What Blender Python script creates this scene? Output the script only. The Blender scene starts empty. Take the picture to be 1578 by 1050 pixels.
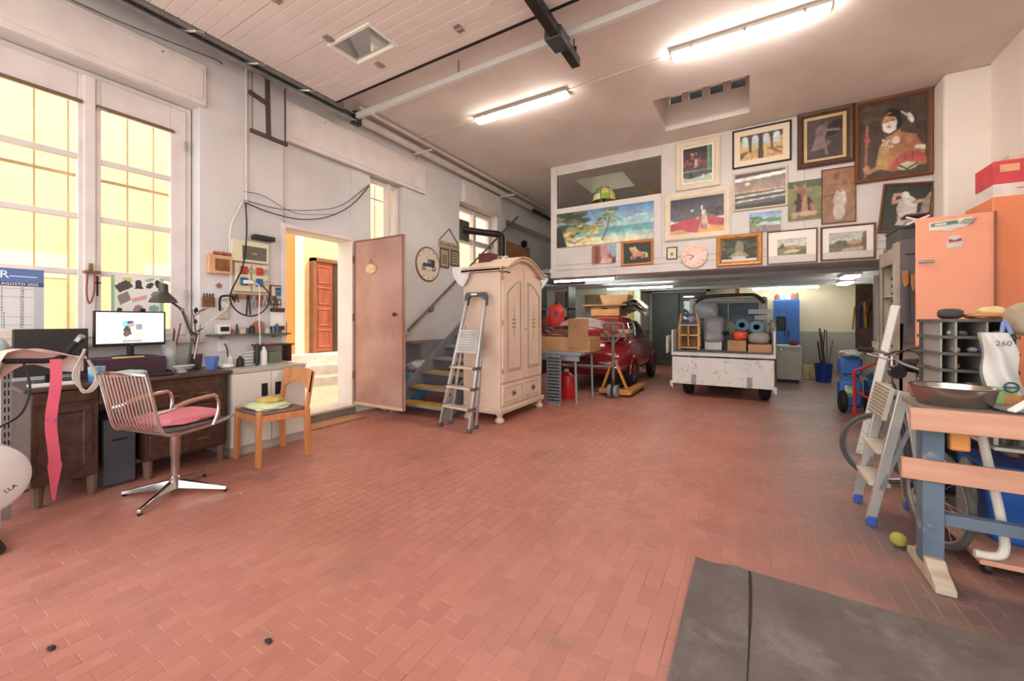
import bpy, math, random
import numpy as np
from mathutils import Vector, Matrix

random.seed(7)
SC = bpy.context.scene
COL = SC.collection
PI = math.pi

# ------------------------------------------------------------------ camera, sky, exposure
CAM_H = 1.2
YAW = math.radians(30.45)
cam_d = bpy.data.cameras.new('camera')
cam = bpy.data.objects.new('camera', cam_d)
COL.objects.link(cam)
cam.location = (0, 0, CAM_H)
cam.rotation_euler = (PI / 2, 0, YAW)
cam_d.sensor_fit = 'HORIZONTAL'
cam_d.sensor_width = 36.0
cam_d.lens = 36.0 * 622.6 / 1578.0
cam_d.shift_y = -30.0 / 1578.0
cam_d.clip_start = 0.02
SC.camera = cam

world = bpy.data.worlds.new('world')
SC.world = world
world.use_nodes = True
bg = world.node_tree.nodes['Background']
bg.inputs['Color'].default_value = (0.97, 0.98, 1.0, 1)
bg.inputs['Strength'].default_value = 2.3

sun_d = bpy.data.lights.new('sun', 'SUN')
sun_d.energy = 3.2
sun_d.angle = 0.02
sun_d.color = (1.0, 0.86, 0.66)
sun = bpy.data.objects.new('sun', sun_d)
COL.objects.link(sun)
sun.rotation_euler = Vector((-0.5, -0.35, -0.9)).to_track_quat('-Z', 'Y').to_euler()

SC.view_settings.view_transform = 'Standard'
SC.view_settings.look = 'None'
SC.view_settings.gamma = 1.0
SC.view_settings.use_curve_mapping = False
SC.view_settings.exposure = 0.56

# ------------------------------------------------------------------ materials
def lin(h):
    h = h.lstrip('#')
    out = []
    for i in (0, 2, 4):
        c = int(h[i:i + 2], 16) / 255.0
        out.append(c / 12.92 if c <= 0.04045 else ((c + 0.055) / 1.055) ** 2.4)
    return tuple(out)

MATS = {}
def mat(name, hexc, rough=0.55, metal=0.0, var=0.10, scale=6.0, bump=0.0, bscale=40.0, stretch=None, spec=0.4, coat=0.0, second=None, dirt=None):
    if name in MATS:
        return MATS[name]
    m = bpy.data.materials.new(name)
    m.use_nodes = True
    nt = m.node_tree
    b = nt.nodes['Principled BSDF']
    b.inputs['Roughness'].default_value = rough
    b.inputs['Metallic'].default_value = metal
    b.inputs['Specular IOR Level'].default_value = spec
    b.inputs['Coat Weight'].default_value = coat
    c = lin(hexc)
    c2 = lin(second) if second else tuple(max(0, v * (1 - 2.2 * var)) for v in c)
    tc = nt.nodes.new('ShaderNodeTexCoord')
    mp = nt.nodes.new('ShaderNodeMapping')
    if stretch:
        mp.inputs['Scale'].default_value = stretch
    nt.links.new(tc.outputs['Object'], mp.inputs['Vector'])
    nz = nt.nodes.new('ShaderNodeTexNoise')
    nz.inputs['Scale'].default_value = scale
    nz.inputs['Detail'].default_value = 5
    nt.links.new(mp.outputs['Vector'], nz.inputs['Vector'])
    rp = nt.nodes.new('ShaderNodeValToRGB')
    rp.color_ramp.elements[0].position = 0.32
    rp.color_ramp.elements[0].color = (*c2, 1)
    rp.color_ramp.elements[1].position = 0.62
    rp.color_ramp.elements[1].color = (*c, 1)
    nt.links.new(nz.outputs['Fac'], rp.inputs['Fac'])
    last = rp.outputs['Color']
    if dirt:
        n3 = nt.nodes.new('ShaderNodeTexNoise')
        n3.inputs['Scale'].default_value = dirt[1]
        n3.inputs['Detail'].default_value = 8
        n3.inputs['Roughness'].default_value = 0.7
        nt.links.new(mp.outputs['Vector'], n3.inputs['Vector'])
        r3 = nt.nodes.new('ShaderNodeValToRGB')
        r3.color_ramp.elements[0].position = dirt[2]
        r3.color_ramp.elements[0].color = (0, 0, 0, 1)
        r3.color_ramp.elements[1].position = dirt[2] + 0.12
        r3.color_ramp.elements[1].color = (dirt[3],) * 3 + (1,)
        nt.links.new(n3.outputs['Fac'], r3.inputs['Fac'])
        mx = nt.nodes.new('ShaderNodeMix')
        mx.data_type = 'RGBA'
        nt.links.new(r3.outputs['Color'], mx.inputs['Factor'])
        nt.links.new(last, mx.inputs[6])
        mx.inputs[7].default_value = (*lin(dirt[0]), 1)
        last = mx.outputs[2]
    nt.links.new(last, b.inputs['Base Color'])
    if bump:
        n2 = nt.nodes.new('ShaderNodeTexNoise')
        n2.inputs['Scale'].default_value = bscale
        n2.inputs['Detail'].default_value = 4
        nt.links.new(mp.outputs['Vector'], n2.inputs['Vector'])
        bp = nt.nodes.new('ShaderNodeBump')
        bp.inputs['Strength'].default_value = bump
        bp.inputs['Distance'].default_value = 0.01
        nt.links.new(n2.outputs['Fac'], bp.inputs['Height'])
        nt.links.new(bp.outputs['Normal'], b.inputs['Normal'])
    MATS[name] = m
    return m

def wood(name, hexc, second, rough=0.5, stretch=(1, 12, 12), scale=2.0):
    return mat(name, hexc, rough, second=second, stretch=stretch, scale=scale, bump=0.08, bscale=14)

def emit(name, hexc, strength):
    if name in MATS:
        return MATS[name]
    m = bpy.data.materials.new(name)
    m.use_nodes = True
    b = m.node_tree.nodes['Principled BSDF']
    b.inputs['Base Color'].default_value = (*lin(hexc), 1)
    b.inputs['Emission Color'].default_value = (*lin(hexc), 1)
    b.inputs['Emission Strength'].default_value = strength
    MATS[name] = m
    return m

def glass(name, tint='#ffffff', gloss=0.06, milky=0.0):
    if name in MATS:
        return MATS[name]
    m = bpy.data.materials.new(name)
    m.use_nodes = True
    nt = m.node_tree
    nt.nodes.clear()
    out = nt.nodes.new('ShaderNodeOutputMaterial')
    tr = nt.nodes.new('ShaderNodeBsdfTransparent')
    tr.inputs['Color'].default_value = (*lin(tint), 1)
    gl = nt.nodes.new('ShaderNodeBsdfGlossy')
    gl.inputs['Roughness'].default_value = 0.04
    mx = nt.nodes.new('ShaderNodeMixShader')
    mx.inputs['Fac'].default_value = gloss
    nt.links.new(tr.outputs[0], mx.inputs[1])
    nt.links.new(gl.outputs[0], mx.inputs[2])
    last = mx
    if milky:
        df = nt.nodes.new('ShaderNodeBsdfTranslucent')
        df.inputs['Color'].default_value = (*lin(tint), 1)
        m2 = nt.nodes.new('ShaderNodeMixShader')
        m2.inputs['Fac'].default_value = milky
        nt.links.new(mx.outputs[0], m2.inputs[1])
        nt.links.new(df.outputs[0], m2.inputs[2])
        last = m2
    nt.links.new(last.outputs[0], out.inputs['Surface'])
    MATS[name] = m
    return m

def print_mat(name, rough=0.5, emission=0.0):
    if name in MATS:
        return MATS[name]
    m = bpy.data.materials.new(name)
    m.use_nodes = True
    nt = m.node_tree
    b = nt.nodes['Principled BSDF']
    b.inputs['Roughness'].default_value = rough
    at = nt.nodes.new('ShaderNodeAttribute')
    at.attribute_name = 'col'
    nt.links.new(at.outputs['Color'], b.inputs['Base Color'])
    if emission:
        nt.links.new(at.outputs['Color'], b.inputs['Emission Color'])
        b.inputs['Emission Strength'].default_value = emission
    MATS[name] = m
    return m

# ------------------------------------------------------------------ mesh builder
def catmull(pts, n=6):
    pts = [Vector(p) for p in pts]
    if len(pts) < 3:
        return pts
    P = [pts[0] * 2 - pts[1]] + pts + [pts[-1] * 2 - pts[-2]]
    out = []
    for i in range(1, len(P) - 2):
        a, b, c, d = P[i - 1], P[i], P[i + 1], P[i + 2]
        for k in range(n):
            t = k / n
            out.append(0.5 * ((2 * b) + (c - a) * t + (2 * a - 5 * b + 4 * c - d) * t * t + (3 * b - a - 3 * c + d) * t ** 3))
    out.append(pts[-1])
    return out

class MB:
    def __init__(self):
        self.v = []
        self.f = []
        self.mi = []
        self.m = 0
    def face(self, idx):
        self.f.append(tuple(idx)); self.mi.append(self.m)
    def add(self, vs, fs):
        o = len(self.v)
        self.v += [Vector(p) for p in vs]
        for f in fs:
            self.face([i + o for i in f])
        return self
    def box(self, x0, x1, y0, y1, z0, z1, rz=0, piv=None):
        vs = [(x, y, z) for z in (z0, z1) for y in (y0, y1) for x in (x0, x1)]
        if rz:
            p = Vector(piv if piv else ((x0 + x1) / 2, (y0 + y1) / 2, 0))
            R = Matrix.Rotation(rz, 3, 'Z')
            vs = [R @ (Vector(q) - p) + p for q in vs]
        return self.add(vs, [(0, 2, 3, 1), (4, 5, 7, 6), (0, 1, 5, 4), (2, 6, 7, 3), (0, 4, 6, 2), (1, 3, 7, 5)])
    def obox(self, c, ax, ay, az):
        """oriented box: centre and three half-axis vectors"""
        c, ax, ay, az = Vector(c), Vector(ax), Vector(ay), Vector(az)
        vs = [c + ax * i + ay * j + az * k for k in (-1, 1) for j in (-1, 1) for i in (-1, 1)]
        return self.add(vs, [(0, 2, 3, 1), (4, 5, 7, 6), (0, 1, 5, 4), (2, 6, 7, 3), (0, 4, 6, 2), (1, 3, 7, 5)])
    def bar(self, p0, p1, w, d, up=(0, 0, 1)):
        """rectangular bar from p0 to p1, w across, d along 'up'"""
        p0, p1 = Vector(p0), Vector(p1)
        t = (p1 - p0)
        L = t.length
        t.normalize()
        u = Vector(up)
        s = t.cross(u)
        if s.length < 1e-4:
            s = t.cross(Vector((1, 0, 0)))
        s.normalize()
        u = s.cross(t).normalized()
        return self.obox((p0 + p1) / 2, t * L / 2, s * w / 2, u * d / 2)
    def tube(self, pts, r, n=8, smooth=0, closed=False, r2=None):
        pts = catmull(pts, smooth) if smooth else [Vector(p) for p in pts]
        o = len(self.v)
        N = len(pts)
        u = None
        for i, p in enumerate(pts):
            if closed:
                t = pts[(i + 1) % N] - pts[i - 1]
            else:
                t = pts[min(i + 1, N - 1)] - pts[max(i - 1, 0)]
            if t.length < 1e-9:
                t = Vector((0, 0, 1))
            t.normalize()
            if u is None:
                u = t.cross(Vector((0, 0, 1)))
                if u.length < 1e-3:
                    u = t.cross(Vector((1, 0, 0)))
            else:
                u = u - t * u.dot(t)
                if u.length < 1e-6:
                    u = t.cross(Vector((1, 0.3, 0)))
            u.normalize()
            w = t.cross(u)
            rr = r if r2 is None else r + (r2 - r) * i / max(1, N - 1)
            for k in range(n):
                a = 2 * PI * k / n
                self.v.append(p + u * (rr * math.cos(a)) + w * (rr * math.sin(a)))
        for i in range(N if closed else N - 1):
            j = (i + 1) % N
            for k in range(n):
                k2 = (k + 1) % n
                self.face((o + i * n + k, o + i * n + k2, o + j * n + k2, o + j * n + k))
        if not closed:
            self.face([o + k for k in range(n)][::-1])
            self.face([o + (N - 1) * n + k for k in range(n)])
        return self
    def lathe(self, prof, c=(0, 0, 0), n=24, axis='Z', sx=1, sy=1):
        c = Vector(c)
        o = len(self.v)
        for (r, h) in prof:
            for k in range(n):
                a = 2 * PI * k / n
                x, y = r * math.cos(a) * sx, r * math.sin(a) * sy
                if axis == 'Z':
                    q = (x, y, h)
                elif axis == 'X':
                    q = (h, x, y)
                else:
                    q = (x, h, y)
                self.v.append(c + Vector(q))
        for i in range(len(prof) - 1):
            for k in range(n):
                k2 = (k + 1) % n
                q = (o + i * n + k, o + i * n + k2, o + (i + 1) * n + k2, o + (i + 1) * n + k)
                self.face(q if axis != 'Y' else q[::-1])
        if prof[0][0] > 1e-6:
            self.face([o + k for k in range(n)][::-1] if axis != 'Y' else [o + k for k in range(n)])
        if prof[-1][0] > 1e-6:
            b = o + (len(prof) - 1) * n
            self.face([b + k for k in range(n)] if axis != 'Y' else [b + k for k in range(n)][::-1])
        return self
    def prism(self, poly, d0, d1, plane='XZ', off=(0, 0, 0)):
        """extrude a 2-D polygon; plane XZ extrudes along Y, YZ along X, XY along Z"""
        off = Vector(off)
        o = len(self.v)
        n = len(poly)
        for d in (d0, d1):
            for (a, b) in poly:
                q = {'XZ': (a, d, b), 'YZ': (d, a, b), 'XY': (a, b, d)}[plane]
                self.v.append(off + Vector(q))
        self.face(range(o, o + n))
        self.face([o + n + i for i in range(n)][::-1])
        for i in range(n):
            j = (i + 1) % n
            self.face((o + i, o + n + i, o + n + j, o + j))
        return self
    def ring(self, O, U, V, N, w, h, prof):
        """picture-frame ring: prof = [(inset, depth)...] swept round a w x h rectangle"""
        O, U, V, N = Vector(O), Vector(U).normalized(), Vector(V).normalized(), Vector(N).normalized()
        o = len(self.v)
        for (i, d) in prof:
            for (a, b) in ((i, i), (w - i, i), (w - i, h - i), (i, h - i)):
                self.v.append(O + U * a + V * b + N * d)
        for k in range(len(prof) - 1):
            for e in range(4):
                e2 = (e + 1) % 4
                self.face((o + k * 4 + e, o + k * 4 + e2, o + k * 4 + 4 + e2, o + k * 4 + 4 + e))
        return self
    def lump(self, c, r, seed=0, amp=0.12, n=18, m=12, p=2.4, flat=None):
        """crumpled rounded lump (bags, cloth, cushions)"""
        rnd = random.Random(seed)
        ph = [(rnd.uniform(1, 5), rnd.uniform(1, 5), rnd.uniform(1, 5), rnd.uniform(0, 6.28), rnd.uniform(.3, 1)) for _ in range(9)]
        c = Vector(c)
        o = len(self.v)
        def sp(x):
            return math.copysign(abs(x) ** (2.0 / p), x)
        for i in range(m + 1):
            th = PI * i / m
            for k in range(n):
                a = 2 * PI * k / n
                d = Vector((sp(math.sin(th)) * sp(math.cos(a)), sp(math.sin(th)) * sp(math.sin(a)), sp(math.cos(th))))
                s = sum(w * math.sin(fx * d.x * 2 + fy * d.y * 2 + fz * d.z * 2 + q) for fx, fy, fz, q, w in ph) / 5
                q = Vector((d.x * r[0], d.y * r[1], d.z * r[2])) * (1 + amp * s)
                if flat is not None and q.z < -flat:
                    q.z = -flat
                self.v.append(c + q)
        for i in range(m):
            for k in range(n):
                k2 = (k + 1) % n
                self.face((o + i * n + k, o + (i + 1) * n + k, o + (i + 1) * n + k2, o + i * n + k2))
        return self
    def grid(self, fn, nu, nv, thick=0.0):
        """surface fn(u,v)->point, optional thickness along the normal"""
        P = [[Vector(fn(i / nu, j / nv)) for i in range(nu + 1)] for j in range(nv + 1)]
        o = len(self.v)
        W = nu + 1
        for row in P:
            self.v += row
        for j in range(nv):
            for i in range(nu):
                a = o + j * W + i
                self.face((a, a + 1, a + W + 1, a + W))
        if thick:
            o2 = len(self.v)
            for j in range(nv + 1):
                for i in range(nu + 1):
                    du = P[j][min(i + 1, nu)] - P[j][max(i - 1, 0)]
                    dv = P[min(j + 1, nv)][i] - P[max(j - 1, 0)][i]
                    nn = du.cross(dv)
                    if nn.length > 1e-12:
                        nn.normalize()
                    self.v.append(P[j][i] - nn * thick)
            for j in range(nv):
                for i in range(nu):
                    a = o2 + j * W + i
                    self.face((a, a + W, a + W + 1, a + 1))
            B = [i for i in range(nu)]
            for i in range(nu):
                self.face((o + i, o2 + i, o2 + i + 1, o + i + 1))
                q = nv * W + i
                self.face((o + q, o + q + 1, o2 + q + 1, o2 + q))
            for j in range(nv):
                q = j * W
                self.face((o + q, o + q + W, o2 + q + W, o2 + q))
                q = j * W + nu
                self.face((o + q, o2 + q, o2 + q + W, o + q + W))
        return self
    def build(self, name, mats, parent=None, bev=0.0, smooth=True, angle=35, w=None, kind=None):
        """link as ONE mesh object; w: vertices are in world space (default), else in the parent's local space"""
        if not isinstance(mats, (list, tuple)):
            mats = [mats]
        if w is None:
            w = True
        vs = self.v
        org = Vector((0, 0, 0))
        if parent is not None and w:
            Mi = parent.matrix_basis.inverted() if parent.parent is None else (parent.parent.matrix_basis @ parent.matrix_basis).inverted()
            vs = [Mi @ v for v in vs]
        elif parent is None:
            xs = [v.x for v in vs]; ys = [v.y for v in vs]; zs = [v.z for v in vs]
            org = Vector(((min(xs) + max(xs)) / 2, (min(ys) + max(ys)) / 2, min(zs)))
            vs = [v - org for v in vs]
        me = bpy.data.meshes.new(name)
        me.from_pydata([tuple(v) for v in vs], [], self.f)
        for m in mats:
            me.materials.append(m)
        if len(mats) > 1:
            me.polygons.foreach_set('material_index', self.mi)
        me.validate()
        if smooth:
            me.polygons.foreach_set('use_smooth', [True] * len(me.polygons))
            me.set_sharp_from_angle(angle=math.radians(angle))
        me.update()
        o = bpy.data.objects.new(name, me)
        COL.objects.link(o)
        o.location = org
        if parent is not None:
            o.parent = parent
        if bev:
            bm = o.modifiers.new('bevel', 'BEVEL')
            bm.width = bev
            bm.segments = 2
            bm.limit_method = 'ANGLE'
            bm.angle_limit = math.radians(40)
        if kind:
            o['kind'] = kind
        return o

def thing(name, label, cat, loc=(0, 0, 0), rz=0.0, group=None):
    o = bpy.data.objects.new(name, None)
    COL.objects.link(o)
    o.empty_display_size = 0.1
    o.location = loc
    o.rotation_euler = (0, 0, rz)
    o.matrix_basis = Matrix.Translation(Vector(loc)) @ Matrix.Rotation(rz, 4, 'Z')
    o['label'] = label
    o['category'] = cat
    if group:
        o['group'] = group
    return o

def tag(o, label, cat, group=None):
    o['label'] = label
    o['category'] = cat
    if group:
        o['group'] = group
    return o

def struct(o, label=None):
    o['kind'] = 'structure'
    if label:
        o['label'] = label
    return o

def sthing(name, loc=(0, 0, 0), label=None):
    o = bpy.data.objects.new(name, None)
    COL.objects.link(o)
    o.matrix_basis = Matrix.Translation(Vector(loc))
    return struct(o, label)

def box(x0, x1, y0, y1, z0, z1, **k):
    return MB().box(x0, x1, y0, y1, z0, z1, **k)

def dup(root, loc, rz=0, label=None):
    r = root.copy()
    COL.objects.link(r)
    r.matrix_basis = Matrix.Translation(Vector(loc)) @ Matrix.Rotation(rz, 4, 'Z')
    if label:
        r['label'] = label
    for ch in list(root.children):
        c = ch.copy()
        COL.objects.link(c)
        c.parent = r
        for g in ch.children:
            d = g.copy()
            COL.objects.link(d)
            d.parent = c
    return r

def text(name, s, size, O, U, V, m, parent, depth=0.0006):
    """flat lettering: baseline start O, direction U, up V"""
    cu = bpy.data.curves.new('txt', 'FONT')
    cu.body = s
    cu.size = size
    cu.extrude = depth / 2
    cu.resolution_u = 2
    t = bpy.data.objects.new('txt', cu)
    COL.objects.link(t)
    dg = bpy.context.evaluated_depsgraph_get()
    me = bpy.data.meshes.new_from_object(t.evaluated_get(dg))
    bpy.data.objects.remove(t)
    U, V = Vector(U).normalized(), Vector(V).normalized()
    N = U.cross(V)
    b = MB()
    for v in me.vertices:
        b.v.append(Vector(O) + U * v.co.x + V * v.co.y + N * (v.co.z + depth))
    for p in me.polygons:
        b.face(p.vertices)
    bpy.data.meshes.remove(me)
    return b.build(name, m, parent, smooth=False)

# ------------------------------------------------------------------ painter for flat prints
def daub(C, rng, ny, nx):
    """soft brushwork: blurred edges, mottled tone"""
    def blur(A):
        P = np.pad(A, ((1, 1), (1, 1), (0, 0)), 'edge')
        return (P[:-2, 1:-1] + P[2:, 1:-1] + P[1:-1, :-2] + P[1:-1, 2:] + 2 * P[1:-1, 1:-1]) / 6
    C = blur(blur(C))
    for cells, amp in ((5, .30), (13, .35), (30, .30)):
        cy, cx = cells, max(3, int(cells * nx / ny))
        G = rng.rand(cy + 1, cx + 1, 3) * .35 + rng.rand(cy + 1, cx + 1, 1) * .65 - .5
        yy = np.linspace(0, cy - 1e-6, ny); xx = np.linspace(0, cx - 1e-6, nx)
        y0 = yy.astype(int); x0 = xx.astype(int)
        fy = (yy - y0)[:, None, None]; fx = (xx - x0)[None, :, None]
        N = (G[y0][:, x0] * (1 - fy) + G[y0 + 1][:, x0] * fy) * (1 - fx) + (G[y0][:, x0 + 1] * (1 - fy) + G[y0 + 1][:, x0 + 1] * fy) * fx
        C = C * (1 + amp * 1.6 * N)
    g = C.mean(axis=2, keepdims=True)
    return C * .85 + g * .15

def raster(nx, ny, layers, seed=0):
    rng = np.random.RandomState(seed)
    X, Y = np.meshgrid((np.arange(nx) + .5) / nx, (np.arange(ny) + .5) / ny)
    C = np.ones((ny, nx, 3))
    def sm(a):
        return a
    for L in layers:
        k = L[0]
        if k == 'fill':
            C[:] = lin(L[1])
        elif k == 'vg':                       # vertical gradient y0,y1,c0,c1
            y0, y1 = L[1], L[2]
            t = np.clip((Y - y0) / (y1 - y0), 0, 1)[..., None]
            m = (Y >= y0) & (Y <= y1)
            g = (1 - t) * np.array(lin(L[3])) + t * np.array(lin(L[4]))
            C[m] = g[m]
        elif k == 'r':                        # rect x0,x1,y0,y1,c
            m = (X >= L[1]) & (X <= L[2]) & (Y >= L[3]) & (Y <= L[4])
            C[m] = lin(L[5])
        elif k == 'e':                        # ellipse cx,cy,rx,ry,c[,angle]
            a = L[6] if len(L) > 6 else 0
            dx, dy = X - L[1], Y - L[2]
            u = dx * math.cos(a) + dy * math.sin(a)
            v = -dx * math.sin(a) + dy * math.cos(a)
            C[(u / L[3]) ** 2 + (v / L[4]) ** 2 <= 1] = lin(L[5])
        elif k == 'p':                        # polygon pts,c
            pts = L[1]
            ins = np.zeros(X.shape, bool)
            n = len(pts)
            for i in range(n):
                x1, y1 = pts[i]; x2, y2 = pts[(i + 1) % n]
                if y1 == y2:
                    continue
                cond = ((y1 > Y) != (y2 > Y)) & (X < (x2 - x1) * (Y - y1) / (y2 - y1) + x1)
                ins ^= cond
            C[ins] = lin(L[2])
        elif k == 'l':                        # thick polyline pts,width,c
            pts, wd = L[1], L[2]
            for i in range(len(pts) - 1):
                ax, ay = pts[i]; bx, by = pts[i + 1]
                dx, dy = bx - ax, by - ay
                t = np.clip(((X - ax) * dx + (Y - ay) * dy) / (dx * dx + dy * dy + 1e-9), 0, 1)
                d = np.hypot(X - ax - t * dx, Y - ay - t * dy)
                C[d < wd] = lin(L[3])
        elif k == 'blobs':                    # n,x0,x1,y0,y1,r,[colours]
            for _ in range(L[1]):
                cx, cy = rng.uniform(L[2], L[3]), rng.uniform(L[4], L[5])
                r = L[6] * rng.uniform(.5, 1.2)
                c = L[7][rng.randint(len(L[7]))]
                C[((X - cx) / r) ** 2 + ((Y - cy) / (r * rng.uniform(.5, 1.1))) ** 2 <= 1] = lin(c)
        elif k == 'n':                        # speckle amplitude
            C *= 1 + L[1] * (rng.rand(ny, nx, 1) - .5)
            C = daub(C, rng, ny, nx)
    return np.clip(C, 0, 1)

def canvas(name, O, U, V, layers, nx, ny, parent, m=None, seed=0):
    O, U, V = Vector(O), Vector(U), Vector(V)
    C = raster(nx, ny, layers, seed)
    me = bpy.data.meshes.new(name)
    Mi = parent.matrix_basis.inverted()
    vs = [tuple(Mi @ (O + U * (i / nx) + V * (j / ny))) for j in range(ny + 1) for i in range(nx + 1)]
    W = nx + 1
    fs = [(j * W + i, j * W + i + 1, (j + 1) * W + i + 1, (j + 1) * W + i) for j in range(ny) for i in range(nx)]
    me.from_pydata(vs, [], fs)
    at = me.color_attributes.new('col', 'FLOAT_COLOR', 'CORNER')
    A = np.ones((ny * nx, 4, 4))
    A[:, :, :3] = C.reshape(ny * nx, 1, 3)
    at.data.foreach_set('color', A.ravel())
    me.materials.append(m or print_mat('print_paint', 0.5))
    me.update()
    o = bpy.data.objects.new(name, me)
    COL.objects.link(o)
    o.parent = parent
    return o

# common materials
def plaster(name, c, second):
    return mat(name, c, 0.85, second=second, scale=1.3, bump=0.12, bscale=9, spec=0.2, dirt=('#9d8f88', 2.3, 0.66, 0.25))
WALL = plaster('white_plaster', '#dad6d6', '#ccc8c7')
WALLC = plaster('cream_plaster', '#f5ece3', '#efe2d7')
CEIL = plaster('ceiling_plaster', '#e6dcd6', '#d9cdc6')
GREYP = mat('grey_dado_paint', '#8f8d93', 0.6, var=.08, scale=2, bump=.06)
PAINTW = mat('white_painted_wood', '#e3dad6', 0.45, var=.05, scale=5, bump=.05, bscale=20)
ALU = mat('aluminium', '#c9c9c8', 0.32, 0.85, var=.05)
CHROME = mat('chrome', '#d4d2cf', 0.14, 1.0, var=.02)
STEEL = mat('galvanised_steel', '#a3a5a8', 0.4, 0.8, var=.1, scale=14)
DARKM = mat('dark_metal', '#3a3a3c', 0.45, 0.5, var=.15)
BLACK = mat('black_plastic', '#1e1e20', 0.4, var=.1)
BLACKR = mat('black_rubber', '#19191a', 0.75, var=.15)
GREYPL = mat('grey_plastic', '#77777a', 0.5, var=.06)
WHITEPL = mat('white_plastic', '#e8e5de', 0.4, var=.03)
CREAMPL = mat('cream_plastic', '#ddd5b6', 0.4, var=.04)
CARD = mat('cardboard', '#b98a62', 0.8, var=.09, scale=4)
CARDD = mat('cardboard_dark', '#9a7350', 0.8, var=.1, scale=4)
PAPER = mat('white_paper', '#efece6', 0.7, var=.02)
BROWNW = wood('brown_wood', '#8a5a3a', '#64402a')
DARKW = wood('dark_stained_wood', '#4f3529', '#38251d', 0.4)
BEECH = wood('beech_wood', '#cf8d5c', '#b87645', 0.4, (10, 10, 1))
ORANGEW = wood('orange_varnished_board', '#d09c82', '#c08a70', 0.5, (1, 9, 9))
RED = mat('red_paint', '#c03028', 0.4, var=.08)
BLUEP = mat('blue_plastic', '#2f63b8', 0.45, var=.08)
TEXTK = mat('black_ink', '#1c1c20', 0.6, var=0)
# ================================================================== STRUCTURE
XL, XR, YF, YB, ZC = -4.45, 2.18, -0.5, 11.8, 3.9      # left/right wall, front opening, back wall, ceiling
YM, ZM0, ZM1 = 6.5, 1.95, 2.12                          # mezzanine front and slab

# ---- floor: grout bed + clay tiles
def tile_mat():
    m = bpy.data.materials.new('red_clay_tile')
    m.use_nodes = True
    nt = m.node_tree
    b = nt.nodes['Principled BSDF']
    b.inputs['Specular IOR Level'].default_value = 0.45
    ge = nt.nodes.new('ShaderNodeNewGeometry')
    oi = nt.nodes.new('ShaderNodeObjectInfo')
    ad = nt.nodes.new('ShaderNodeMath'); ad.operation = 'ADD'
    nt.links.new(ge.outputs['Random Per Island'], ad.inputs[0])
    nt.links.new(oi.outputs['Random'], ad.inputs[1])
    fr = nt.nodes.new('ShaderNodeMath'); fr.operation = 'FRACT'
    nt.links.new(ad.outputs[0], fr.inputs[0])
    rp = nt.nodes.new('ShaderNodeValToRGB')
    rp.color_ramp.elements[0].color = (*lin('#a56a5b'), 1)
    rp.color_ramp.elements[1].color = (*lin('#b07465'), 1)
    nt.links.new(fr.outputs[0], rp.inputs['Fac'])
    def noise(scale, detail, p0, p1, v, vec=None):
        nz = nt.nodes.new('ShaderNodeTexNoise')
        nz.inputs['Scale'].default_value = scale
        nz.inputs['Detail'].default_value = detail
        nt.links.new(vec or ge.outputs['Position'], nz.inputs['Vector'])
        r = nt.nodes.new('ShaderNodeValToRGB')
        r.color_ramp.elements[0].position = p0
        r.color_ramp.elements[0].color = (0, 0, 0, 1)
        r.color_ramp.elements[1].position = p1
        r.color_ramp.elements[1].color = (v, v, v, 1)
        nt.links.new(nz.outputs['Fac'], r.inputs['Fac'])
        return r.outputs['Color']
    def mix(fac, a, hexc):
        mx = nt.nodes.new('ShaderNodeMix'); mx.data_type = 'RGBA'
        nt.links.new(fac, mx.inputs['Factor'])
        nt.links.new(a, mx.inputs[6])
        mx.inputs[7].default_value = (*lin(hexc), 1)
        return mx.outputs[2]
    c = mix(noise(1.1, 6, .45, .7, .45), rp.outputs['Color'], '#8f5546')      # tyre dust
    c = mix(noise(2.6, 8, .60, .74, .55), c, '#6d5048')                        # stains
    c = mix(noise(9, 6, .56, .75, .25), c, '#c29080')                          # scuffs
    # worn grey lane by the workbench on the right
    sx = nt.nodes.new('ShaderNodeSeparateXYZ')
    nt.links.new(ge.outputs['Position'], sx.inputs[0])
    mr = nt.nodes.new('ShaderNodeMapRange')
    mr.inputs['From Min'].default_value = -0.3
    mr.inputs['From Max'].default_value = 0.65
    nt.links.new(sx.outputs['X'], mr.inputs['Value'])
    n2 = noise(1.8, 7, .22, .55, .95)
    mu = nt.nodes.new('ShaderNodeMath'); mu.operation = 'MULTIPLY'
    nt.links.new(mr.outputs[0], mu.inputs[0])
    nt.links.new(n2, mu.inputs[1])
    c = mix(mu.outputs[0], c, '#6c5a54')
    nt.links.new(c, b.inputs['Base Color'])
    rr = nt.nodes.new('ShaderNodeMapRange')
    rr.inputs['To Min'].default_value = 0.32
    rr.inputs['To Max'].default_value = 0.55
    n3 = nt.nodes.new('ShaderNodeTexNoise'); n3.inputs['Scale'].default_value = 3
    nt.links.new(ge.outputs['Position'], n3.inputs['Vector'])
    nt.links.new(n3.outputs['Fac'], rr.inputs['Value'])
    nt.links.new(rr.outputs[0], b.inputs['Roughness'])
    return m
TILE = tile_mat()
GROUT = mat('tile_grout', '#bb9084', 0.9, var=.15, scale=3, second='#8d6a60')
floor = struct(box(-4.9, 2.6, YF, YB + .1, -0.2, -0.0016).build('floor', GROUT))
tw, tl, gap = 0.0730, 0.1360, 0.0028
def tile_boxes():
    i0 = int(-4.46 / tw) - 1
    for i in range(i0, int(2.5 / tw) + 1):
        x = -2.0595 + i * tw - round(-2.0595 / tw) * tw + 0.0
        if x - tw / 2 < -4.9 or x + tw / 2 > 2.6:
            continue
        y = 0.4595 + (tl / 2 if i % 2 else 0) - 8 * tl
        while y < YB:
            if y > YF:
                yield x, y
            y += tl
camF = Vector((-math.sin(YAW), math.cos(YAW))); camR = Vector((math.cos(YAW), math.sin(YAW)))
rank = []
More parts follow.
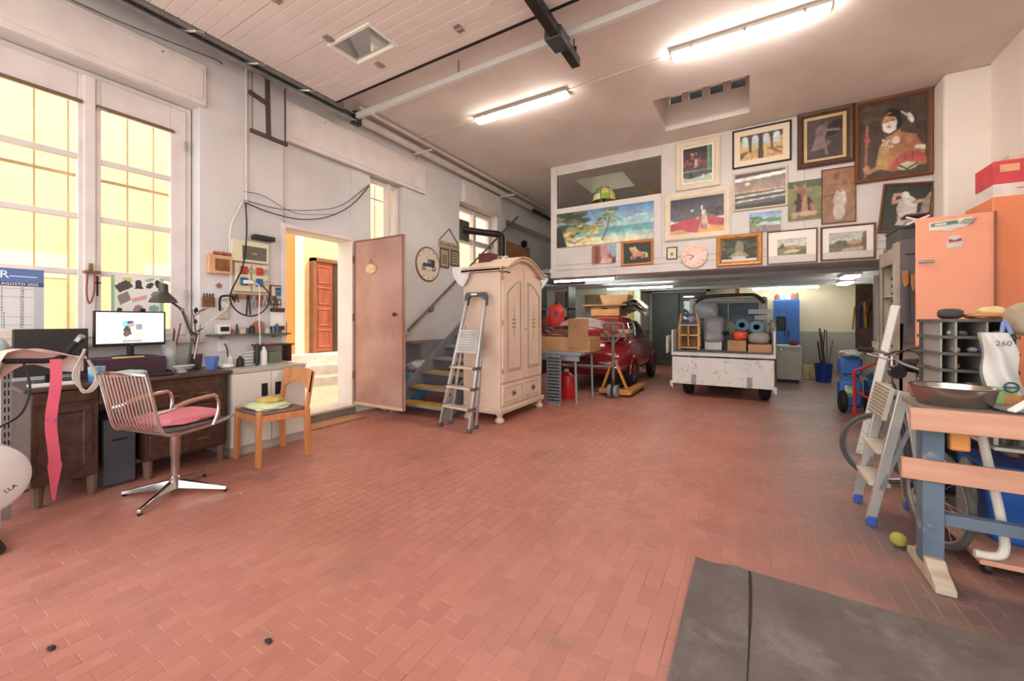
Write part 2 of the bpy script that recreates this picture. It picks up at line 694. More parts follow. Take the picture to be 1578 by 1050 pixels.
for (x, y) in tile_boxes():
    d = camF.dot((x, y + tl / 2)); l = camR.dot((x, y + tl / 2))
    seen = 0
    if d > 0.3:
        px, py = 789 + 622.6 * l / d, 495 + 622.6 * 1.2 / d
        if 0 < px < 1578 and py < 1050 and not (x > -0.25 and y < 2.25):
            seen = 1 / d ** 3
    rank.append((seen, x, y))
rank.sort(key=lambda t: -t[0])
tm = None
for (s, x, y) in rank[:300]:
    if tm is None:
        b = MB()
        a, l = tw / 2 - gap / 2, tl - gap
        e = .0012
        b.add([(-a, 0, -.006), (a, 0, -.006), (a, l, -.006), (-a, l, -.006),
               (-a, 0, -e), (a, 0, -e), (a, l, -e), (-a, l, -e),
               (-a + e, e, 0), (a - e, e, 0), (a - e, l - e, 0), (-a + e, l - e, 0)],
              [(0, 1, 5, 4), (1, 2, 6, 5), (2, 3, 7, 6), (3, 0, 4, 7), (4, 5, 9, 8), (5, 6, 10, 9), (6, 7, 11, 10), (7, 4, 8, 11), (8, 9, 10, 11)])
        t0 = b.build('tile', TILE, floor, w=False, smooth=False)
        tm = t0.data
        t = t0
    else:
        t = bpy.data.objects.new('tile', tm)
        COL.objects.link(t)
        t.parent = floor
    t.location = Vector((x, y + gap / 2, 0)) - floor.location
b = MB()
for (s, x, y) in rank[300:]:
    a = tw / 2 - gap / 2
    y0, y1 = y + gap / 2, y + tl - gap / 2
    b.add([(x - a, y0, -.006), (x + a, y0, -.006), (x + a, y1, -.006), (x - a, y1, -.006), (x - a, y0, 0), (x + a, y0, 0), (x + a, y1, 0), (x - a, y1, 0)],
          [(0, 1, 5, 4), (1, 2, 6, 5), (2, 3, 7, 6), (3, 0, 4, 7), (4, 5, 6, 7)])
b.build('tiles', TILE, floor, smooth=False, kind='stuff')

# ---- left wall with openings (window_1, doorway, window_3, window_2)
def lw(b, y0, y1, z0, z1, x1=XL, x0=-4.74):
    b.box(x0, x1, y0, y1, z0, z1)
b = MB()
lw(b, YF, .22, 0, ZC); lw(b, .22, 1.785, 0, 1.02); lw(b, .22, 1.785, 3.22, ZC)
lw(b, 1.785, 2.57, 0, ZC); lw(b, 2.57, 4.36, 3.20, ZC)
lw(b, 2.57, 3.47, 2.24, 3.20, x1=-4.49); lw(b, 3.47, 3.78, 0, 3.20, x1=-4.47)
lw(b, 3.78, 4.36, 0, 2.25); lw(b, 4.36, 5.72, .9, ZC); lw(b, 5.72, 6.97, .9, 1.9); lw(b, 5.72, 6.97, 3.34, ZC)
lw(b, 6.97, 7.32, .9, ZC); lw(b, 7.32, YB, 3.36, ZC, x0=-4.9)
lw(b, 7.32, YB, .9, 3.36, x1=-4.75, x0=-4.9)
wall_l = struct(b.build('wall_left', WALL, smooth=False))
b = MB()
lw(b, 4.36, 7.32, 0, .9); lw(b, 7.32, YB, 0, .9, x1=-4.75, x0=-4.9)
b.build('dado', GREYP, wall_l, smooth=False)
# low stone threshold in the doorway
STONE = mat('grey_stone', '#8d8782', 0.6, var=.12, scale=12, bump=.1)
STONEL = mat('pale_stone', '#d8cdbd', 0.6, var=.08, scale=8)
b = box(-4.74, -4.40, 2.55, 3.49, 0, .095); b.m = 1; b.box(-4.76, -4.385, 2.545, 3.495, .095, .12)
struct(b.build('trim_1', [STONE, STONEL], bev=.004), 'grey stone door step with a pale worn slab on top')

# ---- other walls, ceiling
b = MB()
b.box(XR, 2.6, YF, 6.19, 0, ZC)
struct(b.build('wall_right', WALLC, smooth=False))
struct(box(1.83, 2.6, 6.19, 6.52, 0, ZC).build('wall_pillar', WALLC, bev=.03), 'square cream pillar with rounded edges closing the picture wall')
b = box(2.2, 2.6, 6.52, YB, .95, ZC); b.m = 1; b.box(2.2, 2.6, 6.52, YB, 0, .95)
struct(b.build('wall_garage_side', [mat('beige_wall_paint', '#cdc2a8', .8, var=.05, scale=2), mat('grey_wall_base', '#9a968d', .7, var=.08, scale=2)], smooth=False))
b = box(-4.9, 2.6, YB, YB + .3, .95, ZC); b.m = 1; b.box(-4.9, 2.6, YB, YB + .3, 0, .95)
struct(b.build('wall_back', [MATS['beige_wall_paint'], MATS['grey_wall_base']], smooth=False))

# ceiling slab with a vent shaft and, over the mezzanine, a skylight shaft
sk1 = (-1.03, 0.0, 5.14, 6.06); sk2 = (-2.87, -1.97, 7.3, 8.2)
b = MB()
for (x0, x1, y0, y1) in ((-4.9, 2.6, YF, 5.14), (-4.9, -1.03, 5.14, 6.06), (0, 2.6, 5.14, 6.06), (-4.9, 2.6, 6.06, 7.3), (-4.9, -2.87, 7.3, 8.2), (-1.97, 2.6, 7.3, 8.2), (-4.9, 2.6, 8.2, YB)):
    b.box(x0, x1, y0, y1, ZC, ZC + .25)
for (x0, x1, y0, y1), top in ((sk1, 4.5), (sk2, 4.5)):
    b.box(x0 - .12, x0, y0 - .12, y1 + .12, ZC + .25, top); b.box(x1, x1 + .12, y0 - .12, y1 + .12, ZC + .25, top)
    b.box(x0, x1, y0 - .12, y0, ZC + .25, top)
    if top and y0 > 7:
        b.box(x0, x1, y1, y1 + .12, ZC + .25, top)
b.box(-1.15, .12, 6.06, 6.18, ZC + .25, 4.26)
b.box(-1.15, .12, 5.0, 6.18, 4.5, 4.6)
for k in range(5):
    x = -1.03 + k * .2575
    b.box(x - .045, x + .045, 6.06, 6.18, 4.26, 4.5)
b.box(-1.15, .12, 6.06, 6.18, 4.42, 4.5)
ceil = struct(b.build('ceiling', CEIL, smooth=False))
box(-1.2, .2, 6.3, 6.33, 4.1, 4.6).build('vent_backing', DARKM, ceil)
skylight = sthing('window_5', (-2.42, 7.75, 4.5), 'square roof light over the mezzanine')
box(-3.0, -1.85, 7.18, 8.32, 4.5, 4.512).build('pane', glass('roof_glass', '#a4a89e', .05, .85), skylight)

# front lintel over the open garage doorway and the ground outside
b = box(-4.9, 2.6, YF - .35, YF, 3.6, 4.15); struct(b.build('wall_front', WALL, smooth=False))
struct(box(-30, 30, -30, YF, -.25, -.012).build('ground_outside', mat('pale_bounce_ground', '#d2cdc6', .9, var=.05, scale=3)))  # unseen ground, made pale to bounce daylight up to the ceiling

# ---- mezzanine: slab, beams under it, picture wall
b = MB()
b.box(-3.05, 2.2, YM + .02, YB, ZM0 + .1, ZM1); b.box(-4.75, -3.05, 8.9, YB, ZM0 + .1, ZM1)
mez = struct(b.build('ceiling_mezzanine', mat('pale_grey_soffit', '#e6e6e4', .6, var=.05, scale=2), smooth=False))
for y in (7.0, 8.3, 9.6, 10.9):
    bb = MB(); bb.box(-3.05, 2.2, y - .05, y + .05, ZM0 + .035, ZM0 + .045); bb.box(-3.05, 2.2, y - .006, y + .006, ZM0 + .045, ZM0 + .1)
    bb.build('beam', mat('grey_steel_beam', '#cfd3d7', .5, var=.05), mez)
BOARD = mat('white_board', '#d3ccc8', 0.6, var=.05, scale=2.5)
b = MB()
y0, y1 = YM, YM + .04
b.box(-2.99, -2.9, y0, y1, ZM1, ZC); b.box(-2.9, -1.168, y0, y1, ZM1 + .05, 3.16); b.box(-2.9, -1.168, y0, y1, 3.745, ZC)
b.box(-1.168, 1.83, y0, y1, ZM1 + .05, ZC)
wm = struct(b.build('wall_mezzanine', BOARD, smooth=False))
bb = MB(); bb.box(-3.0, 1.40, YM - .012, y1, ZM0, 2.075); bb.build('fascia_board', BOARD, wm, bev=.004)
bb = MB(); bb.box(-3.0, 1.83, YM - .004, y1, 2.08, 2.165); bb.build('trim_board', BOARD, wm, bev=.003)
for x in (-1.16, 0.62):
    box(x - .002, x + .002, YM - .003, YM, 2.17, ZC).build('panel_joint', mat('joint_grey', '#9b938f', .8), wm)
# left post and right return of the mezzanine front
bb = box(-3.02, -2.9, YM - .015, YM + .06, ZM0, ZC); bb.build('post', BOARD, wm, bev=.004)

# partition behind the car and the steel door to its right
b = MB(); b.box(-4.75, -2.35, 10.3, 10.4, 0, ZM0 + .1)
struct(b.build('wall_partition', mat('pale_green_white_wall', '#d3d6c8', .7, var=.05, scale=2), smooth=False))
d4 = sthing('door_3', (-1.6, 11.5, 0), 'dark green-grey metal door at the back behind the red car')
DG = mat('dark_green_grey_door', '#4c5552', .45, var=.12, scale=3)
b = MB(); b.box(-2.3, -1.62, 11.5, 11.56, 0, 1.95); b.build('leaf', DG, d4, bev=.005)
b = MB(); b.box(-1.6, -.95, 11.5, 11.56, 0, 1.95); b.build('leaf', DG, d4, bev=.005)
b = MB(); b.box(-1.5, -1.05, 11.49, 11.5, 1.25, 1.85); b.build('glazing', glass('frosted_door_glass', '#b9c4c4', .3, .3), d4)
b = MB(); b.box(-2.36, -2.3, 11.44, 11.6, 0, 2.02); b.box(-.95, -.88, 11.44, 11.6, 0, 2.02); b.box(-2.36, -.88, 11.44, 11.6, 1.95, 2.02); b.build('door_frame', mat('grey_door_frame', '#a7a6a0', .5), d4)

# ---- shutter boxes (proud of the left wall)
def shutter(y0, y1, z0, z1, name, label, proud=.05):
    t = sthing(name, (XL, (y0 + y1) / 2, z0), label)
    b = box(XL - .02, XL + proud, y0, y1, z0, z1); b.build('casing', PAINTW, t, bev=.006)
    b = box(XL + proud, XL + proud + .008, y0 + .03, y1 - .03, z0 + .05, z1 - .04); b.build('cover_panel', PAINTW, t, bev=.002)
    b = MB()
    for f in (.2, .8):
        b.lathe([(0, 0), (.008, 0), (.008, .006), (0, .006)], (XL + proud + .008, y0 + (y1 - y0) * f, z1 - .06), 8, 'X')
    b.build('screw', STEEL, t)
    return t
shutter(.15, 1.82, 3.215, 3.60, 'trim_2', 'long white roller shutter box above the big window')
shutter(2.60, 4.81, 3.20, 3.64, 'trim_3', 'white roller shutter box above the courtyard doorway')
shutter(5.80, 7.05, 3.34, 3.74, 'trim_4', 'small white roller shutter box above the stair window')

# ---- window_1 : two tall casements, four panes each
GLASS = glass('window_glass', '#ffffff', 0.05)
XW = -4.62
w1 = sthing('window_1', (XW, 1.0, 1.02), 'tall white two-leaf window behind the desk')
def rect(b, y0, y1, z0, z1, t, x0, x1):
    b.box(x0, x1, y0, y0 + t, z0, z1); b.box(x0, x1, y1 - t, y1, z0, z1); b.box(x0, x1, y0 + t, y1 - t, z0, z0 + t); b.box(x0, x1, y0 + t, y1 - t, z1 - t, z1)
b = MB(); rect(b, .24, 1.775, 1.03, 3.215, .045, XW - .07, XW + .02); b.build('window_frame', PAINTW, w1, bev=.004)
b = box(XW - .02, XW + .055, 1.045, 1.115, 1.07, 3.17); b.build('meeting_stile', PAINTW, w1, bev=.008)
for (y0, y1) in ((.285, 1.06), (1.10, 1.73)):
    b = MB()
    gy0, gy1 = (y0 + .11, 1.015) if y0 < 1 else (1.15, 1.612)
    b.box(XW - .02, XW + .035, y0, gy0, 1.07, 3.17); b.box(XW - .02, XW + .035, gy1, y1, 1.07, 3.17)
    b.box(XW - .02, XW + .035, gy0, gy1, 1.07, 1.13); b.box(XW - .02, XW + .035, gy0, gy1, 2.945, 3.17)
    ca = b.build('casement', PAINTW, w1, bev=.006)
    zs = [1.13, 1.59, 2.035, 2.51, 2.945]
    for z in zs[1:4]:
        box(XW - .012, XW + .03, gy0 - .005, gy1 + .005, z - .022, z + .022).build('muntin', PAINTW, ca, bev=.006)
    for k in range(4):
        box(XW, XW + .004, gy0 - .004, gy1 + .004, zs[k] - .004, zs[k + 1] + .004).build('pane', GLASS, ca)
    bl = MB(); bl.tube([(XW + .05, gy0 - .03, 2.945), (XW + .05, gy1 + .02, 2.945)], .014, 10)
    bl.build('roller_blind', mat('brown_blind', '#7a6650', .8), ca)
b = MB()
for z in (1.4, 2.8):
    b.tube([(XW + .045, 1.725, z), (XW + .045, 1.725, z + .09)], .008, 8)
b.tube([(XW + .06, 1.12, 2.93), (XW + .075, 1.16, 2.925), (XW + .075, 1.2, 2.92)], .006, 6)
b.build('hinge', STEEL, w1)
struct(box(-4.62, -4.40, .20, 1.80, 1.0, 1.03).build('trim_5', mat('marble_sill', '#cfc6bd', .4, var=.06), bev=.004), 'pale stone sill of the big window')
# outside grille in front of window_1 : upright bars and rails
gr = thing('window_grille', 'slim pale upright bars outside the tall window', 'grille', (-4.86, 1.0, 1.05))
BARM = mat('pale_bar_paint', '#cdb88f', .6)  # one even pale paint for all bars
for k in range(9):
    y = .28 + k * .185
    MB().tube([(-4.86, y, 1.04), (-4.86, y, 3.2)], .006, 6).build('bar', BARM, gr)
for z in (2.42,):
    box(-4.868, -4.852, .22, 1.785, z - .012, z + .012).build('rail', BARM, gr)

# ---- window_3 : barred light beside the doorway, window_2 : over the stairs
w3 = sthing('window_3', (-4.55, 4.07, 2.25), 'narrow barred window above the open metal door')
b = MB(); rect(b, 3.79, 4.35, 2.26, 3.19, .05, -4.60, -4.53); b.box(-4.60, -4.50, 4.12, 4.18, 2.26, 3.19); b.build('window_frame', PAINTW, w3, bev=.005)
box(-4.57, -4.566, 3.84, 4.12, 2.31, 3.14).build('pane', GLASS, w3); box(-4.57, -4.566, 4.18, 4.30, 2.31, 3.14).build('pane', GLASS, w3)
for k in range(4):
    MB().tube([(-4.75, 3.84 + k * .085, 2.26), (-4.75, 3.84 + k * .085, 3.19)], .009, 6).build('bar', PAINTW, w3)
box(-4.757, -4.743, 3.79, 4.35, 2.98, 3.0).build('rail', PAINTW, w3)
w2 = sthing('window_2', (-4.6, 6.35, 1.9), 'white stair window with a stove pipe passing through it')
b = MB(); rect(b, 5.74, 6.95, 1.92, 3.32, .07, -4.68, -4.60); b.box(-4.68, -4.58, 6.33, 6.41, 1.92, 3.32); b.box(-4.675, -4.59, 5.8, 6.9, 2.66, 2.76); b.build('window_frame', PAINTW, w2, bev=.005)
for (y0, y1) in ((5.81, 6.33), (6.41, 6.88)):
    for (z0, z1) in ((1.99, 2.66), (2.76, 3.25)):
        box(-4.64, -4.636, y0, y1, z0, z1).build('pane', GLASS, w2)

# ---- doorway frame and the open metal door
d1 = sthing('door_1', (-4.43, 3.47, .12), 'reddish-brown sheet metal door standing open into the room')
RUST = mat('reddish_brown_metal', '#b8948b', 0.42, second='#9d7369', scale=1.6, bump=.05, bscale=6, dirt=('#7a4a3a', 3.0, .60, .45))
RUSTE = mat('door_edge_brown', '#8d5d45', .5, var=.1)
dy = 3.485
b = box(-4.42, -3.545, dy, dy + .035, .125, 2.235); b.build('leaf', RUST, d1, bev=.003)
b = MB(); b.ring((-4.42, dy, .125), (1, 0, 0), (0, 0, 1), (0, -1, 0), .875, 2.11, [(0, 0), (0, .006), (.018, .006), (.02, 0)]); b.build('edge_strip', RUSTE, d1)
box(-4.41, -3.55, dy - .012, dy, .125, .16).build('weather_strip', mat('pale_wood_strip', '#d9bf9c', .6), d1, bev=.003)
b = MB(); b.lathe([(0, -.05), (.018, -.05), (.026, -.035), (.018, -.02), (.009, -.018), (.009, 0)], (-3.665, dy, 1.28), 14, 'Y'); b.build('door_knob', mat('bronze', '#6d5030', .35, .8), d1)
b = MB(); b.lathe([(0, -.006), (.016, -.006), (.018, 0)], (-3.645, dy, 1.09), 14, 'Y'); b.build('lock_cylinder', mat('brass', '#d7b777', .3, .8), d1)
b = MB()
for z in (.45, 1.2, 1.95):
    b.tube([(-4.428, dy - .012, z), (-4.428, dy - .012, z + .1)], .011, 8)
b.build('hinge', RUSTE, d1)
b = MB(); b.box(-4.47, -4.425, 2.545, 2.59, .12, 2.285); b.box(-4.47, -4.43, 3.455, 3.485, .12, 2.285); b.box(-4.47, -4.425, 2.59, 3.455, 2.24, 2.285); b.build('door_frame', PAINTW, d1, bev=.004)

# ---- courtyard seen through windows and doorway
OCH = mat('courtyard_ochre_wall', '#f0cf9a', .9, var=.05, scale=1)
OCH2 = mat('courtyard_cream_wall', '#f3e3bd', .9, var=.04, scale=1)
struct(box(-14, -4.74, -6, 14, -.25, .03).build('ground_courtyard', mat('courtyard_paving', '#d9c6a6', .8, var=.08, scale=3)))
cw = struct(box(-7.9, -7.6, -3, 12, 0, 5.2).build('wall_courtyard', OCH, smooth=False))
box(-7.62, -7.585, -3, 4.2, 1.75, 2.05).build('string_course', OCH2, cw)
for (ya, yb, zb) in ((.0, .75, 2.7), (1.6, 2.35, 2.7)):
    box(-7.61, -7.56, ya, yb, 1.05, zb).build('shutter', mat('courtyard_shutter', '#e6c49a', .7, var=.1, stretch=(1, 1, 12)), cw, bev=.01)
box(-7.615, -7.55, 4.60, 4.78, .1, 3.6).build('pilaster', OCH2, cw)
box(-7.605, -7.57, 3.2, 4.60, .1, 3.6).build('dimmed_orange_wall', mat('courtyard_dimmed_orange', '#cf8748', .9, var=.05, scale=1), cw)  # orange wall, its colour deepened for the weaker light near the door
d5 = sthing('door_2', (-7.5, 5.3, .55), 'reddish wooden panel door across the courtyard')
RWOOD = wood('red_wood_door', '#a3583f', '#86432f', .5, (8, 8, 1))
b = MB(); b.box(-7.56, -7.5, 4.98, 5.38, .58, 2.4); b.build('leaf', RWOOD, d5)
for k in range(4):
    MB().ring((-7.5, 5.03, .66 + k * .43), (0, 1, 0), (0, 0, 1), (1, 0, 0), .30, .37, [(0, 0), (.012, .012), (.03, .012), (.045, -.004)]).build('panel', RWOOD, d5)
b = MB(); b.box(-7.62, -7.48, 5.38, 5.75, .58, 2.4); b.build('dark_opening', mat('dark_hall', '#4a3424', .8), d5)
b = MB(); b.box(-7.6, -7.46, 4.92, 4.98, .55, 2.46); b.box(-7.6, -7.46, 4.92, 5.8, 2.4, 2.47); b.build('door_frame', mat('brown_frame', '#8a5b3c', .6), d5)
st = sthing('trim_6', (-7.2, 5.2, 0), 'rounded pale stone steps across the courtyard')
for k, (r, z) in enumerate(((1.15, .20), (.85, .38), (.58, .56))):
    pts = [(-7.6 + r * math.cos(a), 5.15 + (r + .1) * math.sin(a)) for a in [PI * (j / 14 - .5) for j in range(15)]]
    MB().prism(pts, z - .2, z, 'XY').build('step', STONEL, st, bev=.02)
# ================================================================== OVERHEAD
# ---- raised sectional garage door
gd = thing('sectional_garage_door', 'white ribbed sectional garage door rolled up flat under the ceiling', 'garage door', (-1.1, 1.3, 3.72))
PAN = mat('white_ribbed_panel', '#e3d8d4', 0.5, var=.03, scale=2)
GX0, GX1 = -4.10, 1.95
def prof(y0, y1):
    z0, z1 = 3.725, 3.765
    pts = [(y0, z1), (y0, z0)]
    n = max(1, round((y1 - y0) / .098))
    for k in range(n):
        a = y0 + (y1 - y0) * k / n
        b_ = y0 + (y1 - y0) * (k + 1) / n
        pts += [(a + .003, z0), (b_ - .008, z0)]
        if k < n - 1:
            pts += [(b_ - .006, z0 + .006), (b_ + .0005, z0 + .006)]
    pts += [(y1 - .002, z0), (y1, z1)]
    return pts
edges = [2.98, 2.77, 2.28, 1.79, 1.30, .81, .32, -.17]
wins = [(-3.30, -2.80), (-1.75, -1.25), (-.2, .3)]
for k in range(len(edges) - 1):
    y1, y0 = edges[k] - .002, edges[k + 1] + .002
    b = MB()
    if k == 1:
        xs = [GX0] + [q for w_ in wins for q in w_] + [GX1]
        for i in range(0, len(xs), 2):
            b.prism(prof(y0, y1), xs[i], xs[i + 1], 'YZ')
        for (xa, xb) in wins:
            b.box(xa, xb, y0, 2.355, 3.725, 3.765); b.box(xa, xb, 2.635, y1, 3.725, 3.765)
    else:
        b.prism(prof(y0, y1), GX0, GX1, 'YZ')
    sec = b.build('section', PAN, gd, smooth=False)
    if k == 1:
        for (xa, xb) in wins:
            f = MB().ring((xa - .03, 2.665, 3.726), (1, 0, 0), (0, -1, 0), (0, 0, -1), xb - xa + .06, .34, [(0, 0), (.004, .012), (.026, .014), (.034, 0), (.034, -.03)]).build('window_frame', WHITEPL, sec)
            box(xa, xb, 2.355, 2.635, 3.74, 3.745).build('pane', glass('acrylic_pane', '#e8e6dc', .35), sec)
box(GX0, GX1, 2.978, 3.0, 3.715, 3.77).build('bottom_seal', BLACKR, gd)
for (y, xs) in ((2.77, (-3.14, -2.16, -1.2, -.2, .8)), (2.28, (-3.24, -2.2, -1.2, -.2)), (1.79, (-3.2, -2.2, -1.2)), (1.30, (-3.2, -2.2))):
    for x in xs:
        b = MB(); b.box(x - .03, x + .03, y - .045, y - .006, 3.717, 3.726); b.box(x - .03, x + .03, y + .006, y + .045, 3.717, 3.726)
        b.tube([(x - .035, y, 3.716), (x + .035, y, 3.716)], .008, 8); b.build('hinge', mat('zinc_hinge', '#a89a90', .4, .6), gd)

# ---- door tracks, shaft, opener
tr = thing('door_track', 'galvanised steel door track running along the left wall top', 'track', (-4.2, 1.4, 3.66))
b = MB(); x = -4.2
b.prism([(x - .035, 3.66), (x + .035, 3.66), (x + .035, 3.672), (x - .025, 3.672), (x - .025, 3.735), (x + .035, 3.735), (x + .035, 3.747), (x - .035, 3.747)], YF, 3.32, 'XZ'); b.build('rail', STEEL, tr)
b = MB(); b.prism([(x + .05, 3.70), (x + .085, 3.70), (x + .085, 3.78), (x + .05, 3.78)], YF, 3.1, 'XZ'); b.build('angle_bracket', mat('olive_steel', '#8f8f86', .5, .3), tr)
for y in (.55, 1.1, 1.62, 2.13, 2.66):
    b = MB(); b.tube([(x, y - .05, 3.70), (x + .09, y, 3.70), (x + .09, y + .06, 3.72)], .012, 8); b.lathe([(0, -.015), (.028, -.015), (.028, .015), (0, .015)], (x - .01, y - .05, 3.70), 12, 'X')
    b.build('roller', mat('zinc_roller', '#c3cac6', .35, .7), tr)
for y in (.9, 2.4):
    b = MB(); b.tube([(x, y, 3.74), (x, y, ZC)], .008, 6); b.build('hanger', STEEL, tr)
cr = thing('cross_rail', 'pale steel cross rail hung under the ceiling near the lifted door', 'rail', (-1.0, 3.33, 3.70))
b = MB(); b.prism([(3.305, 3.70), (3.355, 3.70), (3.355, 3.76), (3.345, 3.76), (3.345, 3.71), (3.315, 3.71), (3.315, 3.76), (3.305, 3.76)], -4.2, 1.95, 'YZ'); b.build('channel', mat('light_steel', '#e0dfdc', .4, .15, var=.03), cr)
b = MB(); b.box(-4.25, -4.17, 3.29, 3.40, 3.64, 3.79); b.build('end_bracket', BLACK, cr, bev=.006)
for xx in (-2.6, .6):
    MB().tube([(xx, 3.33, 3.76), (xx, 3.33, ZC)], .008, 6).build('hanger', STEEL, cr)
op = thing('door_opener', 'dark garage door opener on a short rail above the cross rail', 'opener', (-1.42, 3.2, 3.66))
b = MB(); b.prism([(-1.46, 3.68), (-1.38, 3.68), (-1.38, 3.76), (-1.46, 3.76)], 2.6, 3.62, 'XZ', off=(0,0,-.07)); b.build('guide_rail', DARKM, op)
b = box(-1.52, -1.36, 3.12, 3.34, 3.60, 3.70); b.build('motor_box', mat('charcoal_plastic', '#45474b', .5), op, bev=.015)
b = MB(); b.tube([(-1.42, 3.56, 3.70), (-1.42, 3.56, ZC)], .006, 6); b.tube([(-1.42, 3.60, 3.66), (-1.42, 3.60, 3.80)], .012, 6); b.build('hanger', DARKM, op)
b = MB(); b.bar((-1.44, 2.96, 3.71), (-1.5, 3.15, 3.66), .03, .012); b.build('pull_arm', STEEL, op)

# ---- pipes and conduits along the left wall top
def pipe(name, label, pts, r, m, cat='pipe', n=10, smooth=0):
    return tag(MB().tube(pts, r, n, smooth).build(name, m), label, cat)
PIPEW = mat('white_pipe', '#ddd2ca', .5, var=.06)
pipe('ceiling_pipe', 'fat white pipe along the top of the left wall', [(-4.33, 3.40, 3.80), (-4.33, 8.3, 3.80)], .055, PIPEW, n=14)
pipe('ceiling_pipe', 'slim white pipe beside the fat one under the ceiling', [(-4.18, 3.36, 3.86), (-4.18, 8.9, 3.86)], .025, PIPEW)
for y, lab in ((4.55, 'near'), (7.0, 'far')):
    t = thing('pipe_bracket', 'white cross bracket holding the ceiling pipe at its %s end' % lab, 'bracket', (-4.3, y, 3.74))
    MB().bar((-4.44, y, 3.735), (-4.05, y, 3.735), .03, .02).build('arm', PIPEW, t)
    MB().tube([(-4.36, y, 3.735), (-4.36, y, 3.65)], .008, 6).build('pin', STEEL, t)
pipe('junction_pipe', 'dark pipe end leaving the ceiling corner by the mezzanine', [(-4.25, 8.2, 3.72), (-4.25, 9.2, 3.72)], .045, DARKM)
pipe('wall_conduit', 'thin white conduit running up the wall over the sockets', [(-4.437, 2.185, 2.40), (-4.437, 2.185, 3.80)], .012, PIPEW)
b = MB()
b.tube([(-4.43, 2.16, 2.41), (-4.41, 2.4, 2.36), (-4.41, 2.75, 2.36), (-4.42, 3.1, 2.47), (-4.43, 3.45, 2.70), (-4.44, 3.74, 3.03)], .006, 6, 5)
b.tube([(-4.43, 2.16, 2.43), (-4.41, 2.5, 2.42), (-4.41, 2.9, 2.50), (-4.42, 3.3, 2.66), (-4.44, 3.74, 3.05)], .004, 6, 5)
b.tube([(-4.43, 2.16, 2.52), (-4.42, 2.35, 2.52), (-4.42, 2.7, 2.42), (-4.42, 3.2, 2.52)], .003, 6, 5)
tag(b.build('cable_bundle', mat('dark_cable', '#3c3836', .6)), 'dark cables drooping across the wall above the doorway', 'cable')
pipe('cable', 'bunch of thin cables sagging above the big window shutter box', [(-4.40, .6, 3.62), (-4.36, 1.1, 3.60), (-4.34, 1.5, 3.625), (-4.33, 1.85, 3.66), (-4.40, 1.95, 3.69)], .006, mat('grey_cable', '#6b6560', .6), 'cable', 6, 5)
# hanging metal stand (rusty angle-iron bracket)
t = thing('hanging_bracket', 'rusty angle-iron bracket hanging by the door track', 'bracket', (-4.32, 2.33, 3.1))
RI = mat('rusty_iron', '#5d4b43', .6, .3, var=.15)
for p0, p1 in (((-4.32, 2.325, 3.90), (-4.32, 2.345, 3.13)), ((-4.32, 2.15, 3.50), (-4.32, 2.325, 3.46)), ((-4.32, 2.165, 3.12), (-4.32, 2.54, 3.11))):
    b = MB().bar(p0, p1, .035, .035, up=(1, 0, 0)); b.build('iron_bar', RI, t)
MB().tube([(-4.32, 2.52, 3.12), (-4.32, 2.515, 3.90)], .008, 6).build('rod', RI, t)
MB().tube([(-4.32, 2.185, 3.13), (-4.32, 2.18, 3.90)], .004, 6).build('wire', RI, t)

# ---- lights
TUBE = emit('lit_diffuser', '#fff4e6', 34.0)
TUBE2 = emit('lit_diffuser_bright', '#fff6ec', 72.0)
TUBEC = emit('lit_tube_cool', '#f6faf0', 48.0)
def batten(x0, x1, y, z, w, m, label, hm, group=None):
    t = thing('ceiling_light', label, 'light', ((x0 + x1) / 2, y, z), 0, group)
    b = MB().prism([(y - w / 2, z + .03), (y - w / 2 + .008, z + .07), (y + w / 2 - .008, z + .07), (y + w / 2, z + .03)], x0, x1, 'YZ'); b.build('housing', hm, t, bev=.005)
    b = MB().prism([(y - w / 2 + .006, z + .03), (y - w / 2 + .016, z + .006), (y - w / 2 + .035, z), (y + w / 2 - .035, z), (y + w / 2 - .016, z + .006), (y + w / 2 - .006, z + .03)], x0 + .015, x1 - .015, 'YZ'); b.build('diffuser', m, t, bev=.004)
    for f in (.15, .5, .85):
        xx = x0 + (x1 - x0) * f
        for s in (-1, 1):
            box(xx - .012, xx + .012, y + s * w / 2 - .006, y + s * w / 2 + .006, z + .012, z + .045).build('clip', STEEL, t)
    return t
LGREY = mat('light_grey_plastic', '#b9b3a9', .5)
batten(-3.13, -1.82, 4.40, 3.83, .15, TUBE, 'grey-edged fluorescent light nearer the left wall', LGREY)
batten(-.675, .60, 4.32, 3.83, .15, TUBE2, 'white fluorescent light nearer the right pillar', WHITEPL)
pipe('ceiling_conduit', 'thin conduit on the ceiling between the two big lights', [(-1.82, 4.39, 3.89), (-.675, 4.34, 3.89)], .010, PIPEW)
pipe('ceiling_conduit', 'thin conduit on the ceiling from the grey light to the wall', [(-4.2, 4.42, 3.89), (-3.13, 4.41, 3.89)], .010, PIPEW)
def tube_light(x0, x1, y, z, label, m=None):
    t = thing('tube_light', label, 'light', ((x0 + x1) / 2, y, z))
    box(x0, x1, y - .03, y + .03, z + .02, z + .05).build('housing', WHITEPL, t, bev=.004)
    MB().tube([(x0 + .02, y, z + .005), (x1 - .02, y, z + .005)], .016, 10).build('tube', m or TUBEC, t)
    for xx in (x0, x1 - .02):
        box(xx, xx + .02, y - .018, y + .018, z - .015, z + .03).build('socket', WHITEPL, t)
tube_light(-3.40, -2.15, 7.45, 1.985, 'fluorescent tube under the mezzanine edge above the table')
tube_light(-2.95, -1.45, 9.5, 1.955, 'fluorescent tube above the cartons on the red car')
tube_light(-.6, .7, 8.6, 3.83, 'added fill tube on the mezzanine ceiling, unseen behind the picture wall', TUBE)  # added lamp, out of sight; brightens the space behind the mezzanine opening
tube_light(.05, 1.35, 11.2, 1.955, 'fluorescent tube above the blue metal cabinet')
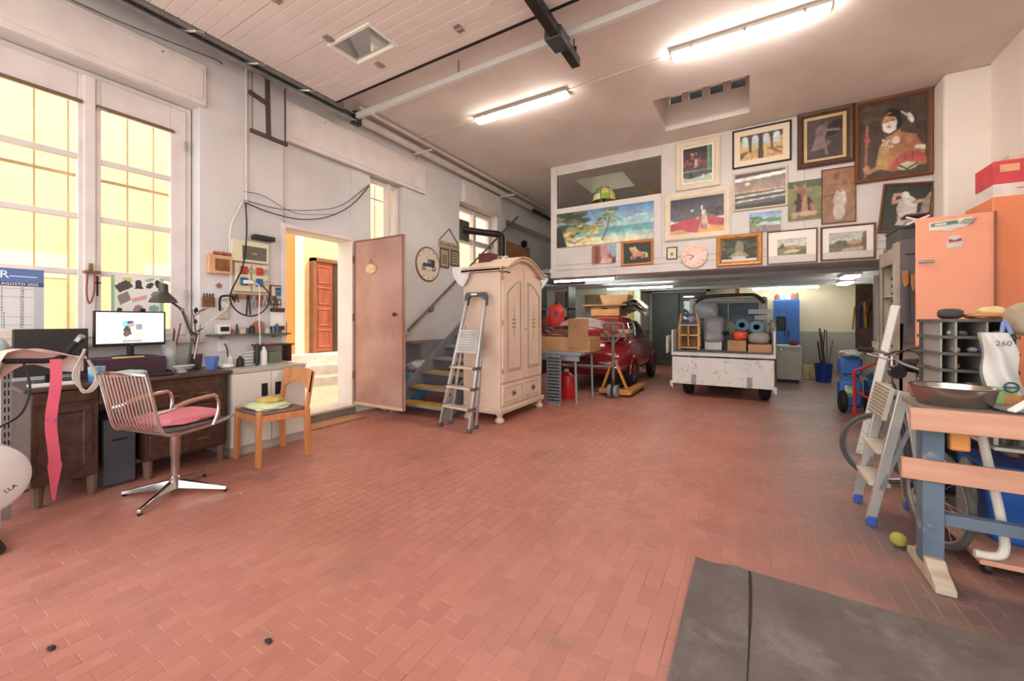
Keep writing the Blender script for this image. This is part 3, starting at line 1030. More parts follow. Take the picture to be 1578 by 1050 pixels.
for k, (x, y, lab) in enumerate(((1.55, 9.3, 'nearer'), (1.72, 10.8, 'farther'))):
    t = thing('bulkhead_light', '%s short white light panel under the mezzanine by the right wall' % lab, 'light', (x, y, 1.97))
    box(x - .12, x + .12, y - .3, y + .3, 2.0, 2.05).build('housing', WHITEPL, t, bev=.01)
    b = box(x - .10, x + .10, y - .28, y + .28, 1.965, 2.0); b.build('diffuser', emit('lit_bulkhead', '#fffaf2', 14.0), t, bev=.015)

# ================================================================== PICTURES ON THE MEZZANINE WALL
def rot_uv(ang):
    return Vector((math.cos(ang), 0, math.sin(ang))), Vector((-math.sin(ang), 0, math.cos(ang)))
GOLD = mat('gold_frame', '#c68b4c', .4, .3, var=.15, scale=30)
CREAMF = mat('cream_frame', '#ddcdb5', .55, var=.05)
BLACKF = mat('black_frame', '#2c2523', .4)
DBROWN = mat('dark_brown_frame', '#5d4535', .45, var=.15, scale=20)
MBROWN = mat('brown_frame_wood', '#7b5138', .45, var=.12, scale=20)
ORNGF = mat('orange_wood_frame', '#c9803f', .4, var=.1)
WHITEM = mat('white_mount', '#ece6dc', .7, var=.01)
CREAMM = mat('cream_mount', '#e6d6bd', .7, var=.01)
def picture(name, label, x0, x1, z0, z1, layers, frame=None, fw=.03, fd=.03, mount=None, mw=0.0, ang=0.0, res=90, inner=None, cat='painting', seed=0, prof_=None):
    w, h = x1 - x0, z1 - z0
    U, V = rot_uv(ang)
    N = Vector((0, -1, 0))
    O = Vector((x0, YM - .002, z0))
    t = thing(name, label, cat, (x0 + w / 2, YM - .002, z0))
    ins = 0.0
    if frame:
        p = prof_ or [(0, 0), (0, fd * .7), (fw * .25, fd), (fw * .6, fd * .9), (fw, fd * .45), (fw, .004)]
        MB().ring(O, U, V, N, w, h, p).build('frame', frame, t, smooth=False)
        ins = fw
    depth = .008 if frame else .022
    q = O + U * ins + V * ins
    ww, hh = w - 2 * ins, h - 2 * ins
    b = MB(); b.obox(q + U * ww / 2 + V * hh / 2 + N * depth / 2, U * ww / 2, N * depth / 2, V * hh / 2); b.build('backing', mount or WHITEM, t)
    if inner:
        MB().ring(q, U, V, N, ww, hh, [(0, depth), (0, depth + .008), (inner[1], depth + .004), (inner[1], depth)]).build('inner_frame', inner[0], t, smooth=False)
        q = q + U * inner[1] + V * inner[1]
        ww -= 2 * inner[1]; hh -= 2 * inner[1]
    q = q + U * mw + V * mw
    ww -= 2 * mw; hh -= 2 * mw
    nx = int(res); ny = max(12, int(res * hh / ww))
    canvas('canvas' if cat == 'painting' else 'print', q + N * (depth + .0012), U * ww, V * hh, layers, nx, ny, t, seed=seed)
    return t

picture('palm_beach_painting', 'wide unframed painting of palms on a tropical beach', -2.90, -1.275, 2.475, 3.06, [
    ('vg', .45, 1, '#9fc3cf', '#3f79ad'), ('vg', .18, .45, '#7fb8b4', '#4f93a4'), ('vg', 0, .2, '#c9c6a4', '#b9d4c4'),
    ('p', [(0, 0), (1, 0), (1, .12), (.62, .16), (.3, .24), (0, .2)], '#d9d2ae'), ('p', [(.55, .2), (1, .17), (1, .26), (.6, .26)], '#9cc9c2'),
    ('blobs', 40, 0, .30, .3, 1, .09, ['#3b4a34', '#5a6a3f', '#2f3d30', '#7d7f48']), ('blobs', 22, .1, .45, .2, .6, .055, ['#c9b25a', '#8d8f4a', '#d8c987', '#54633c']),
    ('blobs', 14, .45, .62, .45, .98, .05, ['#4d6a4a', '#8b9a58', '#3c5940', '#b5ae62']), ('l', [(.30, .05), (.38, .3), (.52, .72)], .012, '#b58a4a'), ('l', [(.50, .1), (.55, .4), (.58, .8)], .010, '#6c6a3e'),
    ('l', [(.58, .80), (.46, .62)], .012, '#8fa05c'), ('l', [(.58, .80), (.70, .58)], .014, '#5f8a66'), ('l', [(.58, .8), (.74, .76)], .012, '#6f9a6e'), ('l', [(.58, .8), (.5, .92)], .012, '#6a7f48'),
    ('l', [(.12, .18), (.2, .08), (.3, .2)], .014, '#5b4632'), ('p', [(0, 0), (.12, 0), (.06, .5), (0, .6)], '#2b332a'), ('e', .33, .12, .07, .07, '#d9c36b'), ('e', .78, .62, .07, .02, '#c6dae2'), ('e', .88, .68, .06, .02, '#c6dae2'), ('n', .12)], res=150)
picture('small_red_picture', 'small unframed reddish print below the palm beach painting', -2.265, -1.865, 2.147, 2.45, [
    ('fill', '#8a4f42'), ('p', [(.35, 1), (.75, 1), (.7, .3), (.4, .2)], '#b98f86'), ('p', [(.7, 1), (1, 1), (1, .2), (.72, .6)], '#8aa3ad'), ('r', 0, .1, 0, 1, '#a85a42'), ('r', .2, .26, 0, 1, '#5d3a35'), ('p', [(.3, 0), (.9, 0), (.8, .25), (.45, .3)], '#d2a58e'), ('p', [(.8, 0), (1, 0), (1, .4)], '#4a3a3c'), ('n', .2)], res=40)
picture('horse_picture', 'orange framed picture of a rearing horse on black', -1.775, -1.28, 2.078, 2.468, [
    ('fill', '#26302d'), ('e', .52, .45, .19, .14, '#cf8a63'), ('e', .36, .62, .10, .13, '#d99a72', .6), ('e', .30, .74, .10, .07, '#dca57f', -.5), ('l', [(.38, .4), (.28, .3), (.3, .2)], .03, '#c98058'), ('l', [(.45, .36), (.4, .22)], .03, '#c98058'), ('l', [(.64, .38), (.7, .22)], .035, '#b9704a'), ('l', [(.68, .42), (.8, .26)], .03, '#c98058'), ('l', [(.70, .5), (.84, .45), (.86, .28)], .035, '#e3bf86'), ('l', [(.40, .8), (.46, .66), (.52, .6)], .035, '#e6c08c'), ('n', .1)], frame=ORNGF, fw=.04, fd=.035, res=60)
picture('flower_still_life', 'cream framed still life of red flowers in a vase', -.955, -.361, 3.145, 3.857, [
    ('vg', 0, 1, '#5b5a5e', '#332c30'), ('r', 0, 1, .45, .62, '#8a4149'), ('blobs', 60, .05, .6, .3, .85, .04, ['#7a3430', '#a8574c', '#4a2c2b', '#c98f80', '#5d6a50']), ('p', [(.8, .3), (1, .25), (1, 1), (.85, 1)], '#5d7a5f'), ('l', [(.86, .95), (.9, .3)], .02, '#8aa287'), ('e', .27, .2, .07, .12, '#3b3a38'), ('p', [(0, 0), (1, 0), (1, .2), (.6, .14), (.2, .1), (0, .16)], '#b9bfae'), ('e', .45, .55, .05, .12, '#c9b9a8'), ('r', 0, 1, .3, .34, '#7c8d8c'), ('e', .7, .14, .05, .05, '#e0d6c4'), ('n', .18)], frame=CREAMF, fw=.085, fd=.04, inner=(WHITEM, .018), res=70)
picture('red_landscape_painting', 'cream framed painting with a blood-red shore and grey sky', -1.116, -.229, 2.41, 3.103, [
    ('vg', .4, 1, '#6d6872', '#34323a'), ('p', [(0, .1), (.5, .0), (1, .1), (1, .36), (.7, .44), (.3, .42), (0, .3)], '#b8434b'), ('p', [(.1, .36), (.5, .44), (.3, .46), (0, .38)], '#4d5a54'), ('p', [(0, .0), (.4, .0), (.2, .14), (0, .1)], '#d6a05f'), ('p', [(.5, 0), (1, 0), (1, .14), (.75, .2), (.55, .08)], '#e0a24c'), ('e', .65, .35, .05, .2, '#c9ad97'), ('e', .64, .58, .03, .05, '#e2cdb6'), ('l', [(.60, .3), (.55, .1)], .02, '#b99a86'), ('l', [(.68, .3), (.74, .12)], .02, '#d9c2ae'), ('l', [(.61, .5), (.60, .75)], .01, '#e6dcc8'), ('e', .42, .64, .03, .02, '#d8d2c8'), ('e', .52, .42, .03, .02, '#d6b6a6'), ('blobs', 22, .75, 1, .45, .7, .06, ['#4a4a42', '#6d4a42', '#3a3f3a']), ('n', .16)], frame=CREAMF, fw=.085, fd=.035, res=90)
picture('tiny_picture', 'tiny dark framed sepia picture beside the wall clock', -1.088, -.935, 2.13, 2.32, [('fill', '#d9c6a6'), ('e', .5, .45, .14, .14, '#6d5a48'), ('r', .3, .7, .28, .34, '#8a745c')], frame=DBROWN, fw=.016, fd=.015, res=24)
picture('arches_picture', 'black framed print of four sunlit arches', -.209, .481, 3.335, 3.872, [
    ('fill', '#d3a65e'), ('r', 0, 1, .78, 1, '#5d4a44'),
    *[L for k, x in enumerate((.12, .36, .62, .86)) for L in (('r', x - .075, x + .075, .38, .82, '#b9d0d2'), ('e', x, .82, .075, .13, '#c9dcdc'), ('r', x - .075, x + .075, .36, .52, '#e0b55c'))],
    ('p', [(.2, .85), (.28, .85), (.27, .3), (.22, .3)], '#4d3a36'), ('p', [(.44, .85), (.54, .85), (.56, 0), (.43, 0)], '#4a3734'), ('p', [(.71, .85), (.78, .85), (.77, .3), (.73, .3)], '#4d3a36'), ('p', [(0, .3), (.22, .36), (.05, .08), (0, .05)], '#6d5148'), ('p', [(.62, .36), (.75, .36), (1, .12), (.9, .1)], '#8a6248'), ('p', [(.74, .36), (.8, .36), (1, .3), (1, .24)], '#5d4640'), ('n', .1)], frame=BLACKF, fw=.022, fd=.03, mount=CREAMM, mw=.075, res=84)
picture('dancer_painting', 'dark carved frame with a dim painting of a bending dancer', .541, 1.116, 3.188, 3.905, [
    ('vg', 0, 1, '#4a3a3a', '#574545'), ('e', .78, .72, .3, .16, '#2e2628', .5), ('e', .40, .66, .16, .20, '#7d6868', -.5), ('e', .36, .44, .16, .12, '#8a7474'), ('l', [(.45, .7), (.9, .66)], .03, '#86706d'), ('p', [(.2, .4), (.7, .42), (.55, .26), (.1, .2)], '#7b6b70'), ('l', [(.52, .3), (.56, .1)], .035, '#9a6a58'), ('e', .55, .86, .06, .06, '#6d5551'), ('n', .2)], frame=DBROWN, fw=.07, fd=.06, inner=(mat('pale_gold_slip', '#d6b98a', .5), .035), res=64)
picture('feather_portrait_painting', 'largest painting, portrait of a figure with white face paint and a feather', 1.124, 1.826, 2.897, 3.908, [
    ('vg', 0, 1, '#574639', '#4a3b30'), ('blobs', 40, 0, 1, .5, 1, .1, ['#43352c', '#554437', '#4d4033']),
    ('p', [(.25, .12), (.30, .38), (.40, .52), (.62, .56), (.85, .48), (.97, .3), (1, .1), (.5, .05)], '#b9814f'), ('p', [(.25, .1), (.3, .38), (.4, .5), (.47, .4), (.42, .1)], '#c49a58'), ('p', [(.62, .56), (.85, .5), (.95, .32), (.75, .3), (.6, .42)], '#b06d45'),
    ('e', .5, .72, .145, .165, '#241d1c'), ('e', .46, .70, .105, .135, '#c18a66'), ('p', [(.35, .70), (.57, .72), (.56, .60), (.46, .56), (.37, .60)], '#e3dcd4'), ('e', .45, .645, .035, .012, '#8a5a4d'), ('r', .40, .43, .72, .735, '#2a2020'), ('r', .49, .53, .725, .74, '#2a2020'), ('e', .455, .685, .018, .03, '#d3b9a3'), ('p', [(.33, .80), (.62, .84), (.66, .66), (.59, .62), (.58, .76), (.4, .8)], '#1f1a1a'),
    ('p', [(.52, .56), (.62, .6), (.64, .5), (.5, .46)], '#b57c55'), ('e', .77, .72, .035, .075, '#e6e0d6', .5), ('l', [(.64, .82), (.75, .74)], .012, '#cfc4b4'), ('e', .56, .46, .06, .05, '#e3d2c0'), ('e', .76, .46, .05, .06, '#c9855c'), ('p', [(.85, .36), (.98, .34), (.98, .28), (.82, .32)], '#e3dbcf'),
    ('p', [(.45, .08), (.52, .2), (.66, .28), (.84, .29), (.98, .22), (.98, .12), (.7, .17), (.58, .05)], '#c2504a'), ('l', [(.56, .2), (.6, .12)], .008, '#8f3835'), ('l', [(.68, .26), (.7, .18)], .008, '#8f3835'), ('l', [(.8, .28), (.8, .19)], .008, '#8f3835'), ('e', .72, .1, .14, .05, '#d9c9a6'), ('l', [(.6, .12), (.72, .06), (.86, .12)], .012, '#3a3430'), ('blobs', 30, .35, .5, .35, .5, .015, ['#d9cdbb', '#7d7568', '#e6dcc9']),
    ('l', [(.09, .02), (.12, .7)], .018, '#a8614a'), ('e', .12, .52, .045, .04, '#c4584f'), ('e', .11, .13, .05, .05, '#c98b66'), ('p', [(.1, .1), (.3, .16), (.3, .1), (.12, .05)], '#c08560'), ('n', .12)], frame=MBROWN, fw=.05, fd=.05, res=100)
picture('moonlit_sea_picture', 'pale framed picture of a moon over a dark sea', -.20, .438, 2.74, 3.27, [
    ('vg', .5, 1, '#a58f84', '#6b5f5d'), ('r', 0, 1, .9, 1, '#4b4745'), ('p', [(0, .78), (1, .86), (1, .95), (0, .88)], '#efe9dc'), ('e', .25, .70, .05, .055, '#f4e6c8'), ('r', 0, 1, .44, .5, '#c99a83'), ('r', 0, 1, .0, .44, '#5d5c58'), ('l', [(0, .34), (1, .4)], .02, '#d8d4ca'), ('l', [(0, .2), (1, .27)], .018, '#c4c2ba'), ('l', [(0, .28), (1, .31)], .012, '#34373a'), ('r', 0, 1, 0, .1, '#3a3b38'), ('n', .15)], frame=CREAMF, fw=.025, fd=.03, res=80)
picture('dog_picture', 'unframed picture of a sitting dog on green grass', .438, .795, 2.528, 3.035, [
    ('vg', 0, 1, '#6f7340', '#8a8d55'), ('r', 0, 1, .82, 1, '#4f5f42'), ('p', [(.15, .15), (.2, .5), (.4, .62), (.6, .6), (.75, .45), (.85, .15)], '#3a2f2a'), ('p', [(.4, .2), (.45, .62), (.58, .6), (.6, .2)], '#b98258'), ('e', .38, .68, .15, .15, '#8a6142'), ('p', [(.2, .78), (.18, .95), (.32, .82)], '#b0805c'), ('p', [(.44, .82), (.55, .97), (.54, .76)], '#b0805c'), ('e', .34, .61, .07, .08, '#2e2622'), ('l', [(.2, .35), (.15, .1)], .06, '#a8744e'), ('l', [(.72, .35), (.82, .12)], .06, '#a8744e'), ('e', .5, .15, .4, .06, '#c9a083'), ('e', .2, .08, .08, .04, '#d2a98a'), ('n', .16)], res=50)
picture('sepia_ghost_picture', 'brown wooden panel picture of a pale standing figure', .795, 1.141, 2.44, 3.137, [
    ('vg', 0, 1, '#a5785a', '#96684c'), ('r', 0, 1, .5, .54, '#8a5c42'), ('r', 0, 1, .7, .715, '#7d543d'), ('e', .55, .42, .2, .2, '#c9b0a6'), ('e', .52, .2, .18, .16, '#d3c1ba'), ('e', .56, .66, .1, .1, '#a37a66'), ('e', .42, .86, .1, .07, '#7d4f3c'), ('n', .14)], frame=MBROWN, fw=.012, fd=.02, res=44)
picture('river_landscape', 'small unframed bright landscape with a river', -.002, .358, 2.42, 2.685, [
    ('vg', .6, 1, '#a8c4d6', '#6d98c4'), ('r', 0, 1, 0, .6, '#8a8a72'), ('blobs', 25, 0, .4, .4, .75, .08, ['#5f7a4a', '#7f9a5a']), ('p', [(.3, .5), (1, .45), (1, .65), (.6, .7)], '#5f8a5f'), ('p', [(.2, .35), (1, .3), (1, .45), (.4, .5)], '#b9cdd4'), ('blobs', 30, 0, 1, 0, .3, .05, ['#8d7a80', '#a58f8a', '#6f6470']), ('n', .15)], res=44)
picture('gold_framed_landscape', 'broad gold frame with a dark wooded landscape', -.409, .15, 1.972, 2.413, [
    ('fill', '#3f3f30'), ('blobs', 50, 0, 1, .3, 1, .1, ['#4d5238', '#34382c', '#5d6044']), ('e', .52, .6, .12, .3, '#8a8d74'), ('p', [(.2, .2), (.8, .2), (.65, .42), (.4, .42)], '#a8946a'), ('e', .5, .16, .2, .08, '#c9c4ae'), ('n', .2)], frame=GOLD, fw=.065, fd=.05, res=60)
picture('countryside_print', 'brown framed print with white mount, left of a matching pair', .205, .756, 1.962, 2.41, [
    ('vg', .5, 1, '#d6d0c4', '#b9b9b4'), ('r', 0, 1, 0, .5, '#8a8258'), ('p', [(0, .4), (.2, .75), (.3, .4)], '#5d5f42'), ('e', .5, .5, .25, .1, '#b9955f'), ('p', [(.2, .1), (.9, .2), (.6, .35), (.3, .3)], '#c9c0a2'), ('p', [(.6, 0), (1, 0), (1, .35), (.85, .3)], '#6d6f48'), ('n', .12)], frame=MBROWN, fw=.016, fd=.025, mount=WHITEM, mw=.10, res=60)
picture('countryside_print', 'brown framed print with white mount, right of a matching pair', .786, 1.327, 1.965, 2.404, [
    ('vg', .45, 1, '#d3c9b4', '#a9b3ae'), ('r', 0, 1, 0, .5, '#7d7a58'), ('blobs', 20, .05, .5, .3, .55, .08, ['#5d6448', '#6d7450']), ('e', .68, .5, .2, .1, '#b99a6a'), ('p', [(.2, 0), (.9, .1), (.95, .3), (.4, .2)], '#c4a98a'), ('p', [(.85, .3), (1, .2), (1, 1), (.9, .9)], '#7d6a4a'), ('n', .12)], frame=MBROWN, fw=.022, fd=.03, mount=WHITEM, mw=.065, res=64)
picture('ballet_painting', 'tilted dark painting of a woman in a white dress leaning by the pillar', 1.34, 1.80, 2.27, 2.86, [
    ('vg', 0, 1, '#3f413a', '#2f312d'), ('e', .52, .5, .22, .26, '#d8d0c6'), ('e', .62, .28, .28, .1, '#b9a59a', .15), ('e', .45, .78, .09, .08, '#e3dccf'), ('l', [(.4, .68), (.2, .62), (.22, .8), (.35, .8)], .035, '#c99a80'), ('l', [(.65, .62), (.9, .66), (1, .8)], .035, '#c2937a'), ('e', .98, .4, .16, .35, '#9a8a78'), ('l', [(.35, .3), (.6, .2)], .03, '#b98a74'), ('p', [(.3, .12), (.5, .12), (.6, .3), (.4, .3)], '#c9c2b8'), ('n', .15)], frame=MBROWN, fw=.028, fd=.035, ang=math.radians(-5.5), res=64)
# wall clock with pink dial
ck = thing('wall_clock', 'round pink and cream wall clock under the red landscape painting', 'clock', (-.70, YM - .002, 1.97))
b = MB().lathe([(0, -.03), (.166, -.03), (.178, -.022), (.178, 0), (0, 0)], (-.70, YM - .014, 2.155), 36, 'Y'); b.build('case', mat('cream_clock_rim', '#e0c9ae', .4), ck)
b = MB().lathe([(0, -.001), (.162, -.001), (.162, .0)], (-.70, YM - .0445, 2.155), 36, 'Y'); b.build('dial', mat('pink_dial', '#e6bdb0', .6, second='#e9d6c6', scale=8), ck)
for k in range(12):
    a = k * PI / 6
    text('numeral', str(k or 12), .04, (-.70 + .135 * math.sin(a) - (.011 if 0 < k < 10 else .022), YM - .0465, 2.141 + .135 * math.cos(a)), (1, 0, 0), (0, 0, 1), mat('red_numerals', '#b9605a', .6), ck)
b = MB(); b.bar((-.70, YM - .049, 2.155), (-.76, YM - .049, 2.10), .010, .002, up=(0, 1, 0)); b.bar((-.70, YM - .051, 2.155), (-.80, YM - .051, 2.18), .007, .002, up=(0, 1, 0)); b.build('hand', BLACK, ck)

# ---- inside the mezzanine: lamp in the opening, ledge, boxes, cardboard sheet
box(-2.9, -1.168, 6.54, 6.95, 3.10, 3.16).build('shelf_ledge', BOARD, wm)
tf = thing('stained_glass_lamp', 'green and yellow stained glass lamp in the mezzanine opening', 'lamp', (-2.14, 6.75, 3.16))
b = MB()
greens = [mat('green_glass', '#8fae52', .2, var=.1), mat('yellow_glass', '#e3d67a', .2, var=.1), mat('pale_glass', '#dfe3c0', .2, var=.1)]
n = 16
for i, (r0, z0, r1, z1) in enumerate(((.20, 3.24, .19, 3.34), (.19, 3.34, .14, 3.43), (.14, 3.43, .05, 3.49))):
    for k in range(n):
        a0, a1 = 2 * PI * k / n, 2 * PI * (k + 1) / n
        b.m = (k // 2 + i) % 3
        o = len(b.v)
        b.v += [Vector((-2.14 + r * math.cos(a), 6.75 + r * math.sin(a), z)) for (r, z, a) in ((r0, z0, a0), (r0, z0, a1), (r1, z1, a1), (r1, z1, a0))]
        b.face((o, o + 1, o + 2, o + 3))
b.build('shade', greens, tf, smooth=False)
b = MB()
for k in range(0, n, 2):
    a = 2 * PI * k / n
    b.tube([(-2.14 + r * math.cos(a), 6.75 + r * math.sin(a), z) for r, z in ((.202, 3.24), (.192, 3.34), (.142, 3.43), (.05, 3.492))], .004, 5)
b.build('leading', DARKM, tf)
b = MB().lathe([(0, 3.16), (.09, 3.16), (.08, 3.175), (.02, 3.2), (.015, 3.3), (0, 3.3)], (-2.14, 6.75, 0), 16); b.build('base', DARKM, tf)
tag(box(-1.55, -1.22, 7.4, 7.8, ZM1, 3.55).build('carton_stack', CARDD, bev=.004), 'brown carton standing inside the mezzanine behind its opening', 'carton')
tag(box(-4.72, -4.69, 7.45, 8.85, 2.12, 3.0).build('cardboard_sheet', CARD), 'large brown cardboard sheet at the top of the stairs', 'cardboard')
b = MB(); b.lump((-4.66, 8.5, 3.05), (.07, .07, .08), 3, .3); tag(b.build('dark_bag', BLACKR), 'small dark bag on the top edge of the cardboard sheet', 'bag')
# ================================================================== LEFT SIDE : desk corner
# ---- desk
dk = thing('writing_desk', 'old dark wooden pedestal desk under the window', 'desk', (-4.15, 1.2, 0))
b = box(-4.44, -3.87, .62, 1.80, .745, .775); b.build('desk_top', wood('desk_top_wood', '#5a4234', '#43302a', .35, (12, 1, 12)), dk, bev=.008)
b = box(-4.42, -3.90, .655, .965, .14, .745); b.build('pedestal', DARKW, dk, bev=.005)
pd = b = MB().ring((-3.90, .69, .19), (0, 1, 0), (0, 0, 1), (1, 0, 0), .24, .44, [(0, 0), (.0, .012), (.035, .012), (.045, .002), (.12, .002)]); b.build('panel_door', DARKW, dk, smooth=False)
b = box(-3.905, -3.885, .66, .96, .66, .74); b.build('apron', DARKW, dk, bev=.003)
b = box(-4.42, -3.90, 1.215, 1.755, .14, .745); b.build('pedestal', DARKW, dk, bev=.005)
for z0, z1 in ((.16, .33), (.345, .515), (.53, .70)):
    dr = box(-3.905, -3.885, 1.235, 1.735, z0, z1).build('drawer', DARKW, dk, bev=.006)
    for y in (1.40, 1.58):
        MB().tube([(-3.885, y - .04, (z0 + z1) / 2), (-3.868, y - .035, (z0 + z1) / 2 - .005), (-3.868, y + .035, (z0 + z1) / 2 - .005), (-3.885, y + .04, (z0 + z1) / 2)], .005, 6).build('handle', mat('old_brass', '#7d6242', .4, .7), dr)
b = box(-3.93, -3.90, .965, 1.215, .62, .745); b.build('centre_drawer', DARKW, dk, bev=.004)
LEGW = mat('worn_desk_foot', '#6d5444', .6, var=.15)
for (x, y) in ((-3.93, .69), (-3.93, .94), (-3.93, 1.24), (-3.93, 1.73), (-4.39, .69), (-4.39, .94), (-4.39, 1.24), (-4.39, 1.73)):
    MB().lathe([(.022, 0), (.026, .05), (.032, .14)], (x, y, 0), 8).build('foot', LEGW, dk)

# ---- PC tower under the desk
pc = thing('computer_tower', 'dark grey computer tower under the desk', 'computer', (-4.2, 1.09, 0))
b = box(-4.40, -3.97, 1.0, 1.185, 0.0, .49); b.build('case', mat('dark_grey_case', '#3c3e42', .45, var=.08), pc, bev=.008)
box(-3.972, -3.962, 1.005, 1.18, .02, .48).build('front_panel', mat('front_grey', '#494b50', .4), pc, bev=.005)
box(-3.963, -3.958, 1.05, 1.135, .33, .345).build('drive_slot', BLACK, pc, bev=.002)
for k in range(10):
    box(-4.06 + 0 * k, -3.99, 1.1845, 1.187, .2 + k * .022, .208 + k * .022).build('vent_slot', BLACK, pc)

# ---- white metal cabinet
wc = thing('metal_cabinet', 'low pale grey metal two-door cabinet between desk and doorway', 'cabinet', (-4.15, 2.14, 0))
WMET = mat('pale_metal_paint', '#d6d0c6', .4, var=.05, scale=3)
box(-4.43, -3.915, 1.806, 2.485, .075, .735).build('body', WMET, wc, bev=.004)
box(-4.43, -3.90, 1.803, 2.49, .735, .768).build('top', mat('grey_worktop', '#b7b2a8', .5, var=.08), wc, bev=.004)
box(-4.40, -3.93, 1.81, 2.475, 0, .075).build('plinth', mat('plinth_grey', '#b3aca0', .5), wc)
for (y0, y1, hy) in ((1.808, 2.142, 2.08), (2.148, 2.48, 2.205)):
    dr = box(-3.915, -3.90, y0, y1, .085, .725).build('door', WMET, wc, bev=.004)
    box(-3.9005, -3.897, hy - .028, hy + .028, .50, .62).build('handle_recess', BLACK, dr, bev=.002)

# ---- monitor
mo = thing('computer_monitor', 'switched-on wide computer monitor showing a web page', 'monitor', (-4.22, 1.23, .9))
b = box(-4.235, -4.205, 1.012, 1.444, 1.005, 1.278); b.build('bezel', BLACK, mo, bev=.006)
canvas('screen', (-4.2045, 1.026, 1.028), (0, .404, 0), (0, 0, .238), [
    ('fill', '#dfe2ea'), ('r', .08, .18, .845, .855, '#9aa0aa'), ('r', .0, .06, 0, 1, '#e8eaf0'), ('r', .36, .66, .02, .72, '#c9c4c2'), ('r', .36, .44, .52, .72, '#6aa5c4'), ('r', .44, .52, .62, .72, '#3a3c44'), ('e', .46, .42, .08, .16, '#3d3a3c'), ('e', .5, .56, .05, .1, '#8f7f7a'), ('e', .42, .3, .05, .09, '#5a4a48'), ('e', .52, .42, .035, .14, '#d8b7b0'), ('r', .56, .66, .44, .62, '#6f7780'), ('e', .61, .26, .05, .12, '#cdb09a'), ('r', .36, .66, .02, .1, '#8a8886'), ('r', .69, .71, .2, .6, '#c9cdd6'), ('e', .95, .87, .012, .02, '#7d8694'), ('r', .03, .035, .3, .8, '#c3c8d2')], 80, 48, mo, print_mat('print_screen', .2, 1.1))
text('brand_mark', 'LG', .014, (-4.2045, 1.222, 1.010), (0, 1, 0), (0, 0, 1), mat('silver_ink', '#b9b9b9', .4), mo)
MB().tube([(-4.24, 1.23, .93), (-4.24, 1.23, 1.06)], .022, 10).build('neck', BLACK, mo)
b = MB().lathe([(0, 0), (.11, 0), (.105, .012), (.03, .02), (0, .02)], (-4.24, 1.23, .915), 20); b.build('stand', BLACK, mo)
b = MB().lump((-4.22, 1.3, 1.288), (.012, .02, .014), 4, .2, 10, 8); b.build('webcam', BLACK, mo)
# monitor riser with clutter
rs = tag(box(-4.40, -4.12, .97, 1.42, .775, .915).build('monitor_riser', mat('purple_box', '#4a2c3c', .6, var=.12), bev=.006), 'dark purple box carrying the computer monitor', 'box')
tag(box(-4.16, -4.115, 1.10, 1.28, .916, .925).build('envelope', mat('yellow_paper', '#e3c27a', .7), bev=.001), 'yellow envelope lying in front of the monitor foot', 'envelope')
b = box(-4.36, -4.10, 1.428, 1.448, .775, .80); b.build('pad', BLACK)
tag(bpy.context.scene.collection.objects['pad'], 'black flat device on the desk right of the monitor box', 'device')
tag(MB().lathe([(0, 0), (.042, 0), (.046, .10), (.043, .10), (.040, .006), (0, .006)], (-4.02, .985, .775), 20).build('mug', mat('blue_mug', '#4a86c4', .3, second='#c9d8e0', scale=14)), 'blue patterned mug on the desk beside the purple box', 'mug')
b = MB().lump((-3.99, 1.15, .80), (.05, .11, .035), 11, .12, flat=.026); tag(b.build('tissue_pack', mat('teal_print', '#8fc4c4', .5, second='#d2c29a', scale=18)), 'teal patterned tissue pack in front of the purple box', 'pack')
kb = thing('keyboard', 'black keyboard at the desk front edge', 'keyboard', (-3.96, 1.2, .775))
box(-4.03, -3.90, 1.0, 1.40, .775, .79).build('tray', BLACK, kb, bev=.004)
b = MB()
for i in range(14):
    for j in range(4):
        b.box(-4.02 + j * .03, -3.996 + j * .03, 1.012 + i * .0275, 1.034 + i * .0275, .79, .795)
b.build('keys', mat('key_grey', '#2c2d30', .5), kb, kind='stuff')
b = MB().lump((-3.95, 1.46, .79), (.05, .03, .018), 2, .02, flat=.015); tag(b.build('computer_mouse', mat('silver_mouse', '#8d8d90', .3)), 'silver computer mouse on the desk right of the keyboard', 'mouse')
b = MB()
for k in range(4):
    r = .05 + .008 * k
    b.tube([(-4.10 + .5 * r * math.cos(a), 1.53 + r * math.sin(a), .80 + .008 * k) for a in [2 * PI * i / 20 for i in range(20)]], .005, 6, closed=True)
tag(b.build('cable_coil', mat('pale_cable', '#c9c4bb', .5), kind=None), 'coiled pale cable on the desk near the lamp', 'cable')
b = MB().lathe([(0, 0), (.04, 0), (.06, .11), (.056, .11), (.037, .006), (0, .006)], (-4.10, 1.735, .775), 8); tag(b.build('blue_pot', mat('blue_paper', '#5a78b9', .6)), 'blue folded pot at the right end of the desk', 'pot')
# pencil tin and fake sunflower behind lamp
pt = thing('pencil_tin', 'pale tin of pens and pencils beside the monitor', 'pencil holder', (-4.30, 1.50, .775))
MB().lathe([(0, 0), (.048, 0), (.048, .255), (.045, .255), (.045, .006), (0, .006)], (-4.30, 1.50, .775), 18).build('tin', mat('pale_tin', '#bfc0bd', .4, second='#8d9a92', scale=16), pt)
for k, (dx, dy_, c) in enumerate(((.02, .01, '#3a3a40'), (-.02, .02, '#a8543f'), (0, -.02, '#4f5a3a'), (.01, .03, '#6d4a3a'))):
    MB().tube([(-4.30 + dx * .4, 1.50 + dy_ * .4, .79), (-4.30 + dx * 2, 1.50 + dy_ * 2.5, 1.12 + .02 * k)], .006, 6).build('pencil', mat('pencil_%d' % k, c, .5), pt)
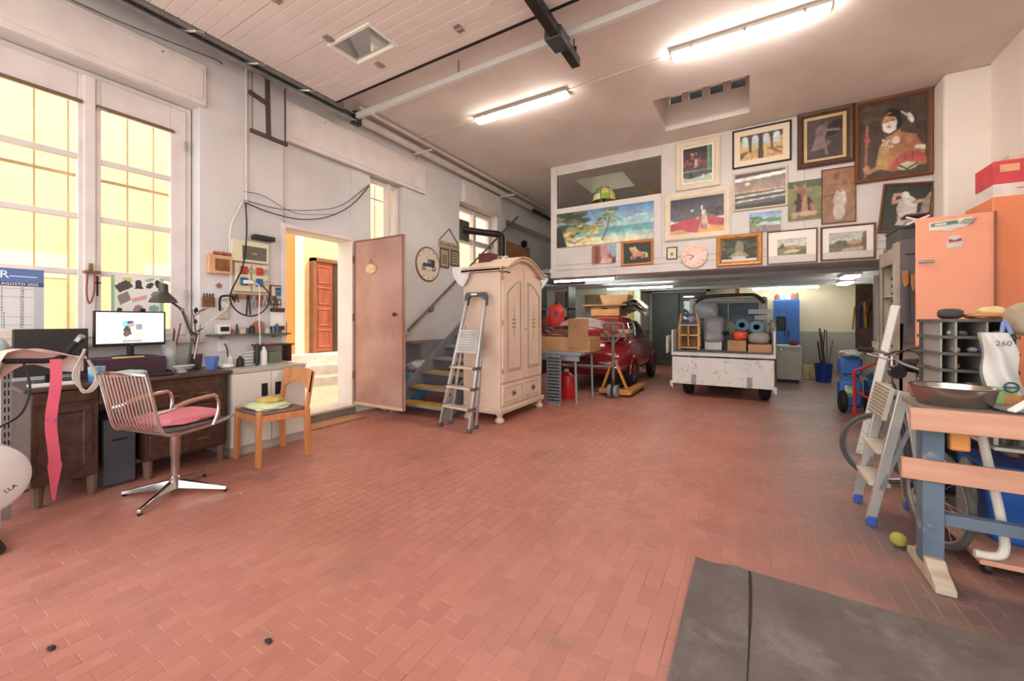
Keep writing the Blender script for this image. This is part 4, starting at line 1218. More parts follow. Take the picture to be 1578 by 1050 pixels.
# ---- desk lamp
la = thing('desk_lamp', 'black articulated desk lamp over the monitor', 'lamp', (-4.28, 1.63, .775))
LM = mat('grey_black_enamel', '#4e4a45', .35, .3, var=.1)
base = Vector((-4.28, 1.63, .775)); e1 = Vector((-4.28, 1.66, 1.06)); e2 = Vector((-4.27, 1.58, 1.30)); hd = Vector((-4.24, 1.44, 1.41))
MB().lathe([(0, 0), (.08, 0), (.08, .02), (.03, .035), (0, .035)], base, 20).build('base', LM, la)
for k, (p, q) in enumerate(((base, e1), (e1, e2))):
    for s in (-.012, .012):
        MB().tube([p + Vector((s, 0, .03 if k == 0 else 0)), q + Vector((s, 0, 0))], .006, 6).build('arm', LM, la)
for s in (-.012, .012):
    MB().tube([e2 + Vector((s, 0, 0)), hd + Vector((s, .02, -.02))], .006, 6).build('arm', LM, la)
for p in (e1, e2):
    MB().tube([p + Vector((-.02, 0, 0)), p + Vector((.02, 0, 0))], .014, 8).build('joint', STEEL, la)
sh = MB().lathe([(.0, .105), (.022, .105), (.032, .095), (.033, .035), (.045, .02), (.085, -.025), (.098, -.055), (.094, -.055), (.08, -.024), (.03, .015), (0, .02)], hd, 24)
sh.build('lamp_shade', LM, la)
MB().lathe([(0, -.045), (.02, -.035), (.028, -.01), (.015, .015), (0, .015)], hd, 12).build('bulb', mat('frosted_bulb', '#efe6d6', .3), la)
# plants by the lamp
pl = thing('dried_plant', 'dark leafy dried arrangement behind the desk lamp', 'plant', (-4.37, 1.72, .775))
MB().lathe([(0, 0), (.04, 0), (.055, .12), (.05, .12), (.036, .01), (0, .01)], (-4.37, 1.72, .775), 14).build('pot', mat('dark_pot', '#5a4a42', .6), pl)
rnd = random.Random(5)
LEAF = mat('dark_leaf', '#4a4d30', .6, var=.2); LEAFR = mat('reddish_twig', '#8a5048', .6, var=.2)
for k in range(16):
    a = rnd.uniform(0, 6.28); l = rnd.uniform(.15, .45); s = rnd.uniform(.02, .09)
    p0 = Vector((-4.37, 1.72, .88)); p2 = p0 + Vector((s * math.cos(a) * .6, s * math.sin(a), l)); pm = (p0 + p2) / 2 + Vector((0, .01, .02))
    if k < 6:
        b = MB().tube([p0, pm, p2], .003, 5, 3); b.build('twig', LEAFR, pl)
    else:
        d = Vector((math.cos(a) * .04, math.sin(a) * .05, .03))
        n = d.cross(Vector((0, 0, 1))).normalized() * .016
        b = MB(); b.add([p2 - d, p2 + n, p2 + d, p2 - n, p2 + Vector((0, 0, .008)) - d, p2 + n + Vector((0, 0, .008))], [(0, 1, 2, 3), (0, 4, 5, 1)]); b.build('leaf', LEAF, pl, smooth=False)
# black rectangular speaker/monitor back at far left
bm_ = thing('black_monitor', 'black flat monitor seen from behind on the desk left end', 'monitor', (-4.12, .79, .775))
box(-4.13, -4.10, .615, .962, .83, 1.147).build('shell', mat('matte_black', '#2d2b28', .55, var=.06), bm_, bev=.006)
box(-4.17, -4.13, .70, .88, .90, 1.08).build('rear_hump', BLACK, bm_, bev=.01)
box(-4.19, -4.06, .72, .86, .775, .79).build('foot', BLACK, bm_, bev=.003)
box(-4.15, -4.12, .76, .82, .785, .86).build('neck', BLACK, bm_)
tag(box(-3.88 - .14, -3.90, .66, .86, .776, .79).build('paper_pile', PAPER, bev=.001), 'white papers at the left front corner of the desk', 'paper')
# white and pink clutter at far left behind
b = MB().lump((-4.30, .56, 1.0), (.09, .07, .1), 21, .15); tag(b.build('teal_bag', mat('teal_plastic', '#7fa8ae', .4, second='#e0e2e0', scale=9)), 'teal and white plastic bag at the far left on the desk', 'bag')
tag(box(-4.48, -4.40, .87, 1.02, 1.03, 1.075).build('wooden_box', mat('orange_clay', '#b9784a', .6), bev=.015), 'small orange-brown box on the window sill', 'box')

# ---- calendar hanging in the window
ca = thing('wall_calendar', 'white monthly calendar with a blue header hanging at the window', 'calendar', (-4.50, .70, 1.13))
box(-4.515, -4.505, .50, .823, 1.13, 1.575).build('board', PAPER, ca)
canvas('print', (-4.5045, .50, 1.13), (0, .323, 0), (0, 0, .445), [('fill', '#d5d3d2'), ('r', 0, 1, .79, 1, '#5a74a8'), ('r', 0, 1, .715, .785, '#4a4668'), ('r', .86, 1, 0, .72, '#b9b9c2'), ('r', .38, .95, .93, .94, '#aab9d6'), ('r', .5, .9, .87, .88, '#c3cde0'), *[('r', .02, .84, .72 - k * .045, .722 - k * .045, '#bcbab9') for k in range(16)]], 40, 60, ca)
WINK = mat('white_ink', '#eceff4', .6, var=0)
text('month_title', 'AGOSTO 2025', .027, (-4.504, .623, 1.4555), (0, 1, 0), (0, 0, 1), WINK, ca)
text('logo_letter', 'R', .075, (-4.504, .615, 1.505), (0, 1, 0), (0, 0, 1), WINK, ca)
for k in range(15):
    text('date', '%d' % (k + 1), .0185, (-4.504, .622, 1.430 - k * .0200), (0, 1, 0), (0, 0, 1), TEXTK, ca)
    text('date', '%d' % (k + 17), .0185, (-4.504, .708, 1.430 - k * .0200), (0, 1, 0), (0, 0, 1), TEXTK, ca)
# ---- poster on the lower right pane
po = thing('shoe_poster', 'green edged poster of shoe photos on the lower window pane', 'poster', (-4.58, 1.38, 1.22))
box(-4.578, -4.570, 1.205, 1.555, 1.13, 1.585).build('board', PAPER, po)
canvas('print', (-4.5695, 1.205, 1.13), (0, .35, 0), (0, 0, .455), [('fill', '#e6e4de'), ('r', 0, .06, 0, 1, '#9cc49a'), ('r', .93, 1, 0, 1, '#9cc49a'), ('p', [(.05, .8), (.3, .95), (.4, .8), (.15, .68)], '#4d4a48'), ('p', [(.15, .95), (.36, .98), (.4, .88), (.3, .9)], '#d6c478'), ('p', [(.1, .62), (.3, .72), (.36, .55), (.16, .45)], '#8f8276'), ('e', .5, .86, .07, .08, '#3c3a3c'), ('p', [(.42, .76), (.6, .76), (.5, .95)], '#3c3a3c'), ('e', .72, .84, .08, .05, '#4a3f3c', .5), ('e', .88, .88, .06, .08, '#3a3436', .3), ('p', [(.62, .95), (.8, 1), (.8, .95), (.66, .9)], '#8fb98a'), ('p', [(.38, .58), (.66, .66), (.66, .58), (.38, .5)], '#d8a29a'), ('e', .84, .66, .1, .07, '#8a8a6c'), ('e', .15, .36, .06, .04, '#3c3a38'), ('e', .5, .36, .1, .1, '#a87f80'), ('p', [(.4, .2), (.6, .2), (.62, .4), (.52, .3)], '#6d3f4a'), ('e', .8, .4, .1, .06, '#7fb0a8')], 50, 60, po)
# crucifix/rosary on the mullion bracket
ro = thing('rosary', 'dark crucifix and red rosary hanging from a small bracket on the window', 'rosary', (-4.53, 1.08, 1.30))
box(-4.56, -4.49, 1.035, 1.125, 1.58, 1.60).build('bracket', BROWNW, ro, bev=.002)
box(-4.54, -4.51, 1.06, 1.085, 1.60, 1.66).build('figurine', mat('olive_brass', '#7d6f3c', .4, .3), ro, bev=.006)
MB().tube([(-4.50, 1.05, 1.58), (-4.50, 1.045, 1.42), (-4.50, 1.06, 1.34), (-4.50, 1.085, 1.42), (-4.50, 1.09, 1.58)], .006, 6, 5).build('beads', mat('red_beads', '#8f3f3f', .4), ro)
b = MB(); b.box(-4.505, -4.497, 1.10, 1.112, 1.40, 1.56); b.box(-4.505, -4.497, 1.085, 1.127, 1.50, 1.512); b.build('crucifix', BLACK, ro)

# ---- exercise bike at the left picture edge
eb = thing('exercise_bike', 'exercise bike with white flywheel cover and black handlebar at the left edge', 'exercise bike', (-3.55, .38, 0))
FW = mat('pale_flywheel', '#c9bfb9', .5, var=.04)
MB().lathe([(0, -.06), (.17, -.06), (.192, -.045), (.192, .045), (.17, .06), (0, .06)], (-3.50, .395, .36), 40, 'X').build('flywheel_cover', FW, eb)
text('lettering', 'LLA', .030, (-3.439, .492, .275), (0, .85, .5), (0, -.5, .85), BLACK, eb)
MB().tube([(-3.56, .30, .05), (-3.60, .36, .5), (-3.72, .50, .96)], .03, 10).build('frame_post', STEEL, eb)
for y in (.12, .45):
    MB().tube([(-3.70, y - .0, .03), (-3.30, y, .03)], .025, 10).build('foot_bar', BLACK, eb)
MB().tube([(-3.55, .12, .04), (-3.55, .45, .04)], .02, 8).build('base_bar', STEEL, eb)
MB().tube([(-3.72, .34, .965), (-3.72, .55, .965), (-3.72, .70, .957), (-3.72, .765, .985), (-3.72, .80, 1.04), (-3.72, .845, 1.085)], .016, 10, 4).build('handlebar', BLACKR, eb)
b = MB().tube([(-3.72, .82, 1.065), (-3.72, .835, 1.09), (-3.71, .842, 1.105)], .018, 8); b.build('grip', STEEL, eb)
# towel over the handlebar
def towel(u, v):
    y = .36 + .50 * u
    s = (v - .5) * 2
    drop = .0 if abs(s) < .12 else (abs(s) - .12)
    L = (.17 - .10 * u) * ((.95 if u < .22 else max(0, .95 - (u - .22) * 8)) if s > 0 else 1.2) * (1 + .2 * math.sin(9 * u))
    hump = .045 * math.exp(-((u - .42) / .22) ** 2)
    return (-3.735 + math.copysign(.02 + .02 * abs(s) + .008 * math.sin(14 * u + 3 * s), s) * min(1, abs(s) * 8), y, .988 + hump - L * drop - .02 * math.sin(u * 7) * abs(s) - .05 * max(0, u - .6))
tag(MB().grid(towel, 26, 16, .004).build('towel', mat('white_pink_towel', '#e3d3ca', .9, second='#d6a89c', scale=7, bump=.3, bscale=60)), 'white and pink towel draped over the black handlebar', 'towel')
b = MB()
def ribbon(u, v):
    z = .965 - .87 * v
    wd = (.028 if v < .75 else .028 * (1.0 - (v - .75) / .25) + .006)
    return (-3.695 + .008 * math.sin(9 * v), .722 - .012 * math.sin(3 * v) + (u - .5) * 2 * wd * .9 + .006 * math.sin(11 * v), z)
tag(b.grid(ribbon, 4, 40, .004).build('pink_ribbon', mat('pink_blue_ribbon', '#dc5f72', .7, var=.05, dirt=('#5a4a8a', 7.0, .55, .85))), 'long pink patterned cloth belt hanging from the handlebar', 'belt')
b = MB()
for k in range(3):
    b.tube([(-3.70 + .006 * k, .85, 1.02), (-3.69, .82 - .012 * k, .85), (-3.69, .845 + .01 * k, .74), (-3.69, .90 + .008 * k, .82), (-3.70, .865, .95)], .008, 6, 5)
tag(b.build('clear_hose', mat('clear_hose', '#b9aea4', .25)), 'loop of clear hose hanging from the handlebar end', 'hose')
pipe('black_cable', 'thin black cable hanging below the towel at the left edge', [(-3.72, .60, .95), (-3.70, .62, .80), (-3.66, .58, .66), (-3.6, .48, .60)], .006, BLACK, 'cable', 6, 5)
sp = thing('slotted_upright', 'slotted steel shelf upright at the left picture edge', 'shelf post', (-3.86, .555, 0))
MB().prism([(-3.865, .535), (-3.86, .535), (-3.86, .575), (-3.865, .575)], 0, .95, 'XY').build('strip', STEEL, sp)
for k in range(16):
    box(-3.8605, -3.859, .545, .552, .1 + k * .05, .13 + k * .05).build('slot', BLACK, sp); box(-3.8605, -3.859, .560, .567, .1 + k * .05, .13 + k * .05).build('slot', BLACK, sp)

# ---- chrome office chair (local: seat faces +Y)
oc = thing('office_chair', 'chrome wire swivel chair with curved armrests at the desk', 'chair', (-3.44, 1.235, 0), math.radians(13))
R = oc
for k in range(4):
    a = k * PI / 2 + math.radians(25)
    d = Vector((math.cos(a), math.sin(a), 0)); s = Vector((-d.y, d.x, 0))
    b = MB(); L = .33
    b.add([d * .03 + s * .028 + Vector((0, 0, .045)), d * .03 - s * .028 + Vector((0, 0, .045)), d * L - s * .014 + Vector((0, 0, .014)), d * L + s * .014 + Vector((0, 0, .014)),
           d * .03 + s * .02 + Vector((0, 0, .10)), d * .03 - s * .02 + Vector((0, 0, .10)), d * L - s * .008 + Vector((0, 0, .038)), d * L + s * .008 + Vector((0, 0, .038))],
          [(0, 3, 2, 1), (4, 5, 6, 7), (0, 1, 5, 4), (1, 2, 6, 5), (2, 3, 7, 6), (3, 0, 4, 7)])
    b.build('base_leg', CHROME, R, w=False, bev=.004)
    MB().lathe([(0, 0), (.012, 0), (.014, .014), (0, .014)], d * (L - .012), 8).build('glide', BLACK, R, w=False)
MB().lathe([(.035, .04), (.035, .12), (.026, .13), (.026, .26), (.032, .27), (.032, .46), (0, .46)], (0, 0, 0), 18).build('column', mat('brushed_chrome', '#b9aaa4', .25, .9), R, w=False)
b = box(-.21, .21, -.21, .22, .475, .505); b.build('seat', mat('grey_vinyl', '#5d5a58', .5), R, w=False, bev=.012)
for s in (-1, 1):
    x = s * .225
    MB().tube([(x, .26, .515), (x, .12, .482), (x, -.10, .468), (x, -.20, .48), (x, -.235, .54), (x, -.27, .70), (x, -.305, .865)], .011, 8, 4).build('side_rail', CHROME, R, w=False)
    x2 = s * .235
    MB().tube([(x2, .09, .475), (x2, .125, .56), (x2, .125, .645), (x2, .08, .685), (x2, -.06, .665), (x2, -.17, .635), (x2, -.255, .625)], .011, 8, 4).build('armrest', CHROME, R, w=False)
    MB().tube([(x2, .10, .682), (x2, -.06, .671), (x2, -.15, .648)], .0135, 8, 3).build('arm_pad', mat('arm_pad_wood', '#b0806a', .4), R, w=False)
MB().tube([(-.225, -.305, .865), (-.1, -.318, .872), (.1, -.318, .872), (.225, -.305, .865)], .011, 8, 3).build('top_rail', CHROME, R, w=False)
MB().tube([(-.225, -.20, .48), (.225, -.20, .48)], .008, 8).build('cross_rail', CHROME, R, w=False)
for k in range(13):
    x = -.20 + k * .0333
    MB().tube([(x, -.20, .48), (x, -.245, .54), (x, -.28, .70), (x, -.314, .868)], .0055, 6, 3).build('back_wire', CHROME, R, w=False)
cu = MB().lump((0, 0, 0), (.20, .19, .032), 8, .10, 24, 12, 4.0)
for v in cu.v:
    v.xyz = Matrix.Rotation(math.radians(13), 3, 'Z') @ v + Vector((-3.435, 1.255, .538))
tag(cu.build('seat_cushion', mat('pink_cushion', '#d97f88', .8, var=.06, bump=.2)), 'flat pink cushion on the chrome office chair', 'cushion')

# ---- wooden chair with towels
ch = thing('wooden_chair', 'light brown wooden chair with folded towels on its seat', 'chair', (-3.64, 2.0, 0))
for (x, y, tx, ty, h) in ((-3.86, 1.82, -3.845, 1.83, .455), (-3.455, 1.79, -3.455, 1.80, .455)):
    b = MB().bar((x, y, 0), (tx, ty, h), .038, .038, up=(0, 1, 0)); b.build('front_leg', BEECH, ch, bev=.005)
for (x, y) in ((-3.85, 2.215), (-3.40, 2.185)):
    b = MB(); b.bar((x, y + .01, 0), (x, y - .01, .43), .036, .045, up=(0, 1, 0)); b.bar((x, y - .01, .42), (x, y + .045, .745), .03, .036, up=(0, 1, 0)); b.build('back_leg', BEECH, ch, bev=.004)
b = MB(); b.bar((-3.85, 1.83, .39), (-3.46, 1.80, .39), .022, .055); b.build('front_rail', BEECH, ch, bev=.003)
b = MB(); b.bar((-3.455, 1.80, .39), (-3.40, 2.18, .39), .022, .055); b.build('side_rail', BEECH, ch, bev=.003)
b = MB(); b.bar((-3.845, 1.83, .39), (-3.85, 2.21, .39), .022, .055); b.build('side_rail', BEECH, ch, bev=.003)
b = MB().prism([(-3.86, 1.81), (-3.44, 1.785), (-3.395, 2.175), (-3.86, 2.205)], .417, .442, 'XY'); b.build('seat', mat('brown_upholstery', '#7d6156', .8, var=.1), ch, bev=.01)
arc = [(-3.86 + .475 * t, .755 + .012 * math.sin(PI * t)) for t in [i / 10 for i in range(11)]]
low = [(-3.86 + .475 * t, .60 - .035 + .07 * math.sin(PI * t) ** 0.8) for t in [i / 10 for i in range(11)]][::-1]
b = MB().prism(arc + low, 0, .018, 'XZ')
for v in b.v:
    t = (v.x + 3.86) / .475
    v.y += 2.222 - .035 * t + .02 * math.sin(PI * t) + (v.z - .6) * .16
b.build('backrest', wood('chair_back_veneer', '#c98a5c', '#b9764a', .4, (8, 8, 1)), ch, smooth=False)
b = MB().lump((-3.64, 1.97, .462), (.17, .15, .03), 31, .16, 26, 12, 3, flat=.018); tag(b.build('towel', mat('pale_green_towel', '#d3d6ab', .95, var=.08, bump=.3)), 'pale green folded towel on the wooden chair', 'towel')
b = MB().lump((-3.67, 2.01, .500), (.11, .10, .026), 33, .25, 24, 12, 2.6, flat=.018); tag(b.build('towel', mat('mustard_towel', '#cdb25f', .95, var=.1, bump=.3)), 'crumpled mustard towel lying on the green towel', 'towel')

# ---- doormat, step bits
tag(box(-4.37, -4.12, 2.70, 3.40, .0, .018).build('doormat', mat('coir_mat', '#b98a62', .95, var=.15, scale=40, bump=.5, bscale=90), bev=.005), 'brown coir doormat at the stone step', 'doormat')

# ================================================================== LEFT WALL FITTINGS
# shelf with small things
ws = thing('wall_shelf', 'narrow dark wall shelf crowded with small things', 'shelf', (-4.40, 2.21, 1.05))
box(-4.45, -4.33, 1.83, 2.59, 1.055, 1.072).build('board', mat('green_grey_shelf', '#5d6052', .6), ws, bev=.002)
for y in (1.95, 2.45):
    box(-4.45, -4.36, y - .008, y + .008, 1.03, 1.055).build('bracket', STEEL, ws)
r_ = thing('clock_radio', 'white box clock radio with dark display on the wall shelf', 'radio', (-4.39, 1.95, 1.072))
box(-4.43, -4.355, 1.895, 2.005, 1.072, 1.165).build('case', WHITEPL, r_, bev=.008)
box(-4.356, -4.351, 1.915, 1.99, 1.10, 1.145).build('display', BLACK, r_, bev=.002)
for (y, w_, h_, c, lab, nm) in ((2.04, .03, .045, '#a8574c', 'small red tin next to the clock radio', 'tin'), (2.075, .022, .10, '#4a4038', 'dark little figurine on the wall shelf', 'figurine'), (2.125, .05, .05, '#d6c9a8', 'cream matchbox on the wall shelf', 'matchbox'), (2.17, .03, .06, '#5d5a44', 'olive jar on the wall shelf', 'jar'), (2.215, .05, .085, '#33302e', 'black round tin on the wall shelf', 'tin'), (2.37, .055, .055, '#c9c4bc', 'white roll on the wall shelf', 'roll'), (2.47, .04, .10, '#46587a', 'blue tube on the wall shelf', 'tube'), (2.43, .03, .07, '#6d7a8a', 'grey-blue little bottle on the wall shelf', 'bottle')):
    m_ = mat('bit_' + c[1:], c, .5)
    pr = [(0, 0), (w_ / 2, 0), (w_ / 2, h_ * .75), (w_ * .32, h_ * .88), (w_ * .32, h_), (0, h_)]
    if nm == 'matchbox':
        o = box(-4.42, -4.37, y - w_ / 2, y + w_ / 2, 1.072, 1.072 + h_).build(nm, m_, bev=.003)
    else:
        o = MB().lathe(pr, (-4.39, y, 1.072), 14).build(nm, m_)
    tag(o, lab, nm)
b = MB().lathe([(0, -.012), (.062, -.012), (.066, 0), (0, 0)], (-4.41, 2.29, 1.14), 24, 'X'); tag(b.build('wooden_disc', mat('brown_disc', '#a8745c', .5)), 'round brown wooden disc leaning at the back of the wall shelf', 'disc')
# fuse box + sockets
fb = thing('fuse_box', 'cream electric fuse box with dark window on the wall', 'fuse box', (-4.43, 2.21, 1.80))
box(-4.45, -4.40, 2.03, 2.395, 1.80, 2.02).build('case', CREAMPL, fb, bev=.008)
box(-4.402, -4.397, 2.13, 2.365, 1.825, 1.965).build('window', mat('smoked_window', '#6d675c', .2), fb, bev=.004)
box(-4.398, -4.394, 2.22, 2.27, 1.88, 1.90).build('label_plate', mat('tan_plate', '#a89878', .5), fb)
sp_ = thing('socket_panel', 'cream socket panel with red and blue industrial sockets', 'socket panel', (-4.43, 2.23, 1.50))
box(-4.45, -4.405, 2.07, 2.39, 1.50, 1.785).build('case', CREAMPL, sp_, bev=.006)
for (y, z, c) in ((2.145, 1.715, '#c4423c'), (2.295, 1.715, '#c4423c'), (2.145, 1.60, '#3a6299'), (2.295, 1.60, '#3a6299')):
    box(-4.406, -4.39, y - .035, y + .035, z - .04, z + .04).build('socket_lid', mat('lid_' + c[1:], c, .4), sp_, bev=.008)
    k = MB().lathe([(.0, 0), (.028, 0), (.028, .012), (.022, .012), (.018, .004), (0, .004)], (-4.405, y + .07, z), 16, 'X'); k.build('round_socket', mat('socket_grey', '#b9b5a2', .4), sp_)
box(-4.406, -4.402, 2.216, 2.222, 1.51, 1.775).build('seam', DARKM, sp_)
pg = thing('white_plug', 'white plug and adaptor in the left blue socket', 'plug', (-4.38, 2.17, 1.585))
box(-4.39, -4.345, 2.125, 2.215, 1.575, 1.612).build('body', WHITEPL, pg, bev=.008)
MB().tube([(-4.36, 2.215, 1.59), (-4.34, 2.26, 1.56), (-4.36, 2.275, 1.44), (-4.34, 2.26, 1.25), (-4.33, 2.27, .90)], .006, 6, 5).build('cord', WHITEPL, pg)
pipe('black_cable_loop', 'black cable hanging in a big loop below the sockets', [(-4.42, 2.17, 2.40), (-4.41, 2.175, 2.1), (-4.37, 2.12, 1.75), (-4.36, 2.00, 1.45), (-4.36, 2.06, 1.30), (-4.36, 2.20, 1.25), (-4.36, 2.33, 1.32), (-4.37, 2.38, 1.46), (-4.39, 2.34, 1.55), (-4.40, 2.30, 1.58)], .007, BLACK, 'cable', 6, 5)
pipe('white_cable', 'white cable running down beside the fuse box to the desk', [(-4.43, 2.14, 2.40), (-4.42, 2.03, 2.1), (-4.41, 2.03, 1.6), (-4.40, 2.0, 1.35), (-4.38, 1.90, 1.25), (-4.36, 1.76, 1.12), (-4.30, 1.68, .86)], .006, WHITEPL, 'cable', 6, 5)
tag(box(-4.45, -4.37, 2.235, 2.445, 2.045, 2.095).build('black_device', BLACK, bev=.006), 'small black box on top of the fuse box', 'device')
# wooden relief clock with fruit on top
wk = thing('wooden_plaque', 'orange wooden box plaque with dried fruit on top', 'plaque', (-4.43, 1.93, 1.65))
box(-4.45, -4.39, 1.835, 2.035, 1.655, 1.835).build('box', mat('light_orange_wood', '#d9a57f', .5, var=.08), wk, bev=.005)
box(-4.391, -4.385, 1.885, 2.01, 1.685, 1.80).build('relief', mat('brown_relief', '#8f6240', .6, var=.2, scale=30, bump=.4), wk, bev=.004)
rnd = random.Random(3)
for k in range(6):
    MB().lump((-4.42 + rnd.uniform(-.01, .02), 1.90 + k * .022, 1.85 + rnd.uniform(0, .012)), (.018, .018, .016), k, .1, 10, 8).build('dried_fruit', mat('dried_fruit', '#b9694a', .5, var=.2), wk)
st_ = MB().prism([(1.94 + (.032 if i % 2 == 0 else .014) * math.sin(i * PI / 5), 1.545 + (.032 if i % 2 == 0 else .014) * math.cos(i * PI / 5)) for i in range(10)], -4.445, -4.435, 'YZ')
tag(st_.build('star_ornament', mat('red_straw', '#a85f4c', .6)), 'small red star ornament hanging under the wooden plaque', 'ornament')
sg = thing('key_plaque', 'small brown wooden plaque with carved figures near the window', 'plaque', (-4.44, 1.85, 1.33))
box(-4.45, -4.435, 1.80, 1.905, 1.335, 1.425).build('board', BROWNW, sg, bev=.004)
for k in range(4):
    MB().lathe([(0, 0), (.009, 0), (.006, .02), (.009, .03), (0, .04 + .006 * (k % 2))], (-4.443, 1.815 + k * .025, 1.425), 8).build('figure', mat('dark_green_brown', '#4d4a34', .6), sg)
ph = thing('wall_telephone', 'old pale wall telephone below the plaque', 'telephone', (-4.43, 1.98, 1.2))
box(-4.45, -4.41, 1.92, 2.02, 1.22, 1.42).build('body', mat('pale_phone', '#cfc6ba', .4), ph, bev=.012)
MB().tube([(-4.39, 1.925, 1.30), (-4.375, 1.92, 1.42), (-4.375, 1.97, 1.445), (-4.375, 2.03, 1.44), (-4.39, 2.04, 1.41)], .010, 8, 4).build('handset', BLACK, ph)
MB().lathe([(0, 0), (.032, 0), (.03, .008), (0, .008)], (-4.41, 1.97, 1.36), 16, 'X').build('dial', WHITEPL, ph)
# tool rail
tl_ = thing('tool_rail', 'brown wooden hook rail under the sockets', 'hook rail', (-4.44, 2.25, 1.42))
box(-4.45, -4.435, 2.05, 2.49, 1.425, 1.475).build('board', mat('rail_brown', '#a9774f', .6), tl_, bev=.003)
for k in range(8):
    MB().tube([(-4.435, 2.08 + k * .055, 1.45), (-4.415, 2.08 + k * .055, 1.445), (-4.415, 2.08 + k * .055, 1.457)], .003, 6).build('hook', STEEL, tl_)
for (y, l, c, lab, nm) in ((2.08, .06, '#4d342a', 'short brown brush on the hook rail', 'brush'), (2.19, .19, '#2b2b2d', 'black-handled pliers on the hook rail', 'pliers'), (2.245, .12, '#9aa3a6', 'grey scissors on the hook rail', 'scissors'), (2.30, .10, '#a8483f', 'red-handled cutters on the hook rail', 'cutters'), (2.355, .09, '#c9bfae', 'pale keys on the hook rail', 'keys'), (2.465, .11, '#4b4a52', 'dark spanner on the hook rail', 'spanner'), (2.41, .08, '#8f8880', 'grey tool on the hook rail', 'tool')):
    m_ = mat('tool_' + c[1:], c, .45, .2)
    b = MB()
    b.bar((-4.41, y - .006, 1.445), (-4.408, y - .018, 1.445 - l), .012, .014, up=(1, 0, 0)); b.bar((-4.41, y + .006, 1.445), (-4.408, y + .018, 1.445 - l * .95), .012, .014, up=(1, 0, 0)); b.bar((-4.41, y, 1.44), (-4.41, y, 1.465), .024, .012, up=(1, 0, 0))
    tag(b.build(nm, m_, bev=.003), lab, nm)
# framed picture and note pad right of sockets
fp = thing('photo_frame', 'brown framed photo with blue scene beside the doorway', 'picture frame', (-4.44, 2.50, 1.37))
MB().ring((-4.449, 2.425, 1.375), (0, 1, 0), (0, 0, 1), (1, 0, 0), .15, .215, [(0, 0), (0, .014), (.012, .014), (.014, .003)]).build('frame', MBROWN, fp, smooth=False)
box(-4.449, -4.444, 2.43, 2.57, 1.38, 1.585).build('backing', PAPER, fp)
canvas('print', (-4.4435, 2.437, 1.387), (0, .126, 0), (0, 0, .19), [('fill', '#ded3bd'), ('r', .35, 1, .45, .95, '#4a7ea8'), ('r', .35, 1, .8, .95, '#4d4a48'), ('r', .35, 1, .3, .45, '#c9b98f'), ('r', .4, .95, .0, .3, '#6d6a5c'), ('p', [(.6, 0), (.8, 0), (.7, .25)], '#efece6'), ('e', .68, .6, .22, .08, '#3f5f7d')], 24, 34, fp)
np_ = thing('note_holder', 'wall paper-roll holder with white paper and brown bars', 'holder', (-4.43, 2.50, 1.08))
box(-4.45, -4.42, 2.43, 2.565, 1.10, 1.345).build('paper', PAPER, np_, bev=.004)
for z in (1.32, 1.125):
    box(-4.45, -4.405, 2.43, 2.565, z - .022, z + .022).build('bar', mat('dark_brown_bar', '#5d3f33', .5), np_, bev=.004)
box(-4.445, -4.43, 2.575, 2.605, 1.03, 1.19).build('end_plate', mat('tan_end', '#a37a5a', .6), np_)
so = thing('wall_socket', 'white wall socket with a black plug below the shelf', 'socket', (-4.44, 1.99, .93))
box(-4.45, -4.44, 1.93, 2.03, .90, 1.02).build('plate', WHITEPL, so, bev=.003)
MB().tube([(-4.43, 1.98, .975), (-4.41, 1.985, .965), (-4.41, 2.0, .90), (-4.40, 2.0, .78)], .006, 6, 4).build('plug_cord', BLACK, so)
# on top of the cabinet: little bracket shelf with clock, bottles
cs = thing('cabinet_top_shelf', 'small dark wooden stand on the metal cabinet', 'stand', (-4.33, 2.4, .768))
box(-4.42, -4.25, 2.22, 2.58, .945, .96).build('top', DARKW, cs, bev=.003)
for y in (2.25, 2.55):
    box(-4.41, -4.27, y - .01, y + .01, .768, .945).build('side', DARKW, cs)
tag(box(-4.38, -4.28, 2.33, 2.46, .768, .88).build('green_box', mat('green_carton', '#6f7d66', .6), bev=.004), 'green box inside the small dark stand', 'box')
tag(box(-4.38, -4.30, 2.30, 2.42, .96, .975).build('booklet', mat('reddish_booklet', '#b97d72', .6)), 'thin reddish booklet on the small dark stand', 'booklet')
for (y, x, r0, h_, c, lab, nm) in ((1.93, -4.2, .028, .12, '#d9cdc4', 'pale pink cup on the metal cabinet', 'cup'), (1.99, -4.15, .032, .10, '#2f2622', 'dark jar on the metal cabinet', 'jar'), (2.19, -4.12, .03, .18, '#e6e3dc', 'white spray bottle on the metal cabinet', 'bottle'), (2.115, -4.10, .014, .22, '#232325', 'black torch standing on the metal cabinet', 'torch')):
    o = MB().lathe([(0, 0), (r0, 0), (r0, h_ * .72), (r0 * .45, h_ * .86), (r0 * .45, h_), (0, h_)], (x, y, .768), 14).build(nm, mat('cabbit_' + c[1:], c, .4)); tag(o, lab, nm)
b = MB()
for k in range(5):
    b.bar((-4.15, 2.02 + k * .004, .78 + k * .03), (-4.15, 2.09 + k * .004, .765 + .02 + k * .03), .05, .006)
tag(b.build('white_rack', WHITEPL), 'small white plastic rack leaning on the metal cabinet', 'rack')
b = MB().lump((-4.15, 1.86, .79), (.09, .06, .022), 5, .2, flat=.02); tag(b.build('paper_towels', PAPER), 'crumpled white paper at the left end of the metal cabinet', 'paper')
